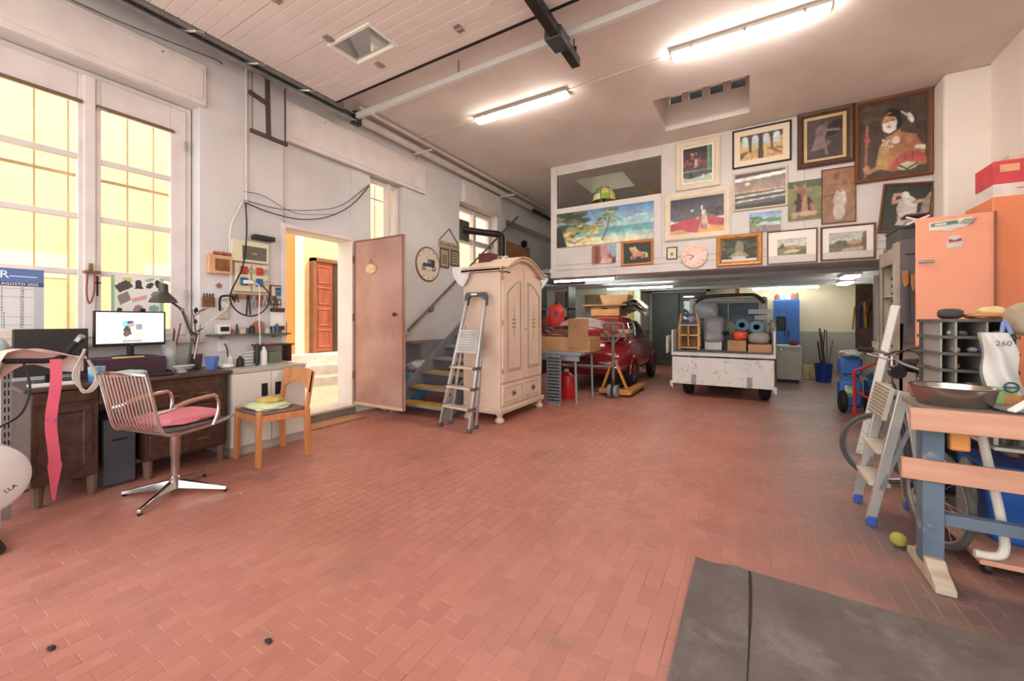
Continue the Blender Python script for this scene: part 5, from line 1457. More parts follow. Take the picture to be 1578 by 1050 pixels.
# round plaque on the metal door
dp = thing('door_plaque', 'oval cream ceramic plaque hanging on the metal door', 'plaque', (-4.09, 3.47, 1.8))
MB().lathe([(0, -.014), (.07, -.014), (.082, 0), (0, 0)], (-4.10, 3.477, 1.855), 24, 'Y', sx=1.15, sy=.8).build('plate', mat('cream_ceramic', '#e3cfae', .4, second='#c9a47a', scale=30), dp)
MB().tube([(-4.15, 3.475, 1.90), (-4.10, 3.475, 1.98), (-4.05, 3.475, 1.90)], .003, 5).build('string', BROWNW, dp)
b = MB().lump((-4.25, 3.85, .05), (.10, .09, .06), 7, .15, flat=.05); tag(b.build('plastic_bag', mat('white_bag', '#e3e0da', .35)), 'small white plastic bag on the floor behind the metal door', 'bag')
# ================================================================== STAIRS AND LEFT WALL, MIDDLE
stc = thing('staircase', 'open grey steel stair with yellow treads climbing along the left wall', 'stairs', (-3.6, 4.2, 0))
GSTEEL = mat('grey_painted_steel', '#8d8f94', .5, var=.08)
YEL = mat('worn_yellow_tread', '#c9a13f', .7, second='#b08a3c', scale=9)
NS = 11
for k in range(NS):
    y, z = 3.80 + .25 * k, .14 + .173 * k
    tr_ = box(-4.02, -3.18, y, y + .25, z - .035, z - .006).build('tread', GSTEEL, stc, bev=.003)
    box(-4.0, -3.2, y + .012, y + .22, z - .006, z).build('tread_cover', YEL if k < 3 else mat('dusty_tread', '#b0a27c', .8, var=.1), tr_)
for x in (-4.04, -3.16):
    MB().prism([(3.72, 0), (3.9, 0), (3.80 + .25 * NS + .1, .14 + .173 * NS - .1), (3.80 + .25 * NS + .1, .14 + .173 * NS + .12), (3.74, .17)], x - .012, x + .012, 'YZ').build('stringer', GSTEEL, stc)
box(-4.02, -3.05, 6.55, 8.9, ZM1 - .06, ZM1).build('landing', GSTEEL, stc)
hr = thing('handrail', 'brown tubular handrail fixed along the left wall over the stairs', 'handrail', (-4.38, 5.5, 1.1))
HRM = mat('brown_handrail', '#80705f', .45, .3)
MB().tube([(-4.38, 4.40, 1.06), (-4.38, 7.70, 3.49)], .02, 10).build('rail', HRM, hr)
for y in (4.95, 6.7):
    z = 1.06 + (y - 4.40) * .736
    MB().tube([(-4.38, y, z - .02), (-4.38, y, z - .10), (-4.45, y, z - .10)], .012, 8).build('bracket', HRM, hr)
    MB().lathe([(0, 0), (.03, 0), (.03, .008), (0, .008)], (-4.45, y, z - .10), 12, 'X').build('wall_rose', HRM, hr)
b = MB().lump((-4.24, 4.38, .24), (.16, .20, .25), 17, .12, flat=.238); tag(b.build('blue_bag', mat('blue_plastic_bag', '#5a96b4', .4)), 'blue plastic sack standing beside the stairs', 'bag')
b = MB().lump((-4.22, 4.48, .53), (.15, .21, .09), 19, .3, flat=.05); tag(b.build('paper_bag', mat('white_printed_bag', '#dcd6d0', .6, second='#8f8a88', scale=8)), 'crumpled white printed bag on the blue sack by the stairs', 'bag')
tag(box(-4.44, -4.30, 4.42, 4.72, .86, .90).build('wall_ledge', mat('ledge_tan', '#9a8a74', .6), bev=.004), 'small ledge on the wall beside the stair foot', 'shelf')
# round car clock
rc = thing('round_wall_plate', 'large round wall clock printed with an old motor car', 'clock', (-4.44, 4.90, 1.83))
MB().lathe([(0, 0), (.278, 0), (.282, .012), (.262, .022), (.25, .014), (0, .014)], (-4.45, 4.90, 2.11), 44, 'X').build('rim', mat('brown_rim', '#8a6a55', .5), rc)
MB().lathe([(0, 0), (.258, 0), (.258, .003)], (-4.436, 4.90, 2.11), 44, 'X').build('dial', mat('ivory_dial', '#e0d2c2', .5, var=.03), rc)
canvas('print', (-4.432, 4.72, 1.99), (0, .38, 0), (0, 0, .24), [('fill', '#e0d2c2'), ('p', [(.42, .35), (.45, .85), (.86, .85), (.88, .35)], '#3c3a3e'), ('r', .48, .62, .52, .78, '#8a8890'), ('p', [(.12, .35), (.15, .55), (.44, .58), (.44, .35)], '#4d494c'), ('e', .2, .25, .11, .18, '#3a3638'), ('e', .2, .25, .06, .1, '#cfc2b4'), ('e', .8, .25, .11, .18, '#3a3638'), ('e', .8, .25, .06, .1, '#cfc2b4'), ('r', .05, .95, .08, .1, '#8a7f78'), ('l', [(.42, .85), (.36, 1.0)], .012, '#4d494c')], 46, 30, rc)
for k in range(12):
    a = k * PI / 6
    if k in (3, 4, 8, 9):
        continue
    box(-4.433, -4.431, 4.90 + .225 * math.sin(a) - .008, 4.90 + .225 * math.sin(a) + .008, 2.11 + .225 * math.cos(a) - .012, 2.11 + .225 * math.cos(a) + .012).build('hour_mark', mat('red_mark', '#b9685c', .6), rc)
# hanging sign board
hs = thing('hanging_sign', 'hanging wooden sign with two little panels on chains', 'sign', (-4.44, 5.42, 2.1))
SGN = mat('aged_sign', '#b9aa8c', .7, var=.1, scale=20); SGD = mat('dark_sign_edge', '#4d4438', .6)
MB().tube([(-4.43, 5.16, 2.55), (-4.43, 5.42, 2.78), (-4.43, 5.68, 2.54)], .008, 6).build('chain', SGD, hs)
box(-4.445, -4.425, 5.15, 5.70, 2.44, 2.55).build('top_board', SGN, hs, bev=.004)
for k in range(9):
    h = (.05, .03, .035, .03, .05, .03, .045, .03, .035)[k]
    MB().tube([(-4.424, 5.19 + k * .052, 2.475), (-4.424, 5.20 + k * .052, 2.475 + h), (-4.424, 5.215 + k * .052, 2.478 + h * .4), (-4.424, 5.225 + k * .052, 2.475)], .005, 5, 2).build('painted_stroke', SGD, hs)
for (y0, y1, z0) in ((5.17, 5.40, 2.10), (5.45, 5.69, 2.16)):
    pn = box(-4.445, -4.425, y0, y1, z0, 2.42).build('panel', SGN, hs, bev=.004)
    MB().ring((-4.425, y0, z0), (0, 1, 0), (0, 0, 1), (1, 0, 0), y1 - y0, 2.42 - z0, [(0, 0), (0, .006), (.02, .006), (.022, 0)]).build('edge', SGD, pn, smooth=False)
box(-4.4245, -4.422, 5.23, 5.34, 2.16, 2.32).build('house_motif', mat('house_motif', '#8f8066', .7), hs)
for k in range(4):
    box(-4.4245, -4.422, 5.49, 5.65, 2.22 + k * .045, 2.235 + k * .045).build('line', SGD, hs)
# stove pipe
sv = thing('stove_pipe', 'black stove pipe bending from the stair window down behind the wardrobe', 'stove pipe', (-4.2, 6.5, 2.0))
box(-4.60, -4.585, 5.83, 6.2, 2.70, 3.08).build('wall_plate', mat('grey_sheet', '#6d6a63', .5, .3), sv)
SPM = mat('black_stove_enamel', '#2f2d2c', .4, .3)
MB().tube([(-4.60, 6.02, 2.90), (-4.30, 6.35, 2.87), (-4.14, 6.53, 2.86), (-4.10, 6.58, 2.82), (-4.10, 6.58, 2.70), (-4.10, 6.58, 1.0), (-4.10, 6.58, .6)], .065, 16).build('pipe', SPM, sv)
MB().tube([(-4.10, 6.58, 2.40), (-4.10, 6.58, 2.44)], .07, 16).build('collar', STEEL, sv)
b = MB().lathe([(0, 0), (.2, 0), (.2, .5), (.18, .55), (0, .55)], (-4.10, 6.58, .05), 18); b.build('stove_body', SPM, sv)
# white lampshade/cloth on top-left of the wardrobe
def drape(u, v):
    return (-3.02 + .0 - .03 * math.sin(PI * v), 3.90 - .02 * v - .02 * math.sin(6 * u), 1.845 - .26 * v * (1 - .5 * (2 * u - 1) ** 2)) if False else (-3.16 + .26 * u + .03 * (1 - u) * v, 3.93 - .02 * math.sin(5 * u + 3 * v), 1.86 - .24 * v * (.55 + .45 * math.sin(PI * u)))
tag(MB().grid(drape, 16, 12, .005).build('white_cloth', mat('white_cotton', '#e6e0de', .9, var=.03, bump=.2)), 'white cloth hanging at the back corner of the wardrobe', 'cloth')

# ================================================================== WARDROBE
wd = thing('wardrobe', 'old cream painted wardrobe with arched top and bun feet', 'wardrobe', (-2.75, 4.5, 0))
CRM = mat('cream_pink_paint', '#dcc3ae', .5, second='#d0b19c', scale=2.2, bump=.08, dirt=('#b58f78', 3.2, .62, .35))
CRMD = mat('cream_trim_paint', '#d3b8a2', .5, var=.08)
SAGE = mat('sage_paint_line', '#a9a594', .6, var=.08)
X0, X1, Y0, Y1 = -3.03, -2.50, 3.975, 5.055
box(X0, X1, Y0, Y1, .17, 1.80).build('carcass', CRM, wd, bev=.006)
box(X0 - .02, X1 + .035, Y0 - .035, Y1 + .035, .11, .175).build('base_moulding', CRMD, wd, bev=.015)
for (x, y) in ((X1 - .02, Y0 + .03), (X1 - .02, Y1 - .03), (X0 + .05, Y0 + .03), (X0 + .05, Y1 - .03)):
    MB().lathe([(0, 0), (.035, 0), (.055, .02), (.055, .045), (.03, .07), (.035, .09), (.05, .11), (0, .11)], (x, y, 0), 18).build('bun_foot', CRMD, wd)
ym = (Y0 + Y1) / 2
def archz(t, base=1.80, rise=.175):
    return base + rise * math.sin(PI * min(1, max(0, t))) ** 0.9
pts = [(Y0 + (Y1 - Y0) * i / 20, archz((i / 20 - .08) / .84) - .02) for i in range(21)]
MB().prism([(Y0, 1.79)] + pts + [(Y1, 1.79)], X0 + .02, X1, 'YZ').build('pediment', CRM, wd, smooth=False)
def cornice(o0, o1, x1):
    up = [(Y0 - .05 + (Y1 - Y0 + .1) * i / 24, archz((i / 24 - .10) / .80) + o1) for i in range(25)]
    dn = [(p[0], p[1] - (o1 - o0)) for p in up][::-1]
    return MB().prism(up + dn, X0 - .01, x1, 'YZ')
cornice(-.02, .018, X1 + .045).build('cornice', CRMD, wd, bev=.006, smooth=False)
cornice(.018, .038, X1 + .065).build('cornice_cap', CRMD, wd, bev=.006, smooth=False)
box(X0 - .02, X1 + .045, Y0 - .05, Y0, 1.78, 1.838).build('side_cornice', CRMD, wd, bev=.012)
def arch_poly(y0, y1, z0, z1, rise, side, n=12):
    """door panel outline: low on the outer side, high toward the middle"""
    out = [(y0, z0), (y1, z0)]
    for i in range(n + 1):
        t = i / n
        y = y1 + (y0 - y1) * t
        s = (1 - t) if side < 0 else t
        out.append((y, z1 - rise + rise * math.sin(s * PI / 2)))
    return out
MOT = mat('painted_motif', '#8f8064', .7, var=.15)
for side, (y0, y1) in ((-1, (Y0 + .035, ym - .008)), (1, (ym + .008, Y1 - .035))):
    d = MB().prism(arch_poly(y0, y1, .475, 1.875, .21, side), X1, X1 + .022, 'YZ').build('door', CRM, wd, bev=.004, smooth=False)
    a0, a1 = y0 + .085, y1 - .07
    P = arch_poly(a0, a1, .60, 1.70, .16, side)
    Q = arch_poly(a0 + .028, a1 - .028, .63, 1.672, .15, side)
    b = MB()
    o = len(P)
    for (pp, xx) in ((P, X1 + .022), (P, X1 + .030), (Q, X1 + .030), (Q, X1 + .020)):
        b.v += [Vector((xx, p[0], p[1])) for p in pp]
    for L in range(3):
        for i in range(o):
            j = (i + 1) % o
            b.face((L * o + i, L * o + j, (L + 1) * o + j, (L + 1) * o + i))
    b.build('sage_moulding', SAGE, d, smooth=False)
    cy = (a0 + a1) / 2
    b = MB()
    for k in range(9):
        z = .98 + k * .048
        r = .020 * (1 - abs(k - 4) / 6)
        b.prism([(cy - r, z), (cy, z - .022), (cy + r, z), (cy, z + .022)], X1 + .022, X1 + .024, 'YZ')
        if k in (3, 4, 5):
            for s in (-1, 1):
                b.prism([(cy + s * .025, z), (cy + s * .035, z - .018), (cy + s * .048, z + .006), (cy + s * .035, z + .018)][::s], X1 + .022, X1 + .024, 'YZ')
    b.build('painted_motif', MOT, d, smooth=False, kind='stuff')
    for z in (.58, 1.15, 1.68):
        MB().tube([(X1 + .02, y0 - .004 if side < 0 else y1 + .004, z), (X1 + .02, y0 - .004 if side < 0 else y1 + .004, z + .06)], .007, 8).build('hinge', mat('aged_brass', '#9a7a4a', .4, .7), d)
    dr = box(X1, X1 + .02, y0, y1, .205, .445).build('drawer', CRM, wd, bev=.006)
    MB().ring((X1 + .02, y0 + .03, .235), (0, 1, 0), (0, 0, 1), (1, 0, 0), y1 - y0 - .06, .18, [(0, 0), (.006, .005), (.012, 0)]).build('drawer_line', SAGE, dr, smooth=False)
    cz, cyy = .325, (y0 + y1) / 2
    b = MB().prism([(cyy + (.06 if i % 2 == 0 else .026) * math.cos(i * PI / 6) * 1.3, cz + (.05 if i % 2 == 0 else .024) * math.sin(i * PI / 6)) for i in range(12)], X1 + .02, X1 + .022, 'YZ'); b.build('painted_flower', MOT, dr, smooth=False)
    MB().lathe([(0, .03), (.012, .028), (.016, .018), (.008, .008), (.008, 0), (0, 0)], (X1 + .02, cyy, cz), 12, 'X').build('knob', mat('dark_knob', '#4d3a30', .4), dr)
MB().lathe([(0, .02), (.007, .02), (.007, .0), (0, 0)], (X1 + .022, ym + .03, 1.10), 10, 'X').build('key', mat('aged_brass', '#9a7a4a', .4, .7), wd)
# on top of the wardrobe
b = MB().tube([(-2.75, 4.42, 1.97), (-2.74, 4.45, 2.02), (-2.73, 4.50, 2.04), (-2.72, 4.53, 2.01), (-2.72, 4.51, 1.97)], .012, 8, 4); tag(b.build('swan_ornament', mat('cream_porcelain', '#e3d8bd', .3)), 'cream curved ornament on top of the wardrobe', 'ornament')
tag(box(-2.98, -2.80, 4.22, 4.40, 1.91, 2.06).build('dark_red_box', mat('dark_red_box', '#5f2c2e', .6), bev=.004), 'dark red box on top of the wardrobe', 'box')

# ================================================================== ALUMINIUM STEPLADDER
ld = thing('stepladder', 'tall aluminium stepladder leaning closed on the wardrobe side', 'ladder', (-2.8, 3.65, 0))
fl0, fr0 = Vector((-3.04, 3.56, .02)), Vector((-2.585, 3.50, .02)); ft, fr1 = Vector((-2.88, 3.86, 1.44)), Vector((-2.625, 3.86, 1.44))
bl0, br0 = Vector((-3.0, 3.69, .02)), Vector((-2.62, 3.67, .02))
def lrp(a, b, t): return a + (b - a) * t
for p, q in ((fl0, ft), (fr0, fr1)):
    MB().bar(p, q, .028, .05, up=(0, 1, 0)).build('front_rail', ALU, ld, bev=.004)
for p, q in ((bl0, lrp(fl0, ft, .80) + Vector((.01, .035, 0))), (br0, lrp(fr0, fr1, .80) + Vector((-.01, .035, 0)))):
    MB().bar(p, q, .022, .03, up=(0, 1, 0)).build('rear_rail', ALU, ld, bev=.003)
for p in (fl0, fr0, bl0, br0):
    box(p.x - .022, p.x + .022, p.y - .03, p.y + .03, 0, .045).build('foot', mat('ladder_foot', '#55585a', .6), ld, bev=.005)
for t in (.155, .305, .46):
    a, c = lrp(fl0, ft, t), lrp(fr0, fr1, t)
    MB().obox((a + c) / 2 + Vector((0, -.01, 0)), (c - a) / 2 - Vector((.008, 0, 0)), (0, .055, 0), (0, 0, .012)).build('step', mat('beige_step', '#cbbfa9', .6), ld, bev=.003)
    for p in (a, c):
        box(p.x - .02, p.x + .02, p.y - .065, p.y + .05, p.z - .016, p.z + .016).build('step_cap', mat('ladder_cap', '#5a5d5f', .6), ld, bev=.003)
a, c = lrp(fl0, ft, .575), lrp(fr0, fr1, .575); a2, c2 = lrp(fl0, ft, .76), lrp(fr0, fr1, .76)
b = MB(); off = Vector((0, -.03, 0))
b.add([a + off + Vector((.02, 0, 0)), c + off - Vector((.02, 0, 0)), c2 + off - Vector((.02, 0, 0)), a2 + off + Vector((.02, 0, 0))] + [q + off + Vector((0, .02, 0)) for q in (a + Vector((.02, 0, 0)), c - Vector((.02, 0, 0)), c2 - Vector((.02, 0, 0)), a2 + Vector((.02, 0, 0)))], [(0, 1, 2, 3), (7, 6, 5, 4), (0, 4, 5, 1), (1, 5, 6, 2), (2, 6, 7, 3), (3, 7, 4, 0)])
pf = b.build('platform', mat('pale_platform', '#c6c4bd', .5), ld)
for k in range(8):
    t = .60 + k * .02
    a, c = lrp(fl0, ft, t), lrp(fr0, fr1, t)
    MB().bar(a + Vector((.035, -.033, 0)), c + Vector((-.035, -.033, 0)), .004, .008).build('ridge', mat('ridge_grey', '#a9a7a0', .5), pf)
HD = mat('dark_grey_handle', '#50575a', .5)
MB().prism([(-2.915, 1.38), (-2.905, 1.50), (-2.885, 1.535), (-2.62, 1.535), (-2.60, 1.50), (-2.595, 1.38), (-2.635, 1.38), (-2.64, 1.45), (-2.67, 1.485), (-2.83, 1.485), (-2.86, 1.45), (-2.87, 1.38)], 3.835, 3.885, 'XZ').build('handle', HD, ld, bev=.008, smooth=False)
box(-2.81, -2.73, 3.833, 3.835, 1.502, 1.522).build('label_mark', WINK, ld)

# ================================================================== TABLE WITH CARTON, CAN, PALLET TRUCK
tb = thing('metal_table', 'grey metal work table beside the wardrobe holding a long carton', 'table', (-2.6, 5.75, 0))
TG = mat('blue_grey_metal', '#8d929a', .45, .2, var=.06)
box(-3.25, -2.07, 5.45, 6.15, .70, .74).build('table_top', TG, tb, bev=.005)
box(-3.2, -2.10, 5.46, 5.49, .62, .70).build('apron', TG, tb)
for (x, y) in ((-2.16, 5.52), (-2.12, 6.10), (-3.2, 5.52), (-3.2, 6.10)):
    MB().tube([(x, y, 0), (x + (.0 if x < -3 else -.02), y, .70)], .018, 8).build('leg', TG, tb)
gp = thing('perforated_panel', 'grey perforated upright panel between wardrobe and table', 'panel', (-2.36, 5.28, 0))
box(-2.52, -2.30, 5.27, 5.29, 0, .72).build('sheet', mat('grey_mesh', '#7f8080', .6, var=.2, scale=60), gp)
for k in range(14):
    box(-2.50, -2.32, 5.266, 5.27, .06 + k * .046, .08 + k * .046).build('slot', DARKM, gp)
cb = thing('long_carton', 'long open cardboard box lying on the metal table', 'carton', (-2.5, 5.95, .74))
box(-3.15, -2.0, 5.62, 6.12, .74, .96).build('body', CARD, cb, bev=.006)
MB().prism([(-3.15, .96), (-2.28, .96), (-2.33, 1.04), (-3.15, 1.10)], 6.10, 6.115, 'XZ').build('flap', CARD, cb)
box(-2.32, -2.02, 5.60, 5.615, .80, 1.235, rz=math.radians(6)).build('flap', CARDD, cb)
bn = MB().grid(lambda u, v: (-3.0 + 1.22 * u, 6.0 + .40 * v, 1.02 + .24 * math.sin(PI * u) ** .6 * (.45 + .55 * v)), 20, 10, .015)
tag(bn.build('car_bonnet', mat('dark_red_lacquer', '#7a2c2c', .5, var=.08)), 'loose dark red car bonnet lying on the long carton', 'car part')
b = MB().grid(lambda u, v: (-2.85 + .62 * u, 5.66 + .30 * v, .985 + .06 * (abs(2 * u - 1) ** 2) + .01 * v), 12, 6, .012)
tag(b.build('dished_car_panel', mat('dark_red_lacquer', '#6d2a2a', .25)), 'shallow dark red curved panel on the carton front', 'car part')
tag(MB().lump((-2.80, 5.80, 1.075), (.14, .10, .02), 6, .1, flat=.015).build('dark_tray', BLACK), 'flat dark tray lying on the shallow red panel', 'tray')
tag(MB().lump((-2.78, 5.50, .775), (.05, .04, .04), 9, .1, flat=.034).build('yellow_ball', mat('yellow_stuff', '#d6b04a', .6)), 'small yellow thing at the left front of the metal table', 'toy')
# red life-vest like bag / orange-red suit
rj = thing('red_bag', 'bright red padded bag with blue badge behind the table', 'bag', (-3.1, 6.6, .74))
MB().lump((-3.03, 6.75, 1.28), (.15, .12, .24), 41, .12).build('body', mat('bright_red_nylon', '#d8402f', .5, var=.1, bump=.2), rj)
MB().lathe([(0, -.004), (.035, -.004), (.035, 0)], (-2.99, 6.625, 1.33), 16, 'Y', sy=1.5).build('badge', mat('blue_badge', '#5a5a9a', .5), rj)
MB().tube([(-3.03, 6.72, 1.5), (-3.0, 6.70, 1.56), (-2.97, 6.72, 1.5)], .015, 8, 4).build('strap', BLACK, rj)
MB().tube([(-3.03, 6.75, .0), (-3.03, 6.75, 1.1)], .02, 8).build('stand_pole', DARKM, rj)
gc = thing('jerrycan', 'red plastic jerrycan on the floor under the metal table', 'jerrycan', (-2.47, 5.88, 0))
b = MB().lathe([(0, 0), (.135, 0), (.145, .015), (.145, .30), (.13, .35), (.06, .395), (.045, .40), (.045, .42), (0, .42)], (-2.47, 5.88, 0), 20, sx=1.05, sy=.8); b.build('body', mat('red_can_plastic', '#c2262a', .35, var=.06), gc)
MB().lathe([(.04, .415), (.042, .45), (0, .45)], (-2.47, 5.88, 0), 14).build('cap', mat('can_cap', '#d8b8b0', .5), gc)
for z in (.12, .22):
    MB().lathe([(.1465, z), (.150, z + .006), (.1465, z + .012)], (-2.47, 5.88, 0), 20, sx=1.05, sy=.8).build('rib', mat('red_can_plastic', '#c2262a', .35), gc)
pj_ = thing('pallet_truck', 'grey pallet truck with orange forks frame and looped handle', 'pallet truck', (-1.85, 6.35, 0))
GM = mat('greenish_grey_paint', '#757a70', .5, .2, var=.1); OR = mat('worn_orange_paint', '#c98a3f', .5, var=.12)
MB().tube([(-1.845, 6.28, .25), (-1.83, 6.22, .85), (-1.825, 6.20, 1.14)], .022, 10).build('shaft', GM, pj_)
MB().tube([(-1.83, 6.22, .84), (-1.90, 6.21, .93), (-1.985, 6.20, 1.03), (-1.985, 6.20, 1.13), (-1.94, 6.20, 1.165), (-1.825, 6.20, 1.165), (-1.71, 6.20, 1.165), (-1.665, 6.20, 1.13), (-1.665, 6.20, 1.03), (-1.75, 6.21, .93), (-1.83, 6.22, .84)], .016, 8, 3).build('handle', GM, pj_)
for s in (-1, 1):
    MB().lathe([(.025, -.028), (.09, -.028), (.098, -.02), (.098, .02), (.09, .028), (.025, .028)], (-1.85 + s * .05, 6.28, .10), 20, 'X').build('wheel', mat('grey_rubber', '#8a8a84', .7), pj_)
    MB().bar((-1.85 + s * .04, 6.33, .52), (-1.85 + s * .22, 6.38, .07), .035, .05, up=(0, 1, 0)).build('frame_strut', OR, pj_, bev=.004)
    fx = -1.85 + s * .19
    MB().prism([(6.36, .05), (7.4, .05), (7.45, .075), (7.45, .09), (6.36, .10)], fx - .075, fx + .075, 'YZ').build('fork', OR if s > 0 else mat('dull_red_fork', '#8a4a3a', .5), pj_)
    MB().lathe([(0, -.03), (.035, -.03), (.035, .03), (0, .03)], (fx, 7.25, .035), 12, 'X').build('fork_roller', DARKM, pj_)
MB().tube([(-1.85, 6.30, .12), (-1.85, 6.30, .46)], .045, 12).build('pump', DARKM, pj_)
box(-2.10, -1.60, 6.35, 6.42, .04, .12).build('cross_plate', OR, pj_, bev=.005)
MB().bar((-2.12, 6.37, .42), (-1.6, 6.37, .42), .03, .03).build('brace', OR, pj_) if False else None

# ================================================================== OLD RED CAR
car = thing('red_car', 'small old dark red car parked under the mezzanine', 'car', (-2.45, 8.3, 0))
CR = mat('car_red_lacquer', '#8d2228', .22, coat=.6, var=.05)
def ring_pts(y, hw, z0, z1, p, n=28, cx=-2.45):
    zc, hh = (z0 + z1) / 2, (z1 - z0) / 2
    out = []
    for k in range(n):
        a = 2 * PI * k / n
        c, s = math.cos(a), math.sin(a)
        out.append(Vector((cx + hw * math.copysign(abs(c) ** (2 / p), c), y, zc + hh * math.copysign(abs(s) ** (2 / p), s))))
    return out
def loft(st, p, n=28):
    b = MB()
    for (y, hw, z0, z1) in st:
        b.v += ring_pts(y, hw, z0, z1, p, n)
    for i in range(len(st) - 1):
        for k in range(n):
            k2 = (k + 1) % n
            b.face((i * n + k, (i + 1) * n + k, (i + 1) * n + k2, i * n + k2))
    b.face(range(n)); b.face([(len(st) - 1) * n + k for k in range(n)][::-1])
    return b
R0 = 6.85
lower = [(0, .50, .30, .55), (.05, .56, .25, .68), (.25, .62, .22, .82), (.6, .655, .22, .90), (1.1, .665, .22, .93), (1.8, .665, .22, .91), (2.3, .64, .22, .86), (2.65, .59, .24, .78), (2.85, .50, .28, .66), (2.92, .40, .32, .56)]
loft([(R0 + y, h, a, c) for y, h, a, c in lower], 4.0).build('body', CR, car, angle=50)
cab = [(.42, .50, .6, .90), (.55, .535, .6, 1.08), (.8, .555, .6, 1.25), (1.1, .56, .6, 1.305), (1.5, .56, .6, 1.29), (1.75, .55, .6, 1.20), (1.95, .54, .6, 1.05), (2.1, .52, .6, .90)]
loft([(R0 + y, h, a, c) for y, h, a, c in cab], 3.0).build('cabin', CR, car, angle=50)
def cabx(y, z):
    ys = [q[0] for q in cab]
    hw = np.interp(y, ys, [q[1] for q in cab]); z1 = np.interp(y, ys, [q[3] for q in cab])
    zc, hh = (.6 + z1) / 2, (z1 - .6) / 2
    s = min(.999, abs((z - zc) / hh))
    return hw * (1 - s ** 3.0) ** (1 / 3.0)
CG = mat('car_glass', '#3d4447', .08, var=.05, spec=.8)
for s in (1, -1):
    for (y0, y1, t0, t1, za, zb) in ((.62, .98, .80, 1.0, .93, 1.16), (1.05, 1.88, 1.06, 1.62, .93, 1.20)):
        def pane_(u, v, y0=y0, y1=y1, t0=t0, t1=t1, za=za, zb=zb):
            z = za + (zb - za) * v
            y = (y0 + (y1 - y0) * u) * (1 - v) + (t0 + (t1 - t0) * u) * v
            return (-2.45 + s * (cabx(y, z) + .004), R0 + y, z)
        g = MB().grid(pane_, 10, 6)
        if s < 0:
            g.f = [f[::-1] for f in g.f]
        g.build('side_window', CG, car)
        edge = [pane_(u / 8, 0) for u in range(9)] + [pane_(1, v / 4) for v in range(1, 5)] + [pane_(1 - u / 8, 1) for u in range(1, 9)] + [pane_(0, 1 - v / 4) for v in range(1, 4)]
        MB().tube(edge, .008, 6, closed=True).build('window_trim', CHROME, car)
for (yy, s) in ((7.42, 1), (7.42, -1), (9.12, 1), (9.12, -1)):
    xc = -2.45 + s * .60
    w_ = MB().lathe([(.0, -.06), (.16, -.065), (.235, -.06), (.26, -.035), (.26, .035), (.235, .06), (.16, .065), (.15, .045), (0, .045)], (xc, yy, .26), 28, 'X').build('tyre', BLACKR, car)
    hc = MB().lathe([(0, .0), (.06, .0), (.10, .012), (.15, .006), (.155, 0)], (0, 0, 0), 22, 'X')
    for v in hc.v:
        v.x = v.x * (-1 if False else 1)
        v.xyz = Vector((xc + s * (.052 + v.x), yy + v.y, .26 + v.z))
    hc.build('hubcap', mat('dull_hub', '#9a8f88', .3, .6), w_)
    ar = []
    for k in range(13):
        a = PI * k / 12
        ar.append((xc + s * .055, yy + .30 * math.cos(a), .26 + .30 * math.sin(a)))
    MB().tube(ar, .022, 8).build('wheel_arch', CR, car)
for s in (1, -1):
    MB().lathe([(0, -.012), (.045, -.012), (.05, 0), (0, 0)], (-2.45 + s * .44, R0 + .035, .60), 16, 'Y').build('tail_light', mat('tail_light_glass', '#d9b0a0', .2), car)
MB().tube([(-2.45 - .60, R0 + .16, .40), (-2.45 - .52, R0 - .03, .40), (-2.45, R0 - .08, .40), (-2.45 + .52, R0 - .03, .40), (-2.45 + .60, R0 + .16, .40)], .035, 10, 4).build('bumper', CHROME, car)
box(-2.62, -2.34, R0 - .012, R0 + .01, .50, .57).build('number_plate', mat('dark_plate', '#3a2c2c', .5), car, bev=.004)
MB().tube([(-2.45 + .672, 7.0 + .9, .70), (-2.45 + .69, 7.0 + .95, .70), (-2.45 + .69, 7.0 + 1.05, .70), (-2.45 + .672, 7.0 + 1.1, .70)], .008, 6).build('door_handle', CHROME, car)
# things on the car
rcn = thing('carton', 'wide cardboard box with hand hole on the car roof', 'carton', (-2.49, 8.2, 1.30))
box(-2.78, -2.20, 7.9, 8.5, 1.30, 1.50).build('body', mat('orange_card', '#c99463', .8, var=.06), rcn, bev=.005)
box(-2.56, -2.44, 7.894, 7.90, 1.44, 1.462).build('hand_hole', BLACK, rcn)
tag(box(-2.95, -2.05, 7.85, 8.7, 1.50, 1.535).build('cardboard_tray', CARDD, bev=.004), 'flat folded cardboard sheet on the wide roof carton', 'cardboard')
b = MB().prism([(-2.60, 1.535), (-2.12, 1.535), (-2.08, 1.73), (-2.66, 1.73)], 8.1, 8.5, 'XZ'); tag(b.build('open_carton', CARD), 'open tapered carton on top of the pile on the car', 'carton')
rnd = random.Random(12)
for k in range(6):
    b = MB(); z = 1.36 + .035 * k
    ph = rnd.uniform(0, 6)
    b.grid(lambda u, v, z=z, ph=ph: (-2.17 + .42 * u, 7.95 + .55 * v, z + .10 * math.sin(PI * u) ** .8 - .06 * u + .014 * math.sin(9 * u + ph) + .014 * math.sin(8 * v + ph)), 14, 8, .006)
    tag(b.build('foil_sheet', mat('foil_gold' if k % 2 else 'foil_grey', '#a8966c' if k % 2 else '#8f8f8c', .3, .5, var=.2, scale=14)), 'crinkled foil sheet on the car roof, %s of the stack' % ('lowest', 'second from the bottom', 'third from the bottom', 'third from the top', 'second from the top', 'topmost')[k], 'foil sheet', 'foil sheets on the car roof')
for k, (x, z, c, lab) in enumerate(((-2.25, .92, '#b98a72', 'pinkish flat carton on the car rear by the pallet truck handle'), (-2.2, .99, '#c9a48f', 'pale flat carton on top of the pinkish one'))):
    tag(box(x - .02, x + .42, 6.95, 7.25, z, z + .06).build('flat_carton', mat('carton_' + c[1:], c, .8), bev=.003), lab, 'carton')
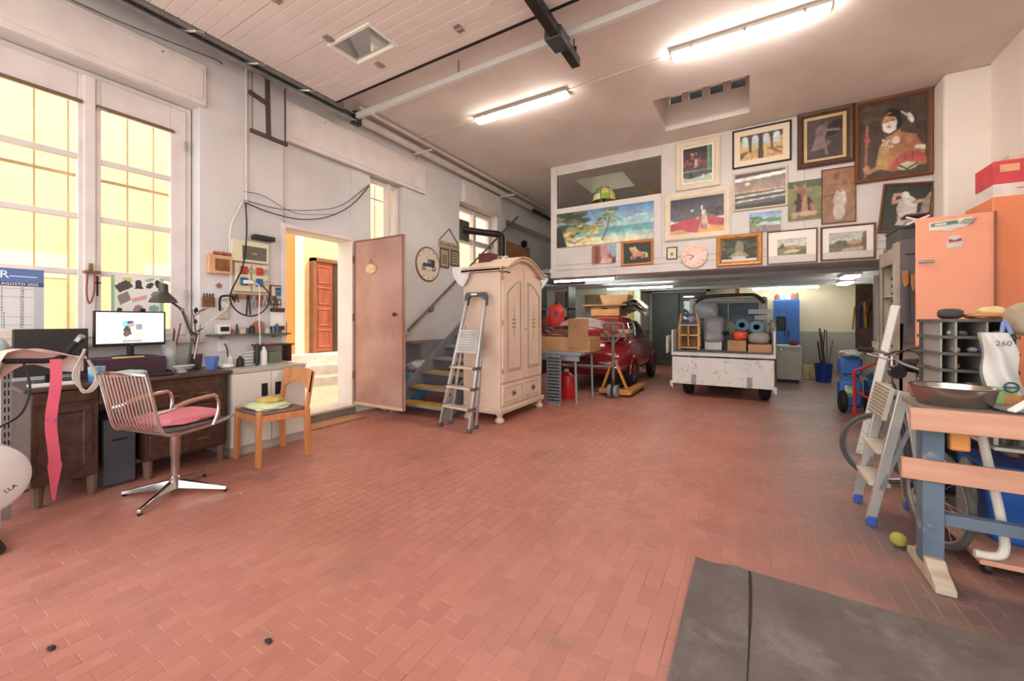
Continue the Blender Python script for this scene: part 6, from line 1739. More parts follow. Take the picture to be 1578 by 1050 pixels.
tag(box(-2.12, -1.72, 6.83, 7.0, .75, .765, rz=math.radians(18)).build('wood_strip', mat('pale_yellow_wood', '#d6bd7c', .6)), 'pale yellow wooden strip resting behind the pallet truck', 'plank') if False else None
# things behind: shelves and panels by the partition
bs = thing('wall_cupboard', 'brown slatted cupboard hung on the pale partition behind the table', 'cupboard', (-3.3, 10.2, 1.3))
box(-3.75, -3.20, 10.18, 10.3, 1.30, 1.90).build('body', mat('tan_cupboard', '#a08a68', .6, var=.1), bs, bev=.004)
box(-3.72, -3.50, 10.17, 10.18, 1.33, 1.87).build('door', mat('tan_door', '#8f7856', .6), bs); box(-3.46, -3.24, 10.17, 10.18, 1.5, 1.87).build('door', mat('tan_door2', '#7b6c4a', .6), bs)
tag(box(-3.55, -3.05, 9.5, 9.56, 0, 1.42).build('leaning_sheet', mat('pale_grey_panel', '#b3afaa', .6, var=.05), bev=.004), 'pale grey panel leaning behind the red bag', 'panel')
tag(box(-2.62, -2.50, 10.2, 10.29, 0, 1.95).build('wooden_post', mat('ochre_post', '#b08a48', .6, var=.1), bev=.004), 'ochre wooden post beside the cartons on the car', 'post')
sh_ = thing('dark_shelf', 'dark shelving at the left behind the red bag', 'shelf', (-3.75, 8.3, 0))
for z in (.5, 1.0, 1.45):
    box(-4.1, -3.35, 8.1, 8.5, z, z + .03).build('shelf_board', GREYPL, sh_)
for x in (-4.08, -3.37):
    box(x - .02, x + .02, 8.1, 8.5, 0, 1.95).build('side', DARKM, sh_)
tag(box(-4.0, -3.5, 8.15, 8.4, 1.03, 1.3).build('storage_box', mat('brick_red_box', '#9a4a3c', .6), bev=.006), 'brick red storage box on the dark shelf', 'box')
tag(box(-3.7, -3.45, 8.15, 8.4, 1.48, 1.85).build('storage_box', mat('dark_brown_box', '#4a3f3a', .6), bev=.006), 'dark box at the top of the dark shelf', 'box')
# ================================================================== PICK-UP TRUCK
tk = thing('pickup_truck', 'small white pick-up truck with lowered tailgate seen from behind', 'truck', (-.38, 8.2, 0))
TW = mat('worn_white_truck_paint', '#d9d4ce', .5, var=.05, scale=3, dirt=('#7d746c', 11.0, .56, .85))
TWC = mat('truck_white', '#cfcbc6', .45, var=.06)
TX0, TX1, TY = -1.10, .33, 7.0
box(TX0, TX1, TY, 8.75, .645, .70).build('bed', TWC, tk, bev=.005)
for k in range(7):
    box(TX0 + .05, TX1 - .05, TY + .04 + k * .24, TY + .26 + k * .24, .70, .712).build('bed_plank', mat('grey_bed_board', '#6f6c66', .7, var=.15), tk)
tg = box(TX0 + .02, TX1 - .02, TY - .045, TY - .015, .20, .625).build('tailgate', TW, tk, bev=.004)
for x in (-.76, .0):
    box(x - .035, x + .035, TY - .052, TY - .045, .20, .36).build('hinge_plate', mat('grey_hinge', '#9a9793', .5, .3), tg)
    box(x - .05, x + .05, TY - .05, TY - .01, .625, .65).build('latch', DARKM, tg)
for x in (TX0 + .01, TX1 - .01):
    MB().prism([(x - .02, .24), (x + .02, .24), (x + .02, .12), (x - .02, .17)], TY - .05, TY, 'XZ').build('corner_bracket', TWC, tk)
for x in (TX0, TX1 - .025):
    box(x, x + .025, TY + .02, 8.70, .70, 1.06).build('side_board', TWC, tk, bev=.004)
box(TX0 - .07, TX0 - .05, TY - .05, TY + .9, .68, .96).build('folded_board', TW, tk, bev=.004)
for x in (-.87, .20):
    for y in (7.30, 9.45):
        w_ = MB().lathe([(.0, -.075), (.15, -.08), (.225, -.07), (.25, -.04), (.25, .04), (.225, .07), (.15, .08), (0, .075)], (x, y, .25), 26, 'X').build('tyre', BLACKR, tk)
        MB().lathe([(0, .082), (.08, .086), (.13, .08), (.13, .076)], (x, y, .25), 18, 'X').build('rim', GREYPL, w_)
box(-.9, .15, 7.1, 9.9, .30, .42).build('chassis', DARKM, tk)
# cab with rear glass
CABW = mat('cab_dark_grey', '#5d6062', .5, var=.1)
ZT = 1.66
MB().prism([(8.86, .42), (8.86, 1.05), (8.94, ZT), (9.85, ZT - .02), (10.25, 1.05), (10.45, .95), (10.45, .42)], -1.06, .29, 'YZ').build('cab', TWC, tk, bev=.04, smooth=False)
MB().grid(lambda u, v: (-.92 + 1.07 * u, 8.85 + .06 * v, 1.10 + .45 * v), 2, 2, .004).build('rear_window', mat('truck_rear_glass', '#66747c', .1, var=.1), tk)
FR = mat('white_tube_frame', '#c9c6bf', .45)
for x in (-.98, .21):
    MB().tube([(x, 8.78, .70), (x, 8.78, 1.52), (x + (.06 if x < 0 else -.06), 8.78, 1.60)], .02, 8).build('rack_post', FR, tk)
MB().tube([(-.92, 8.78, 1.60), (.15, 8.78, 1.60)], .02, 8).build('rack_bar', FR, tk)
MB().tube([(-.35, 8.78, 1.10), (-.35, 8.78, 1.60)], .012, 8).build('rack_stay', FR, tk)
MB().tube([(-.92, 8.76, 1.57), (-.78, 8.76, 1.665), (-.5, 8.76, 1.69), (0, 8.76, 1.69), (.12, 8.76, 1.66), (.24, 8.76, 1.53)], .035, 10, 4).build('rolled_tarp', mat('dark_tarp', '#4a4540', .7), tk)
MB().lathe([(.03, 0), (.05, .01), (.05, .05), (.045, .10), (.02, .12), (0, .12)], (-.20, 8.85, 1.70), 14).build('beacon', mat('orange_beacon', '#e09030', .2), tk)
mi = box(.43, .58, 8.95, 8.99, 1.02, 1.28); mi.build('side_mirror', BLACK, tk, bev=.02)
MB().tube([(.29, 8.98, 1.15), (.45, 8.97, 1.15)], .012, 6).build('mirror_arm', DARKM, tk)
MB().tube([(.40, 7.1, .78), (.40, 8.6, .78)], .012, 6).build('side_rail', FR, tk)
# ---- load
wf = thing('wooden_play_shelf', 'small pale wooden shelf with blue trim standing on the truck bed', 'shelf', (-.87, 7.5, .712))
PW = wood('pine_wood', '#d9aa74', '#c6945e', .5, (8, 8, 1))
for x in (-1.035, -.735):
    for y in (7.40, 7.60):
        MB().bar((x, y, .712), (x, y, 1.17 if y > 7.5 else 1.12), .025, .025, up=(0, 1, 0)).build('post', PW, wf)
        MB().bar((x, y, 1.12 if y < 7.5 else 1.17), (x + (.03 if x < -.9 else -.03), y, 1.33), .025, .025, up=(0, 1, 0)).build('slanted_post', PW, wf)
for z in (.74, .95, 1.12):
    box(-1.045, -.725, 7.39, 7.61, z, z + .022).build('board', PW, wf)
for z in (1.15, 1.29):
    box(-1.0, -.77, 7.385, 7.60, z, z + .035).build('blue_board', mat('blue_felt', '#3f5f8f', .7), wf)
box(-1.03, -.74, 7.60, 7.612, .74, 1.12).build('back', mat('brown_back', '#8a6a44', .6), wf)
box(-.90, -.885, 7.39, 7.6, .76, 1.12).build('divider', PW, wf)
gp_ = thing('wrapped_bundle', 'grey plastic-wrapped bundle on the truck bed', 'bundle', (-.52, 7.7, .712))
MB().lump((-.52, 7.75, 1.05), (.16, .16, .23), 51, .07, 20, 14, 5).build('wrap', mat('grey_plastic_film', '#9a9a99', .3, var=.15, scale=9, bump=.3), gp_)
box(-.66, -.40, 7.62, 7.9, .712, .86).build('box', mat('white_box', '#c9c9c6', .5), gp_, bev=.006)
tag(MB().lump((-.70, 8.45, 1.38), (.20, .12, .16), 53, .16, 20, 14, 4).build('plastic_heap', mat('clear_film', '#aeb2b4', .25, var=.12, bump=.3)), 'crumpled clear plastic piled against the truck cab', 'plastic')
tag(box(-.9, -.5, 8.33, 8.6, .712, 1.23).build('grey_crate', GREYPL, bev=.01), 'grey crate under the crumpled plastic on the truck', 'crate')
tag(box(-.31, -.045, 7.45, 7.75, .712, .885).build('carton', CARD, bev=.004), 'square brown carton on the truck bed', 'carton')
tag(box(-.02, .295, 7.30, 7.70, .712, .835).build('carton', mat('carton_tan', '#c09066', .8, var=.06), bev=.004), 'low wide carton at the right rear of the truck bed', 'carton')
tag(MB().lump((-.13, 7.6, .965), (.11, .10, .085), 55, .18, flat=.078).build('orange_sack', mat('orange_red_nylon', '#e0583a', .5, var=.08)), 'orange-red sack on the square carton', 'sack')
tag(MB().lump((.13, 7.52, .925), (.15, .14, .10), 57, .14, flat=.088).build('grey_sack', mat('grey_sack', '#a39d98', .6, var=.12, bump=.3)), 'grey plastic sack on the low wide carton', 'sack')
for k, (x, z, c) in enumerate(((-.11, 1.13, '#6f9fb4'), (.10, 1.10, '#7fb0bd'))):
    t = thing('blue_roll', ('left' if k == 0 else 'right') + ' one of two pale blue rolled mats on the truck', 'roll', (x, 8.1, z - .1), 0, 'rolled mats on the truck')
    MB().lathe([(.045, -.3), (.105, -.3), (.105, .3), (.045, .3), (.045, -.3)], (x, 8.1, z), 22, 'Y').build('mat', mat('mat_' + c[1:], c, .6), t)
    MB().lathe([(0, -.28), (.046, -.28), (.046, -.279)], (x, 8.1, z), 18, 'Y').build('hollow', BLACK, t)
tag(box(-.19, .25, 7.85, 8.4, .712, .995).build('grey_crate', mat('dark_crate', '#57585a', .6), bev=.01), 'dark crate under the blue rolled mats', 'crate')
sp2 = thing('cable_drum', 'grey cable drum between bundle and blue rolls', 'drum', (-.36, 8.0, .712))
for y in (7.92, 8.12):
    MB().lathe([(.03, -.012), (.125, -.012), (.13, 0), (.125, .012), (.03, .012)], (-.33, y, 1.08), 24, 'Y').build('flange', mat('drum_grey', '#8f8a80', .5, var=.1), sp2)
MB().lathe([(.09, -.09), (.09, .09)], (-.33, 8.02, 1.08), 20, 'Y').build('winding', mat('brown_winding', '#8a7452', .6), sp2)
box(-.45, -.22, 7.93, 8.11, .712, .96).build('base', GREYPL, sp2)
tag(MB().tube([(-.30, 7.5, 1.0), (-.37, 7.46, 1.0)], .035, 12).build('dark_torch', BLACK), 'black torch lying on the edge of the square carton', 'torch')
for (z, x0, lab) in ((1.33, -.02, 'upper'), (1.22, .08, 'lower')):
    tag(box(x0, .36 if z > 1.3 else .28, 8.68, 8.71, z, z + .085).build('white_sign_board', mat('white_sign', '#dbd8d2', .5), bev=.003), '%s white board strip strapped to the truck rack' % lab, 'board')
tag(MB().lump((.33, 7.9, 1.1), (.05, .25, .12), 59, .2).build('white_rag', mat('rag_white', '#cfc8be', .9, var=.1, bump=.3)), 'dirty white rag over the right truck side', 'rag')

# ================================================================== BACK RIGHT
bc = thing('blue_metal_cabinet', 'tall blue metal cabinet at the back wall', 'cabinet', (.78, 11.4, 0))
BL = mat('blue_metal_paint', '#3f6cb4', .45, var=.06)
box(.50, .99, 11.30, 11.75, .04, 1.70).build('body', BL, bc, bev=.006)
for x0, x1 in ((.51, .742), (.748, .98)):
    d = box(x0, x1, 11.285, 11.30, .06, 1.68).build('door', BL, bc, bev=.004)
    box(x1 - .05 if x0 < .6 else x0 + .02, (x1 - .03) if x0 < .6 else x0 + .04, 11.27, 11.285, .85, .98).build('handle', DARKM, d)
for k, (x, r0, h_, c, lab, nm) in enumerate(((.56, .05, .14, '#8f3f38', 'red tin on the blue cabinet', 'tin'), (.66, .06, .16, '#7fb0b4', 'pale teal ball jar on the blue cabinet', 'jar'), (.78, .05, .13, '#c9c4bb', 'white pot on the blue cabinet', 'pot'), (.88, .045, .15, '#b5563f', 'orange-red bottle on the blue cabinet', 'bottle'), (.95, .035, .17, '#57493f', 'brown bottle on the blue cabinet', 'bottle'))):
    tag(MB().lathe([(0, 0), (r0, 0), (r0, h_ * .7), (r0 * .5, h_ * .85), (r0 * .5, h_), (0, h_)], (x, 11.45, 1.70), 12).build(nm, mat('cabtop_' + c[1:], c, .5)), lab, nm)
wm_ = thing('white_appliance', 'low white household appliance beside the truck', 'appliance', (.67, 9.75, 0))
box(.46, .86, 9.5, 10.0, .06, .72).build('body', mat('appliance_white', '#d8d4c4', .4, var=.04), wm_, bev=.01)
box(.47, .85, 9.495, 9.5, .62, .70).build('control_panel', mat('appliance_panel', '#c6c2b4', .4), wm_)
box(.50, .82, 9.52, 9.98, 0, .06).build('plinth', BLACK, wm_)
tag(MB().lump((.75, 9.7, .76), (.08, .08, .05), 61, .2, flat=.04).build('red_cloth', mat('dark_red_cloth', '#7a3a34', .9)), 'dark red cloth on the white appliance', 'cloth')
tag(MB().lathe([(0, 0), (.10, 0), (.13, .28), (.12, .28), (.095, .01), (0, .01)], (1.05, 10.4, 0), 18).build('patterned_bin', mat('leaf_print', '#b9b85f', .6, second='#e3dfc2', scale=14)), 'pale bin with green leaf print by the blue bucket', 'bin')
bk = thing('blue_bucket', 'blue bucket holding rods and sticks', 'bucket', (1.26, 10.0, 0))
MB().lathe([(0, 0), (.125, 0), (.15, .34), (.155, .36), (.145, .36), (.12, .01), (0, .01)], (1.26, 10.0, 0), 22).build('pail', mat('bucket_blue', '#1f3f96', .35, var=.05), bk)
rnd = random.Random(4)
for k in range(7):
    a = rnd.uniform(0, 6.28)
    x, y = 1.26 + .07 * math.cos(a), 10.0 + .07 * math.sin(a)
    tag(MB().tube([(x, y, .03), (x + rnd.uniform(-.12, .16), y + rnd.uniform(-.05, .05), rnd.uniform(.75, 1.08))], .010 + .006 * (k % 3 == 0), 8).build('stick', mat('stick_%d' % (k % 3), ('#4d3f38', '#6d5a4a', '#3a3a3c')[k % 3], .6)), 'stick standing in the blue bucket, %s' % ('the longest dark brown one', 'a slim tan one', 'a slim black one', 'a thick brown one', 'a leaning tan one', 'a leaning black one', 'the thickest brown one')[k], 'stick', 'sticks in the blue bucket')
# blue jerrycans stacked, cloth on top
JB = mat('jerry_blue', '#3f6fb9', .4, var=.06)
def jerry(x, y, z, h, label, m=JB):
    t = thing('blue_jerrycan', label, 'jerrycan', (x, y, z))
    box(x - .125, x + .125, y - .11, y + .11, z, z + h * .82).build('body', m, t, bev=.03)
    MB().prism([(x - .10, z + h * .80), (x + .10, z + h * .80), (x + .07, z + h * .95), (x - .08, z + h * .95)], y - .08, y + .08, 'XZ').build('shoulder', m, t, bev=.01)
    MB().tube([(x - .05, y - .06, z + h * .9), (x - .05, y, z + h), (x - .05, y + .06, z + h * .9)], .012, 8).build('handle', m, t)
    return t
j1 = jerry(1.22, 7.35, 0, .44, 'lower blue jerrycan with green label in the stack')
box(1.15, 1.27, 7.236, 7.24, .14, .30).build('label_sticker', mat('green_label', '#5a9a4d', .5, second='#e0e0d0', scale=12), j1)
jerry(1.22, 7.35, .445, .29, 'upper blue jerrycan in the stack')
tag(MB().lump((1.22, 7.27, .745), (.13, .13, .05), 63, .25, flat=.03).build('plastic_bag', mat('pale_teal_bag', '#bccac2', .4, second='#d6a45a', scale=5)), 'pale bag with orange print on the upper blue jerrycan', 'bag')
jerry(1.55, 7.55, 0, .46, 'blue jerrycan behind the red hand truck', mat('jerry_blue_dark', '#2c5596', .4))
tag(box(1.32, 1.72, 7.3, 7.7, .50, .82).build('blue_crate', BLUEP, bev=.015), 'blue crate behind the bicycle handlebar', 'crate') if False else None
# hand truck
ht = thing('hand_truck', 'red tube hand truck with a pneumatic wheel', 'hand truck', (1.2, 6.75, 0))
RT = mat('red_tube', '#c2342f', .35, var=.06)
for x in (1.10, 1.36):
    w_ = MB().lathe([(.05, -.035), (.11, -.04), (.14, -.025), (.145, 0), (.14, .025), (.11, .04), (.05, .035)], (x - .04, 6.80, .145), 24, 'X').build('tyre', BLACKR, ht)
    MB().lathe([(0, -.03), (.06, -.03), (.065, .03), (0, .03)], (x - .04, 6.80, .145), 16, 'X').build('hub', RT, w_)
for x in (1.15, 1.40):
    MB().tube([(x, 6.62, .04), (x, 6.66, .58 if x < 1.3 else .72)], .018, 10).build('upright', RT, ht)
MB().tube([(1.15, 6.66, .56), (1.40, 6.66, .70)], .018, 10).build('brace', RT, ht)
MB().tube([(1.17, 6.70, .30), (1.40, 6.66, .16)], .016, 10).build('brace', RT, ht)
box(1.12, 1.43, 6.42, 6.62, .02, .035).build('toe_plate', RT, ht)
# ---- right wall clutter under mezzanine edge
pipe('drain_pipe', 'fat grey-white drain pipe on the right wall', [(1.72, 8.2, .75), (1.72, 8.2, 1.55), (1.72, 8.2, 1.9)], .075, PIPEW, n=14)
rk = thing('tool_rack', 'dark rack of hanging tools and brushes on the right wall', 'tool rack', (1.62, 8.0, .7))
box(1.50, 2.18, 8.55, 8.6, .70, 1.80).build('backboard', mat('rack_brown', '#6d5a48', .7, var=.2, scale=8), rk)
rnd = random.Random(8)
for k in range(12):
    x = 1.48 + .06 * k; z = rnd.uniform(1.35, 1.7)
    c = rnd.choice(['#a88a5a', '#4a4038', '#7d7568', '#c9a13f', '#3f5a8a', '#d8d0c0', '#8a4a3a'])
    MB().tube([(x, 8.5, z), (x + rnd.uniform(-.05, .05), 8.45, z - rnd.uniform(.15, .45))], rnd.uniform(.012, .03), 8).build('hanging_tool', mat('rt_' + c[1:], c, .6), rk)
sb = thing('side_table', 'low cluttered side bench against the right wall', 'bench', (1.75, 7.5, 0))
box(1.42, 2.18, 6.9, 8.3, .72, .76).build('top', mat('bench_wood', '#7d6a55', .6, var=.1), sb, bev=.004)
for (x, y) in ((1.46, 6.95), (1.46, 8.25), (2.12, 6.95), (2.12, 8.25)):
    box(x - .025, x + .025, y - .025, y + .025, 0, .72).build('leg', mat('bench_leg', '#5d5046', .6), sb)
wb = thing('white_basket', 'white slotted plastic basket on the side bench', 'basket', (1.63, 7.1, .76))
box(1.44, 1.86, 6.98, 7.25, .76, .775).build('base', mat('basket_white', '#e3dfcb', .5), wb)
BW = mat('basket_white', '#e3dfcb', .5)
for z in (.775, .90):
    MB().ring((1.44, 6.98, z), (1, 0, 0), (0, 1, 0), (0, 0, 1), .42, .27, [(0, 0), (0, .025), (.012, .025), (.012, 0)]).build('rim', BW, wb, smooth=False)
for k in range(15):
    box(1.445 + k * .0285, 1.455 + k * .0285, 6.98, 6.99, .79, .905).build('slat', BW, wb)
for k in range(9):
    box(1.44, 1.45, 6.99 + k * .029, 7.0 + k * .029, .79, .905).build('slat', BW, wb)
tag(MB().lump((1.64, 7.1, .95), (.17, .11, .10), 65, .2).build('white_cloth', mat('cloth_white', '#dcd8cf', .9)), 'white cloth heaped in the white basket', 'cloth')
tag(MB().lump((1.30, 7.6, .93), (.11, .10, .055), 67, .3).build('red_glove', mat('red_glove', '#b9352f', .6)), 'red work glove near the blue jerrycans', 'glove') if False else None
# ---- grey tool cabinet with its door open, saws on the door
gc_ = thing('tool_cabinet', 'beige metal tool cabinet with its grey door standing open', 'cabinet', (1.6, 5.85, 0))
BG = mat('beige_metal', '#b3a493', .5, var=.08); IN = mat('inner_beige', '#c3b6a4', .5, var=.06); DGR = mat('slate_grey_board', '#6c696b', .55, var=.06)
cx0, cx1, cy0, cy1 = 1.29, 1.82, 5.42, 6.17
box(cx1 - .02, cx1, cy0, cy1, 0, 1.95).build('back', IN, gc_)
box(cx0, cx1, cy1 - .02, cy1, 0, 1.95).build('side', IN, gc_); box(cx0, cx1, cy0, cy0 + .02, 0, 1.95).build('side', BG, gc_)
box(cx0, cx1, cy0, cy1, 1.93, 1.96).build('top', BG, gc_); box(cx0, cx0 + .02, cy0, cy1, 1.80, 1.93).build('header', BG, gc_, bev=.004)
box(cx0, cx0 + .02, cy0, cy0 + .05, 0, 1.8).build('stile', BG, gc_); box(cx0, cx0 + .02, cy1 - .05, cy1, 0, 1.8).build('stile', BG, gc_)
for z in (.3, .75, 1.02, 1.46):
    box(cx0 + .03, cx1 - .02, cy0 + .02, cy1 - .02, z, z + .02).build('shelf', IN, gc_)
for k in range(10):
    box(cx0 + .10, cx0 + .115, cy1 - .0225, cy1 - .02, .9 + k * .085, .93 + k * .085).build('slot', DARKM, gc_)
dl = MB().prism([(1.262, 1.99), (1.385, 1.99), (1.70, 1.99), (1.70, 1.0), (1.385, 1.0), (1.29, 1.0), (1.29, 1.17), (1.262, 1.18)], 5.30, 5.325, 'XZ').build('open_door', DGR, gc_, smooth=False)
box(1.235, 1.262, 5.30, 5.42, 0.9, 1.97).build('door_edge', BG, gc_)
box(1.30, 1.38, 5.295, 5.30, 1.845, 1.85).build('door_slot', BLACK, dl)
for k, (x, zt, l) in enumerate(((1.295, 1.68, .50), (1.352, 1.64, .42))):
    s_ = thing('hand_saw', ('longer' if k == 0 else 'shorter') + ' hand saw with wooden handle hanging on the grey cabinet door', 'saw', (x, 5.28, zt - l), 0, 'saws on the cabinet door')
    MB().prism([(x - .022, zt), (x + .02, zt + .01), (x + .024, zt - .12), (x - .004, zt - .16), (x - .018, zt - .10)], 5.265, 5.295, 'XZ').build('handle', mat('saw_handle', '#b97f56', .5), s_, bev=.005, smooth=False)
    MB().prism([(x - .012, zt - .12), (x + .020, zt - .12), (x + .028, zt - l), (x + .012, zt - l)], 5.278, 5.282, 'XZ').build('blade', mat('saw_steel', '#80807e', .35, .6), s_, smooth=False)
for (y, z, h_, r0, c, lab) in ((5.75, 1.48, .22, .05, '#33302f', 'black spray bottle inside the beige tool cabinet'), (5.68, 1.04, .16, .07, '#2f2d2c', 'black tool inside the beige tool cabinet')):
    tag(MB().lathe([(0, 0), (r0, 0), (r0, h_ * .6), (r0 * .4, h_ * .75), (r0 * .6, h_), (0, h_)], (1.42, y, z), 12).build('bottle', mat('cabin_' + c[1:], c, .5)), lab, 'bottle')
tb_ = thing('toolbox', 'dark grey toolbox on top of the beige tool cabinet', 'toolbox', (1.42, 5.7, 1.96))
box(1.30, 1.52, 5.50, 5.95, 1.96, 2.13).build('body', mat('dark_grey_box', '#54514f', .5, var=.1), tb_, bev=.006)
box(1.295, 1.525, 5.495, 5.955, 2.13, 2.16).build('lid', mat('dark_lid', '#403d3c', .5), tb_, bev=.006)
fs = thing('folding_stool', 'folded striped stool on top of the dark toolbox', 'stool', (1.42, 5.6, 2.16))
box(1.34, 1.52, 5.46, 5.62, 2.24, 2.262).build('seat', mat('dark_red_striped', '#6d2f33', .7, second='#2b2628', stretch=(1, 30, 1), scale=2), fs, bev=.005)
for (a, c) in (((1.345, 2.162), (1.515, 2.235)), ((1.515, 2.162), (1.345, 2.235))):
    for y in (5.47, 5.61):
        MB().bar((a[0], y, a[1]), (c[0], y, c[1]), .016, .016, up=(0, 1, 0)).build('leg', WHITEPL, fs)
# white plastic profiles leaning
lp = thing('white_profile', 'long white plastic profile leaning between bicycle and tool cabinet', 'profile', (1.02, 4.8, 0))
MB().bar((.86, 4.75, .0), (1.145, 4.95, 1.34), .05, .03, up=(0, 1, 0)).build('front_channel', WHITEPL, lp)
MB().bar((.89, 4.79, .0), (1.175, 4.99, 1.34), .03, .03, up=(0, 1, 0)).build('rear_channel', mat('pale_lilac_plastic', '#c9c7d3', .4), lp)

# ---- orange cabinet, red-white cartons
oc_ = thing('orange_cabinet', 'orange metal cabinet with one door swung wide open', 'cabinet', (1.95, 5.15, 0))
OM = mat('salmon_orange_paint', '#f0a384', .5, var=.04, scale=2); OM_SHADE = mat('shaded_orange_paint', '#e58a5e', .5, var=.05, scale=2)  # second orange: the door paint darkened for the shade on the body
box(1.735, 2.175, 4.90, 5.40, 0, 2.225).build('body', OM_SHADE, oc_, bev=.006)
for z in (1.55, 1.9):
    box(2.09, 2.12, 4.885, 4.90, z, z + .03).build('latch', DARKM, oc_, bev=.004)
od = box(1.262, 1.735, 4.86, 4.885, .98, 2.10).build('open_door', OM, oc_, bev=.005)
box(1.275, 1.375, 4.845, 4.86, 1.705, 1.73).build('handle', STEEL, od, bev=.006)
SW = mat('sticker_white', '#e3ddd6', .5)
stk = MB().prism([(1.345, 2.05), (1.60, 2.075), (1.62, 2.055), (1.57, 2.0), (1.50, 1.985), (1.47, 1.965), (1.41, 1.98), (1.345, 1.985)], 4.8575, 4.86, 'XZ').build('green_sticker', SW, od, smooth=False)
MB().prism([(1.355, 2.042), (1.515, 2.057), (1.525, 2.027), (1.355, 2.013)], 4.856, 4.8575, 'XZ').build('green_field', mat('sticker_green', '#5f8f72', .5), od, smooth=False)
MB().prism([(1.38, 2.036), (1.45, 2.042), (1.45, 2.026), (1.38, 2.020)], 4.855, 4.856, 'XZ').build('white_field', SW, od, smooth=False)
for k in range(5):
    x = 1.53 + k * .016
    MB().prism([(x, 2.022 - .004 * k), (x + .008, 2.022 - .004 * k), (x + .038, 2.062), (x + .030, 2.062)], 4.856, 4.8575, 'XZ').build('stripe', mat('sticker_dark', '#5d7468', .5), od, smooth=False)
text('sticker_text', 'BOSCH', .034, (1.40, 4.857, 2.018), (1, 0, 0.13), (-.13, 0, 1), WINK, od) if False else None
b = MB().prism([(1.455, 1.82), (1.545, 1.83), (1.55, 1.90), (1.52, 1.93), (1.475, 1.925), (1.45, 1.89)], 4.8575, 4.86, 'XZ'); b.build('red_sticker', mat('sticker_white', '#e3ddd6', .5), od, smooth=False)
b = MB().prism([(1.465, 1.87), (1.54, 1.877), (1.54, 1.905), (1.50, 1.885), (1.465, 1.90)], 4.855, 4.8575, 'XZ'); b.build('sticker_mark', mat('sticker_red', '#c4423c', .5), od, smooth=False)
box(1.728, 1.74, 4.845, 4.885, 1.0, 2.10).build('hinge_strip', mat('brown_hinge', '#8a5a44', .5), oc_)
cr_ = thing('red_white_carton', 'red and white carton on top of the orange cabinet', 'carton', (1.95, 5.08, 2.225))
box(1.75, 2.165, 4.925, 5.24, 2.225, 2.335).build('base', mat('carton_white', '#e6dcd8', .6), cr_, bev=.004)
box(1.748, 2.167, 4.923, 5.242, 2.335, 2.525).build('lid', mat('carton_red', '#d84c54', .5), cr_, bev=.004)
box(1.785, 1.895, 4.9215, 4.923, 2.43, 2.49).build('label', mat('label_peach', '#eab28c', .6), cr_)
box(1.88, 2.0, 4.9235, 4.925, 2.285, 2.292).build('print_line', mat('carton_red', '#d84c54', .5), cr_)
tag(box(1.85, 2.12, 4.95, 5.2, 2.525, 2.58).build('small_carton', mat('pale_carton', '#d8c6b4', .6), bev=.004), 'small pale carton on the red and white one', 'carton')
# ================================================================== RIGHT FOREGROUND
# ---- workbench on blue trestle posts
wbn = thing('workbench', 'workbench of orange boards on worn blue wooden posts', 'workbench', (1.2, 3.05, 0))
BP = mat('worn_blue_paint', '#62707e', .55, second='#4a5968', scale=4, bump=.1, dirt=('#b3b5b3', 6.0, .56, .6))
PALEW = wood('pale_raw_wood', '#b9a894', '#a3917c', .7, (1, 9, 9))
for (x, y) in ((.74, 2.665), (1.62, 2.665), (.97, 3.60), (1.62, 3.60)):
    box(x - .038, x + .038, y - .045, y + .045, .06, .78).build('post', BP, wbn, bev=.004)
    MB().prism([(y - .19, 0), (y + .19, 0), (y + .19, .035), (y + .09, .075), (y + .06, .10), (y - .07, .10), (y - .10, .07), (y - .19, .03)], x - .035, x + .035, 'YZ').build('foot', PALEW, wbn, bev=.006, smooth=False)
box(.64, 1.75, 2.535, 2.562, .70, .80).build('front_board', ORANGEW, wbn, bev=.004)
box(.625, 1.75, 2.595, 2.62, .455, .552).build('front_board', ORANGEW, wbn, bev=.004)
box(.90, 1.75, 3.645, 3.67, .70, .80).build('rear_board', ORANGEW, wbn, bev=.004)
box(.92, 1.75, 3.53, 3.555, .52, .62).build('rear_board', ORANGEW, wbn, bev=.004)
box(.775, 1.6, 2.64, 2.69, .245, .30).build('low_rail', BP, wbn, bev=.004)
for k in range(6):
    y0 = 2.565 + k * .18
    box(.70 if k < 2 else .92, 1.75, y0, y0 + .175, .775, .80).build('top_plank', mat('grey_plank', '#8f8378', .7, var=.12, stretch=(1, 8, 8)), wbn, bev=.003)
MB().bar((.85, 3.0, .77), (1.25, 3.25, .45), .03, .03).build('brace', ORANGEW, wbn)
# ---- things on the bench
bo = thing('steel_basin', 'large oval stainless steel basin at the bench front', 'basin', (.83, 2.72, .80))
MB().lathe([(0, .0), (.115, .0), (.128, .012), (.148, .085), (.158, .09), (.158, .094), (.144, .09), (.124, .016), (0, .006)], (.835, 2.725, .80), 36, sx=1.0, sy=.85).build('bowl', mat('brushed_stainless', '#a9a39c', .22, .95, var=.06), bo)
dr_ = thing('parts_organizer', 'black tiered parts organizer with open bins on the bench', 'organizer', (1.02, 3.2, .80))
OG = mat('organizer_dark', '#57544f', .5, var=.06); OGL = mat('organizer_clear', '#a9a59c', .35, var=.06)
def half(x0, x1, y0, y1, n=10):
    """rounded-front bin outline"""
    return [(x0, y1), (x0, y0 + .05)] + [(x0 + (x1 - x0) * i / n, y0 + .05 - .05 * math.sin(PI * i / n) ** .6) for i in range(1, n)] + [(x1, y0 + .05), (x1, y1)]
for z in (.825, .925, 1.015, 1.105, 1.195):
    MB().prism(half(.875, 1.20, 3.06, 3.36)[::-1], z, z + .016, 'XY').build('tier', OG, dr_, smooth=False)
box(.885, 1.19, 3.35, 3.36, .80, 1.2).build('back', OG, dr_)
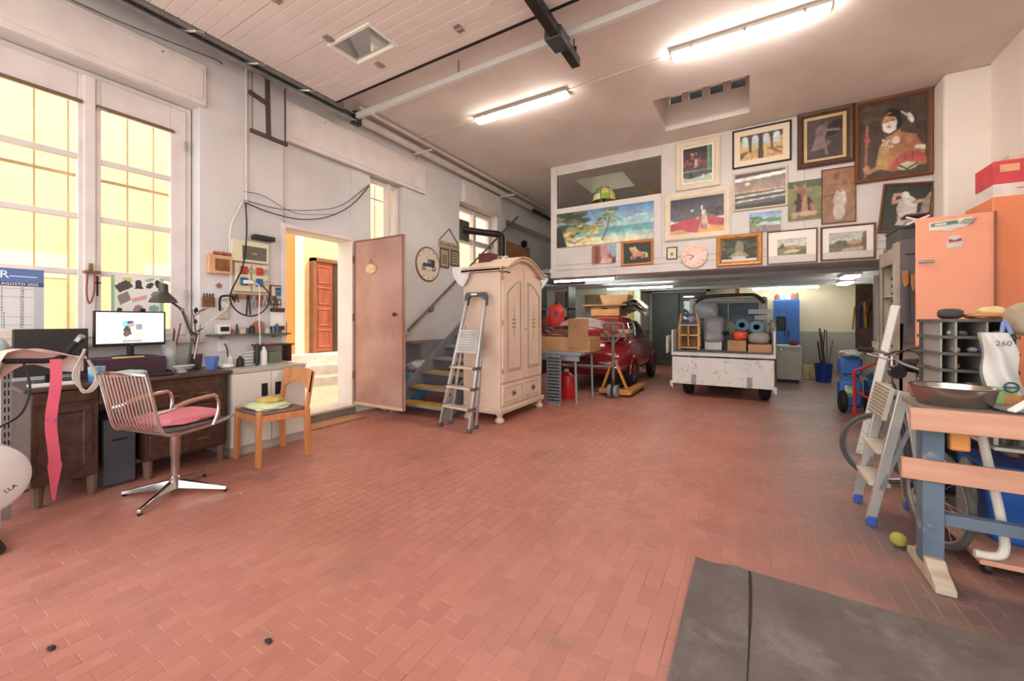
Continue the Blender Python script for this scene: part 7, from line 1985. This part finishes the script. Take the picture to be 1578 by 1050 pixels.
for x in (.905, .955, 1.07, 1.185):
    box(x - .004, x + .004, 3.075 if .93 < x < 1.1 else 3.10, 3.35, .80, 1.2).build('divider', OGL, dr_)
box(.89, 1.19, 3.10, 3.34, .80, .825).build('base', OG, dr_)
rnd = random.Random(9)
for k in range(14):
    z = (.841, .941, 1.031, 1.121)[k % 4]
    x = rnd.uniform(.93, 1.15); y = rnd.uniform(3.10, 3.16)
    c = rnd.choice(['#c9b9a8', '#8f8880', '#b9785c', '#5a78b9', '#e0dcd4', '#7d7066'])
    MB().lump((x, y, z + .014), (.02, .018, .014), k, .2, 8, 6).build('small_part', mat('sp_' + c[1:], c, .5), dr_)
tag(MB().lump((.97, 3.2, 1.24), (.05, .06, .03), 71, .15, flat=.028).build('dark_cloth', mat('dark_cap', '#4a4744', .8)), 'dark cap on top of the parts organizer', 'cap')
tag(MB().lump((1.10, 3.18, 1.228), (.08, .07, .018), 72, .2, flat=.016).build('orange_glove', mat('orange_suede', '#c98a5a', .8)), 'orange work glove on top of the parts organizer', 'glove')
tag(MB().lump((1.15, 3.26, 1.245), (.06, .05, .034), 73, .2, flat=.03).build('yellow_cloth', mat('cream_cloth', '#e3cf9a', .9)), 'cream cloth at the back of the organizer top', 'cloth')
# hanging white shopping bag with green and orange print
sb_ = thing('printed_bag', 'white plastic bag with green and orange print hanging on the bench', 'bag', (1.03, 2.78, .80))
def bagf(u, v):
    wv = .5 + .5 * v
    x = .985 + .105 * (u - .5) * (1.25 - .35 * v) + .05 * (1 - v) * .6 + .006 * math.sin(11 * v)
    y = 2.80 - .03 * math.sin(PI * u) * (1 - .4 * v) - .01 * math.sin(9 * u + 7 * v)
    return (x + .02, y, .815 + .33 * v)
g = MB()
g.grid(bagf, 16, 22)
for i, f in enumerate(g.f):
    cz = sum(g.v[j].z for j in f) / 4; cx = sum(g.v[j].x for j in f) / 4
    g.mi[i] = 2 if cz < .862 and cx > 1.02 else (1 if cz < .895 and cx < 1.045 + (.88 - cz) else 0)
g.grid(lambda u, v: (bagf(1 - u, v)[0], 2.83 + .03 * math.sin(PI * u), bagf(1 - u, v)[2]), 16, 22)
g.build('bag', [mat('bag_white', '#d9d5cd', .45, var=.06, bump=.25), mat('bag_green', '#a3c97a', .45), mat('bag_orange', '#d9965a', .45)], sb_)
text('bag_letters', '260', .035, (.985, 2.757, 1.085), (1, 0, 0), (0, 0, 1), mat('bag_ink', '#4d5a56', .6), sb_)
MB().tube([(1.035 + .022 * math.cos(a), 2.756, .895 + .022 * math.sin(a)) for a in [2 * PI * k / 20 for k in range(20)]], .004, 6, closed=True).build('round_emblem', mat('bag_emblem', '#2f5a5a', .5), sb_)
box(1.015, 1.055, 2.754, 2.758, .891, .899).build('emblem_bar', mat('bag_emblem', '#2f5a5a', .5), sb_)
MB().tube([(1.02, 2.80, 1.14), (1.03, 2.80, 1.20), (1.05, 2.80, 1.14)], .008, 6, 4).build('handle', mat('blue_strap', '#7f93c4', .5), sb_)
tag(MB().lump((1.135, 2.88, 1.21), (.075, .07, .08), 75, .1).build('beige_cap', mat('beige_cap', '#b5a48c', .8, second='#9a8a74', scale=5)), 'beige cap with blue trim hanging above the printed bag', 'cap')
tag(box(1.085, 1.17, 2.80, 2.805, 1.255, 1.285, rz=.2).build('blue_label', mat('blue_trim', '#4a5fa8', .6)), 'blue trim strip on the beige cap', 'trim') if False else None
tag(MB().lump((1.15, 2.70, .97), (.07, .07, .165), 77, .1, flat=.162).build('blue_white_sack', mat('blue_white_sack', '#3f57a8', .5, second='#e0e0e2', scale=7)), 'blue and white plastic sack at the right picture edge', 'sack')
tag(MB().lump((1.06, 2.66, .813), (.12, .07, .012), 79, .2, flat=.012).build('grey_rag', mat('grey_rag', '#a39c98', .9)), 'flat grey rag on the bench beside the basin', 'rag')
tag(MB().bar((.96, 2.56, .815), (1.04, 2.60, .87), .03, .012).build('white_handle_tool', WHITEPL, bev=.003), 'white-handled tool poking over the bench edge', 'tool')
# clutter on a shelf under the bench
tag(box(.80, .87, 2.64, 2.68, .60, .70).build('orange_clamp', mat('orange_plastic', '#e0924a', .5), bev=.01), 'orange clamp hanging below the bench top', 'clamp')
us = thing('under_shelf', 'shelf board under the bench top crowded with tins', 'shelf', (1.3, 3.1, .6))
box(.98, 1.75, 2.75, 3.45, .60, .615).build('board', mat('white_shelf', '#cfcac0', .6), us)
for (x, y) in ((1.0, 2.80), (1.70, 2.80), (1.0, 3.40), (1.70, 3.40)):
    box(x - .008, x + .008, y - .008, y + .008, .615, .775).build('hanger', STEEL, us)
for k, (x, c, lab) in enumerate(((1.04, '#4a4844', 'dark tin on the shelf under the bench'), (1.13, '#c9c6bf', 'pale tin on the shelf under the bench'), (1.22, '#8d8880', 'grey tin on the shelf under the bench'))):
    tag(MB().lathe([(0, 0), (.035, 0), (.035, .09), (.03, .095), (0, .095)], (x, 2.85, .615), 14).build('tin', mat('ut_' + c[1:], c, .35, .4)), lab, 'tin')
# low dolly with blue tub and bent white tube
do = thing('low_dolly', 'low wooden dolly board under the bench', 'dolly', (1.2, 2.95, 0))
box(.93, 1.75, 2.74, 3.35, .06, .085).build('deck', ORANGEW, do, bev=.004)
for (x, y) in ((.97, 2.80), (1.68, 2.80), (.97, 3.28), (1.68, 3.28)):
    MB().lathe([(0, -.012), (.028, -.012), (.03, 0), (.028, .012), (0, .012)], (x, y, .03), 14, 'X').build('castor', DARKM, do)
tbx = thing('blue_tub', 'blue plastic tub on the low dolly under the bench', 'tub', (1.25, 3.15, .085))
MB().prism([(1.06, .085), (1.70, .085), (1.74, .46), (1.02, .46)], 2.98, 3.30, 'XZ').build('tub', mat('tub_blue', '#2560b4', .4, var=.06), tbx, bev=.02)
box(1.01, 1.75, 2.965, 3.315, .455, .475).build('rim', mat('tub_blue', '#2560b4', .4), tbx, bev=.006)
tag(MB().lump((.985, 3.05, .28), (.03, .07, .20), 81, .1, flat=.195).build('grey_roll', mat('grey_felt', '#8f8a84', .9, var=.1)), 'grey rolled cloth leaning beside the blue tub', 'cloth')
wt = thing('bent_white_tube', 'bent white steel tube frame standing on the dolly', 'tube frame', (.99, 2.78, .085))
MB().tube([(.945, 2.79, .70), (.975, 2.78, .50), (1.0, 2.77, .33), (1.015, 2.765, .20), (1.015, 2.76, .15), (1.0, 2.755, .115), (.96, 2.75, .105), (.915, 2.75, .105)], .018, 10, 4).build('tube', mat('white_enamel_tube', '#dcd4c6', .4, var=.04), wt)
tag(MB().lump((.685, 2.90, .036), (.036, .036, .036), 1, .01, 20, 14, 2).build('tennis_ball', mat('tennis_yellow', '#a5a54c', .95, var=.08, bump=.3)), 'yellow tennis ball on the floor by the blue post', 'ball')
tag(box(.80, .85, 2.90, 2.93, 0, .008, rz=.5).build('wood_chip', mat('pale_chip', '#c9a878', .7)), 'small pale wood chip on the floor behind the tennis ball', 'wood chip')

# ---- small aluminium step stool, feet with blue caps (faces -X)
ss = thing('step_stool', 'small aluminium folding step ladder with blue feet', 'ladder', (.72, 3.3, 0))
SA = mat('step_aluminium', '#cfcdc8', .35, .7, var=.04); BF = mat('blue_foot', '#3f62b4', .5)
for y in (3.47, 3.12):
    MB().bar((.615, y, .03), (.755, y - .02, .80), .025, .05, up=(1, 0, 0)).build('front_rail', SA, ss, bev=.003)
    MB().bar((.87, y + .02, .03), (.77, y - .02, .76), .022, .035, up=(1, 0, 0)).build('rear_rail', SA, ss, bev=.003)
    box(.595, .64, y - .02, y + .02, 0, .055).build('blue_foot', BF, ss, bev=.005)
    box(.85, .895, y, y + .04, 0, .055).build('blue_foot', BF, ss, bev=.005)
    MB().bar((.655, y - .015, .22), (.79, y - .015, .62), .010, .02, up=(1, 0, 0)).build('stay', STEEL, ss)
for z in (.24, .43):
    x = .615 + (z / .77) * .135
    box(x - .05, x + .05, 3.13, 3.45, z - .012, z + .012).build('step', mat('beige_step', '#cbbfa9', .6), ss, bev=.003)
b = MB().obox((.695, 3.285, .715), (.02, 0, .095), (0, .165, 0), (-.011, 0, .0025)); pf = b.build('platform', mat('ribbed_platform', '#c3b9a6', .6), ss, bev=.004)
for k in range(9):
    t = -1 + 2 * (k + .5) / 9
    c = Vector((.695 + .02 * t - .012, 3.285, .715 + .095 * t + .003))
    MB().bar(c + Vector((0, -.155, 0)), c + Vector((0, .155, 0)), .010, .006, up=(.1, 0, 1)).build('tread_rib', mat('rib_dark', '#8f8577', .6), pf)
box(.73, .80, 3.13, 3.45, .74, .77).build('top_bracket', SA, ss, bev=.006)
# ---- folding bicycle
bi = thing('bicycle', 'small-wheeled bicycle leaning behind the step ladder', 'bicycle', (.84, 3.6, 0))
CHR = CHROME
def wheel(c, ax, r, nm):
    ax = Vector(ax).normalized(); u = ax.cross(Vector((0, 0, 1))).normalized(); w = Vector((0, 0, 1))
    c = Vector(c)
    n = 40
    t = MB().tube([c + u * (r * math.cos(2 * PI * k / n)) + w * (r * math.sin(2 * PI * k / n)) for k in range(n)], .016, 8, closed=True).build('tyre', mat('grey_tyre', '#5d5a55', .8), bi)
    MB().tube([c + u * ((r - .02) * math.cos(2 * PI * k / n)) + w * ((r - .02) * math.sin(2 * PI * k / n)) for k in range(n)], .009, 6, closed=True).build('rim', ALU, t)
    b = MB()
    for k in range(18):
        a = 2 * PI * k / 18
        b.tube([c + ax * (.02 * (1 if k % 2 else -1)), c + u * ((r - .02) * math.cos(a)) + w * ((r - .02) * math.sin(a))], .0015, 4)
    b.build('spokes', STEEL, t, kind='stuff')
    MB().tube([c - ax * .03, c + ax * .03], .018, 10).build('hub', STEEL, t)
wheel((.86, 3.97, .262), (-.72, 1, 0) if False else (.20, 1, 0), .245, 'front')
wheel((.862, 3.02, .26), (1, .25, 0), .245, 'rear')
FRM = mat('bike_red_frame', '#a83a34', .4, var=.08)
MB().tube([(.86, 3.97, .262), (.875, 3.93, .55), (.885, 3.90, .80)], .016, 8).build('fork', CHR, bi)
MB().tube([(.882, 3.90, .74), (.89, 3.5, .45), (.90, 3.35, .30)], .022, 8).build('main_tube', mat('bike_dark_frame', '#2f3034', .4), bi)
MB().tube([(.90, 3.35, .30), (.90, 3.02, .26)], .014, 8).build('chain_stay', mat('bike_dark_frame', '#2f3034', .4), bi)
MB().tube([(.885, 3.90, .80), (.885, 3.89, .95)], .016, 8).build('stem', CHR, bi)
MB().tube([(.73, 4.02, .985), (.80, 3.98, .985), (.87, 3.91, .955), (.93, 3.86, .90), (1.02, 3.82, .86), (1.09, 3.78, .82)], .012, 8, 4).build('handlebar', mat('bar_grey', '#8a867f', .35, .6), bi)
MB().tube([(.72, 4.025, .985), (.80, 3.975, .983)], .019, 8).build('grip', BLACKR, bi); MB().tube([(1.02, 3.82, .86), (1.10, 3.775, .815)], .019, 8).build('grip', mat('tan_grip', '#8f7462', .7), bi)
MB().tube([(.76, 3.96, .955), (.82, 3.90, .935), (.88, 3.87, .92)], .007, 6, 4).build('brake_lever', ALU, bi)
MB().tube([(.90, 3.86, .96), (.97, 3.80, 1.01), (1.05, 3.80, 1.0), (1.10, 3.84, .92), (1.08, 3.9, .80), (.98, 3.95, .70)], .005, 6, 5).build('brake_cable', BLACK, bi)
MB().tube([(.84, 3.88, .95), (.90, 3.80, .99), (.99, 3.78, .98), (1.02, 3.84, .88)], .005, 6, 5).build('brake_cable', BLACK, bi)
MB().lathe([(0, -.03), (.045, -.03), (.05, .02), (0, .02)], (.90, 3.84, .84), 18, 'Y').build('headlamp', mat('lamp_black', '#2c2c2e', .3), bi)
MB().lump((1.03, 3.95, .88), (.10, .08, .05), 83, .1).build('saddle', BLACKR, bi)
MB().tube([(1.0, 3.7, .40), (1.03, 3.93, .86)], .014, 8).build('seat_post', CHR, bi)
MB().tube([(.93, 3.40, .30), (1.0, 3.7, .40)], .014, 8).build('link_tube', mat('bike_dark_frame', '#2f3034', .4), bi)
tag(box(1.0, 1.5, 3.95, 4.5, 0, .62).build('dark_blue_chest', mat('navy_chest', '#2b3a5a', .5, var=.1), bev=.01), 'navy chest on the floor behind the bicycle', 'chest')

# ---- grey carpet mat on the floor
cm = thing('floor_mat', 'dark grey felt floor mat with a folded seam at the lower right', 'mat', (.9, 1.2, 0))
FELT = mat('grey_felt_carpet', '#6a605b', .95, second='#5a514d', scale=5, bump=.35, bscale=120, dirt=('#857b72', 3.0, .52, .6))
b = MB()
def felt(x0, x1, z):
    return lambda u, v: (x0 + (x1 - x0) * u + .012 * math.sin(9 * v) * (1 if x0 > -.1 else 0), .5 + (2.225 - .5) * v + .01 * math.sin(7 * u + 2), z + .0035 * math.sin(6 * u + 4 * v))
MB().grid(felt(-.235, -.004, .012), 10, 40, .012).build('border_strip', FELT, cm)
MB().grid(felt(.0, 1.9, .012), 50, 40, .012).build('felt_sheet', FELT, cm)
MB().tube([(-.002 + .012 * math.sin(9 * (k / 20)) * .5, .5 + 1.725 * k / 20, .012) for k in range(21)], .004, 6).build('seam', mat('dark_seam', '#2c2928', .9), cm)
# small litter on the floor
for (x, y, c, lab) in ((-3.05, 1.47, '#c98a80', 'pink scrap of paper by the chrome chair'), (-2.20, .42, '#2a2422', 'dark leaf at the lower left on the tiles'), (-1.55, .84, '#2f2826', 'dark chip on the tiles near the front')):
    tag(MB().lump((x, y, .004), (.018, .011, .005), int(-x * 100), .3, 10, 6, flat=.004).build('litter', mat('litter_' + c[1:], c, .8)), lab, 'litter')
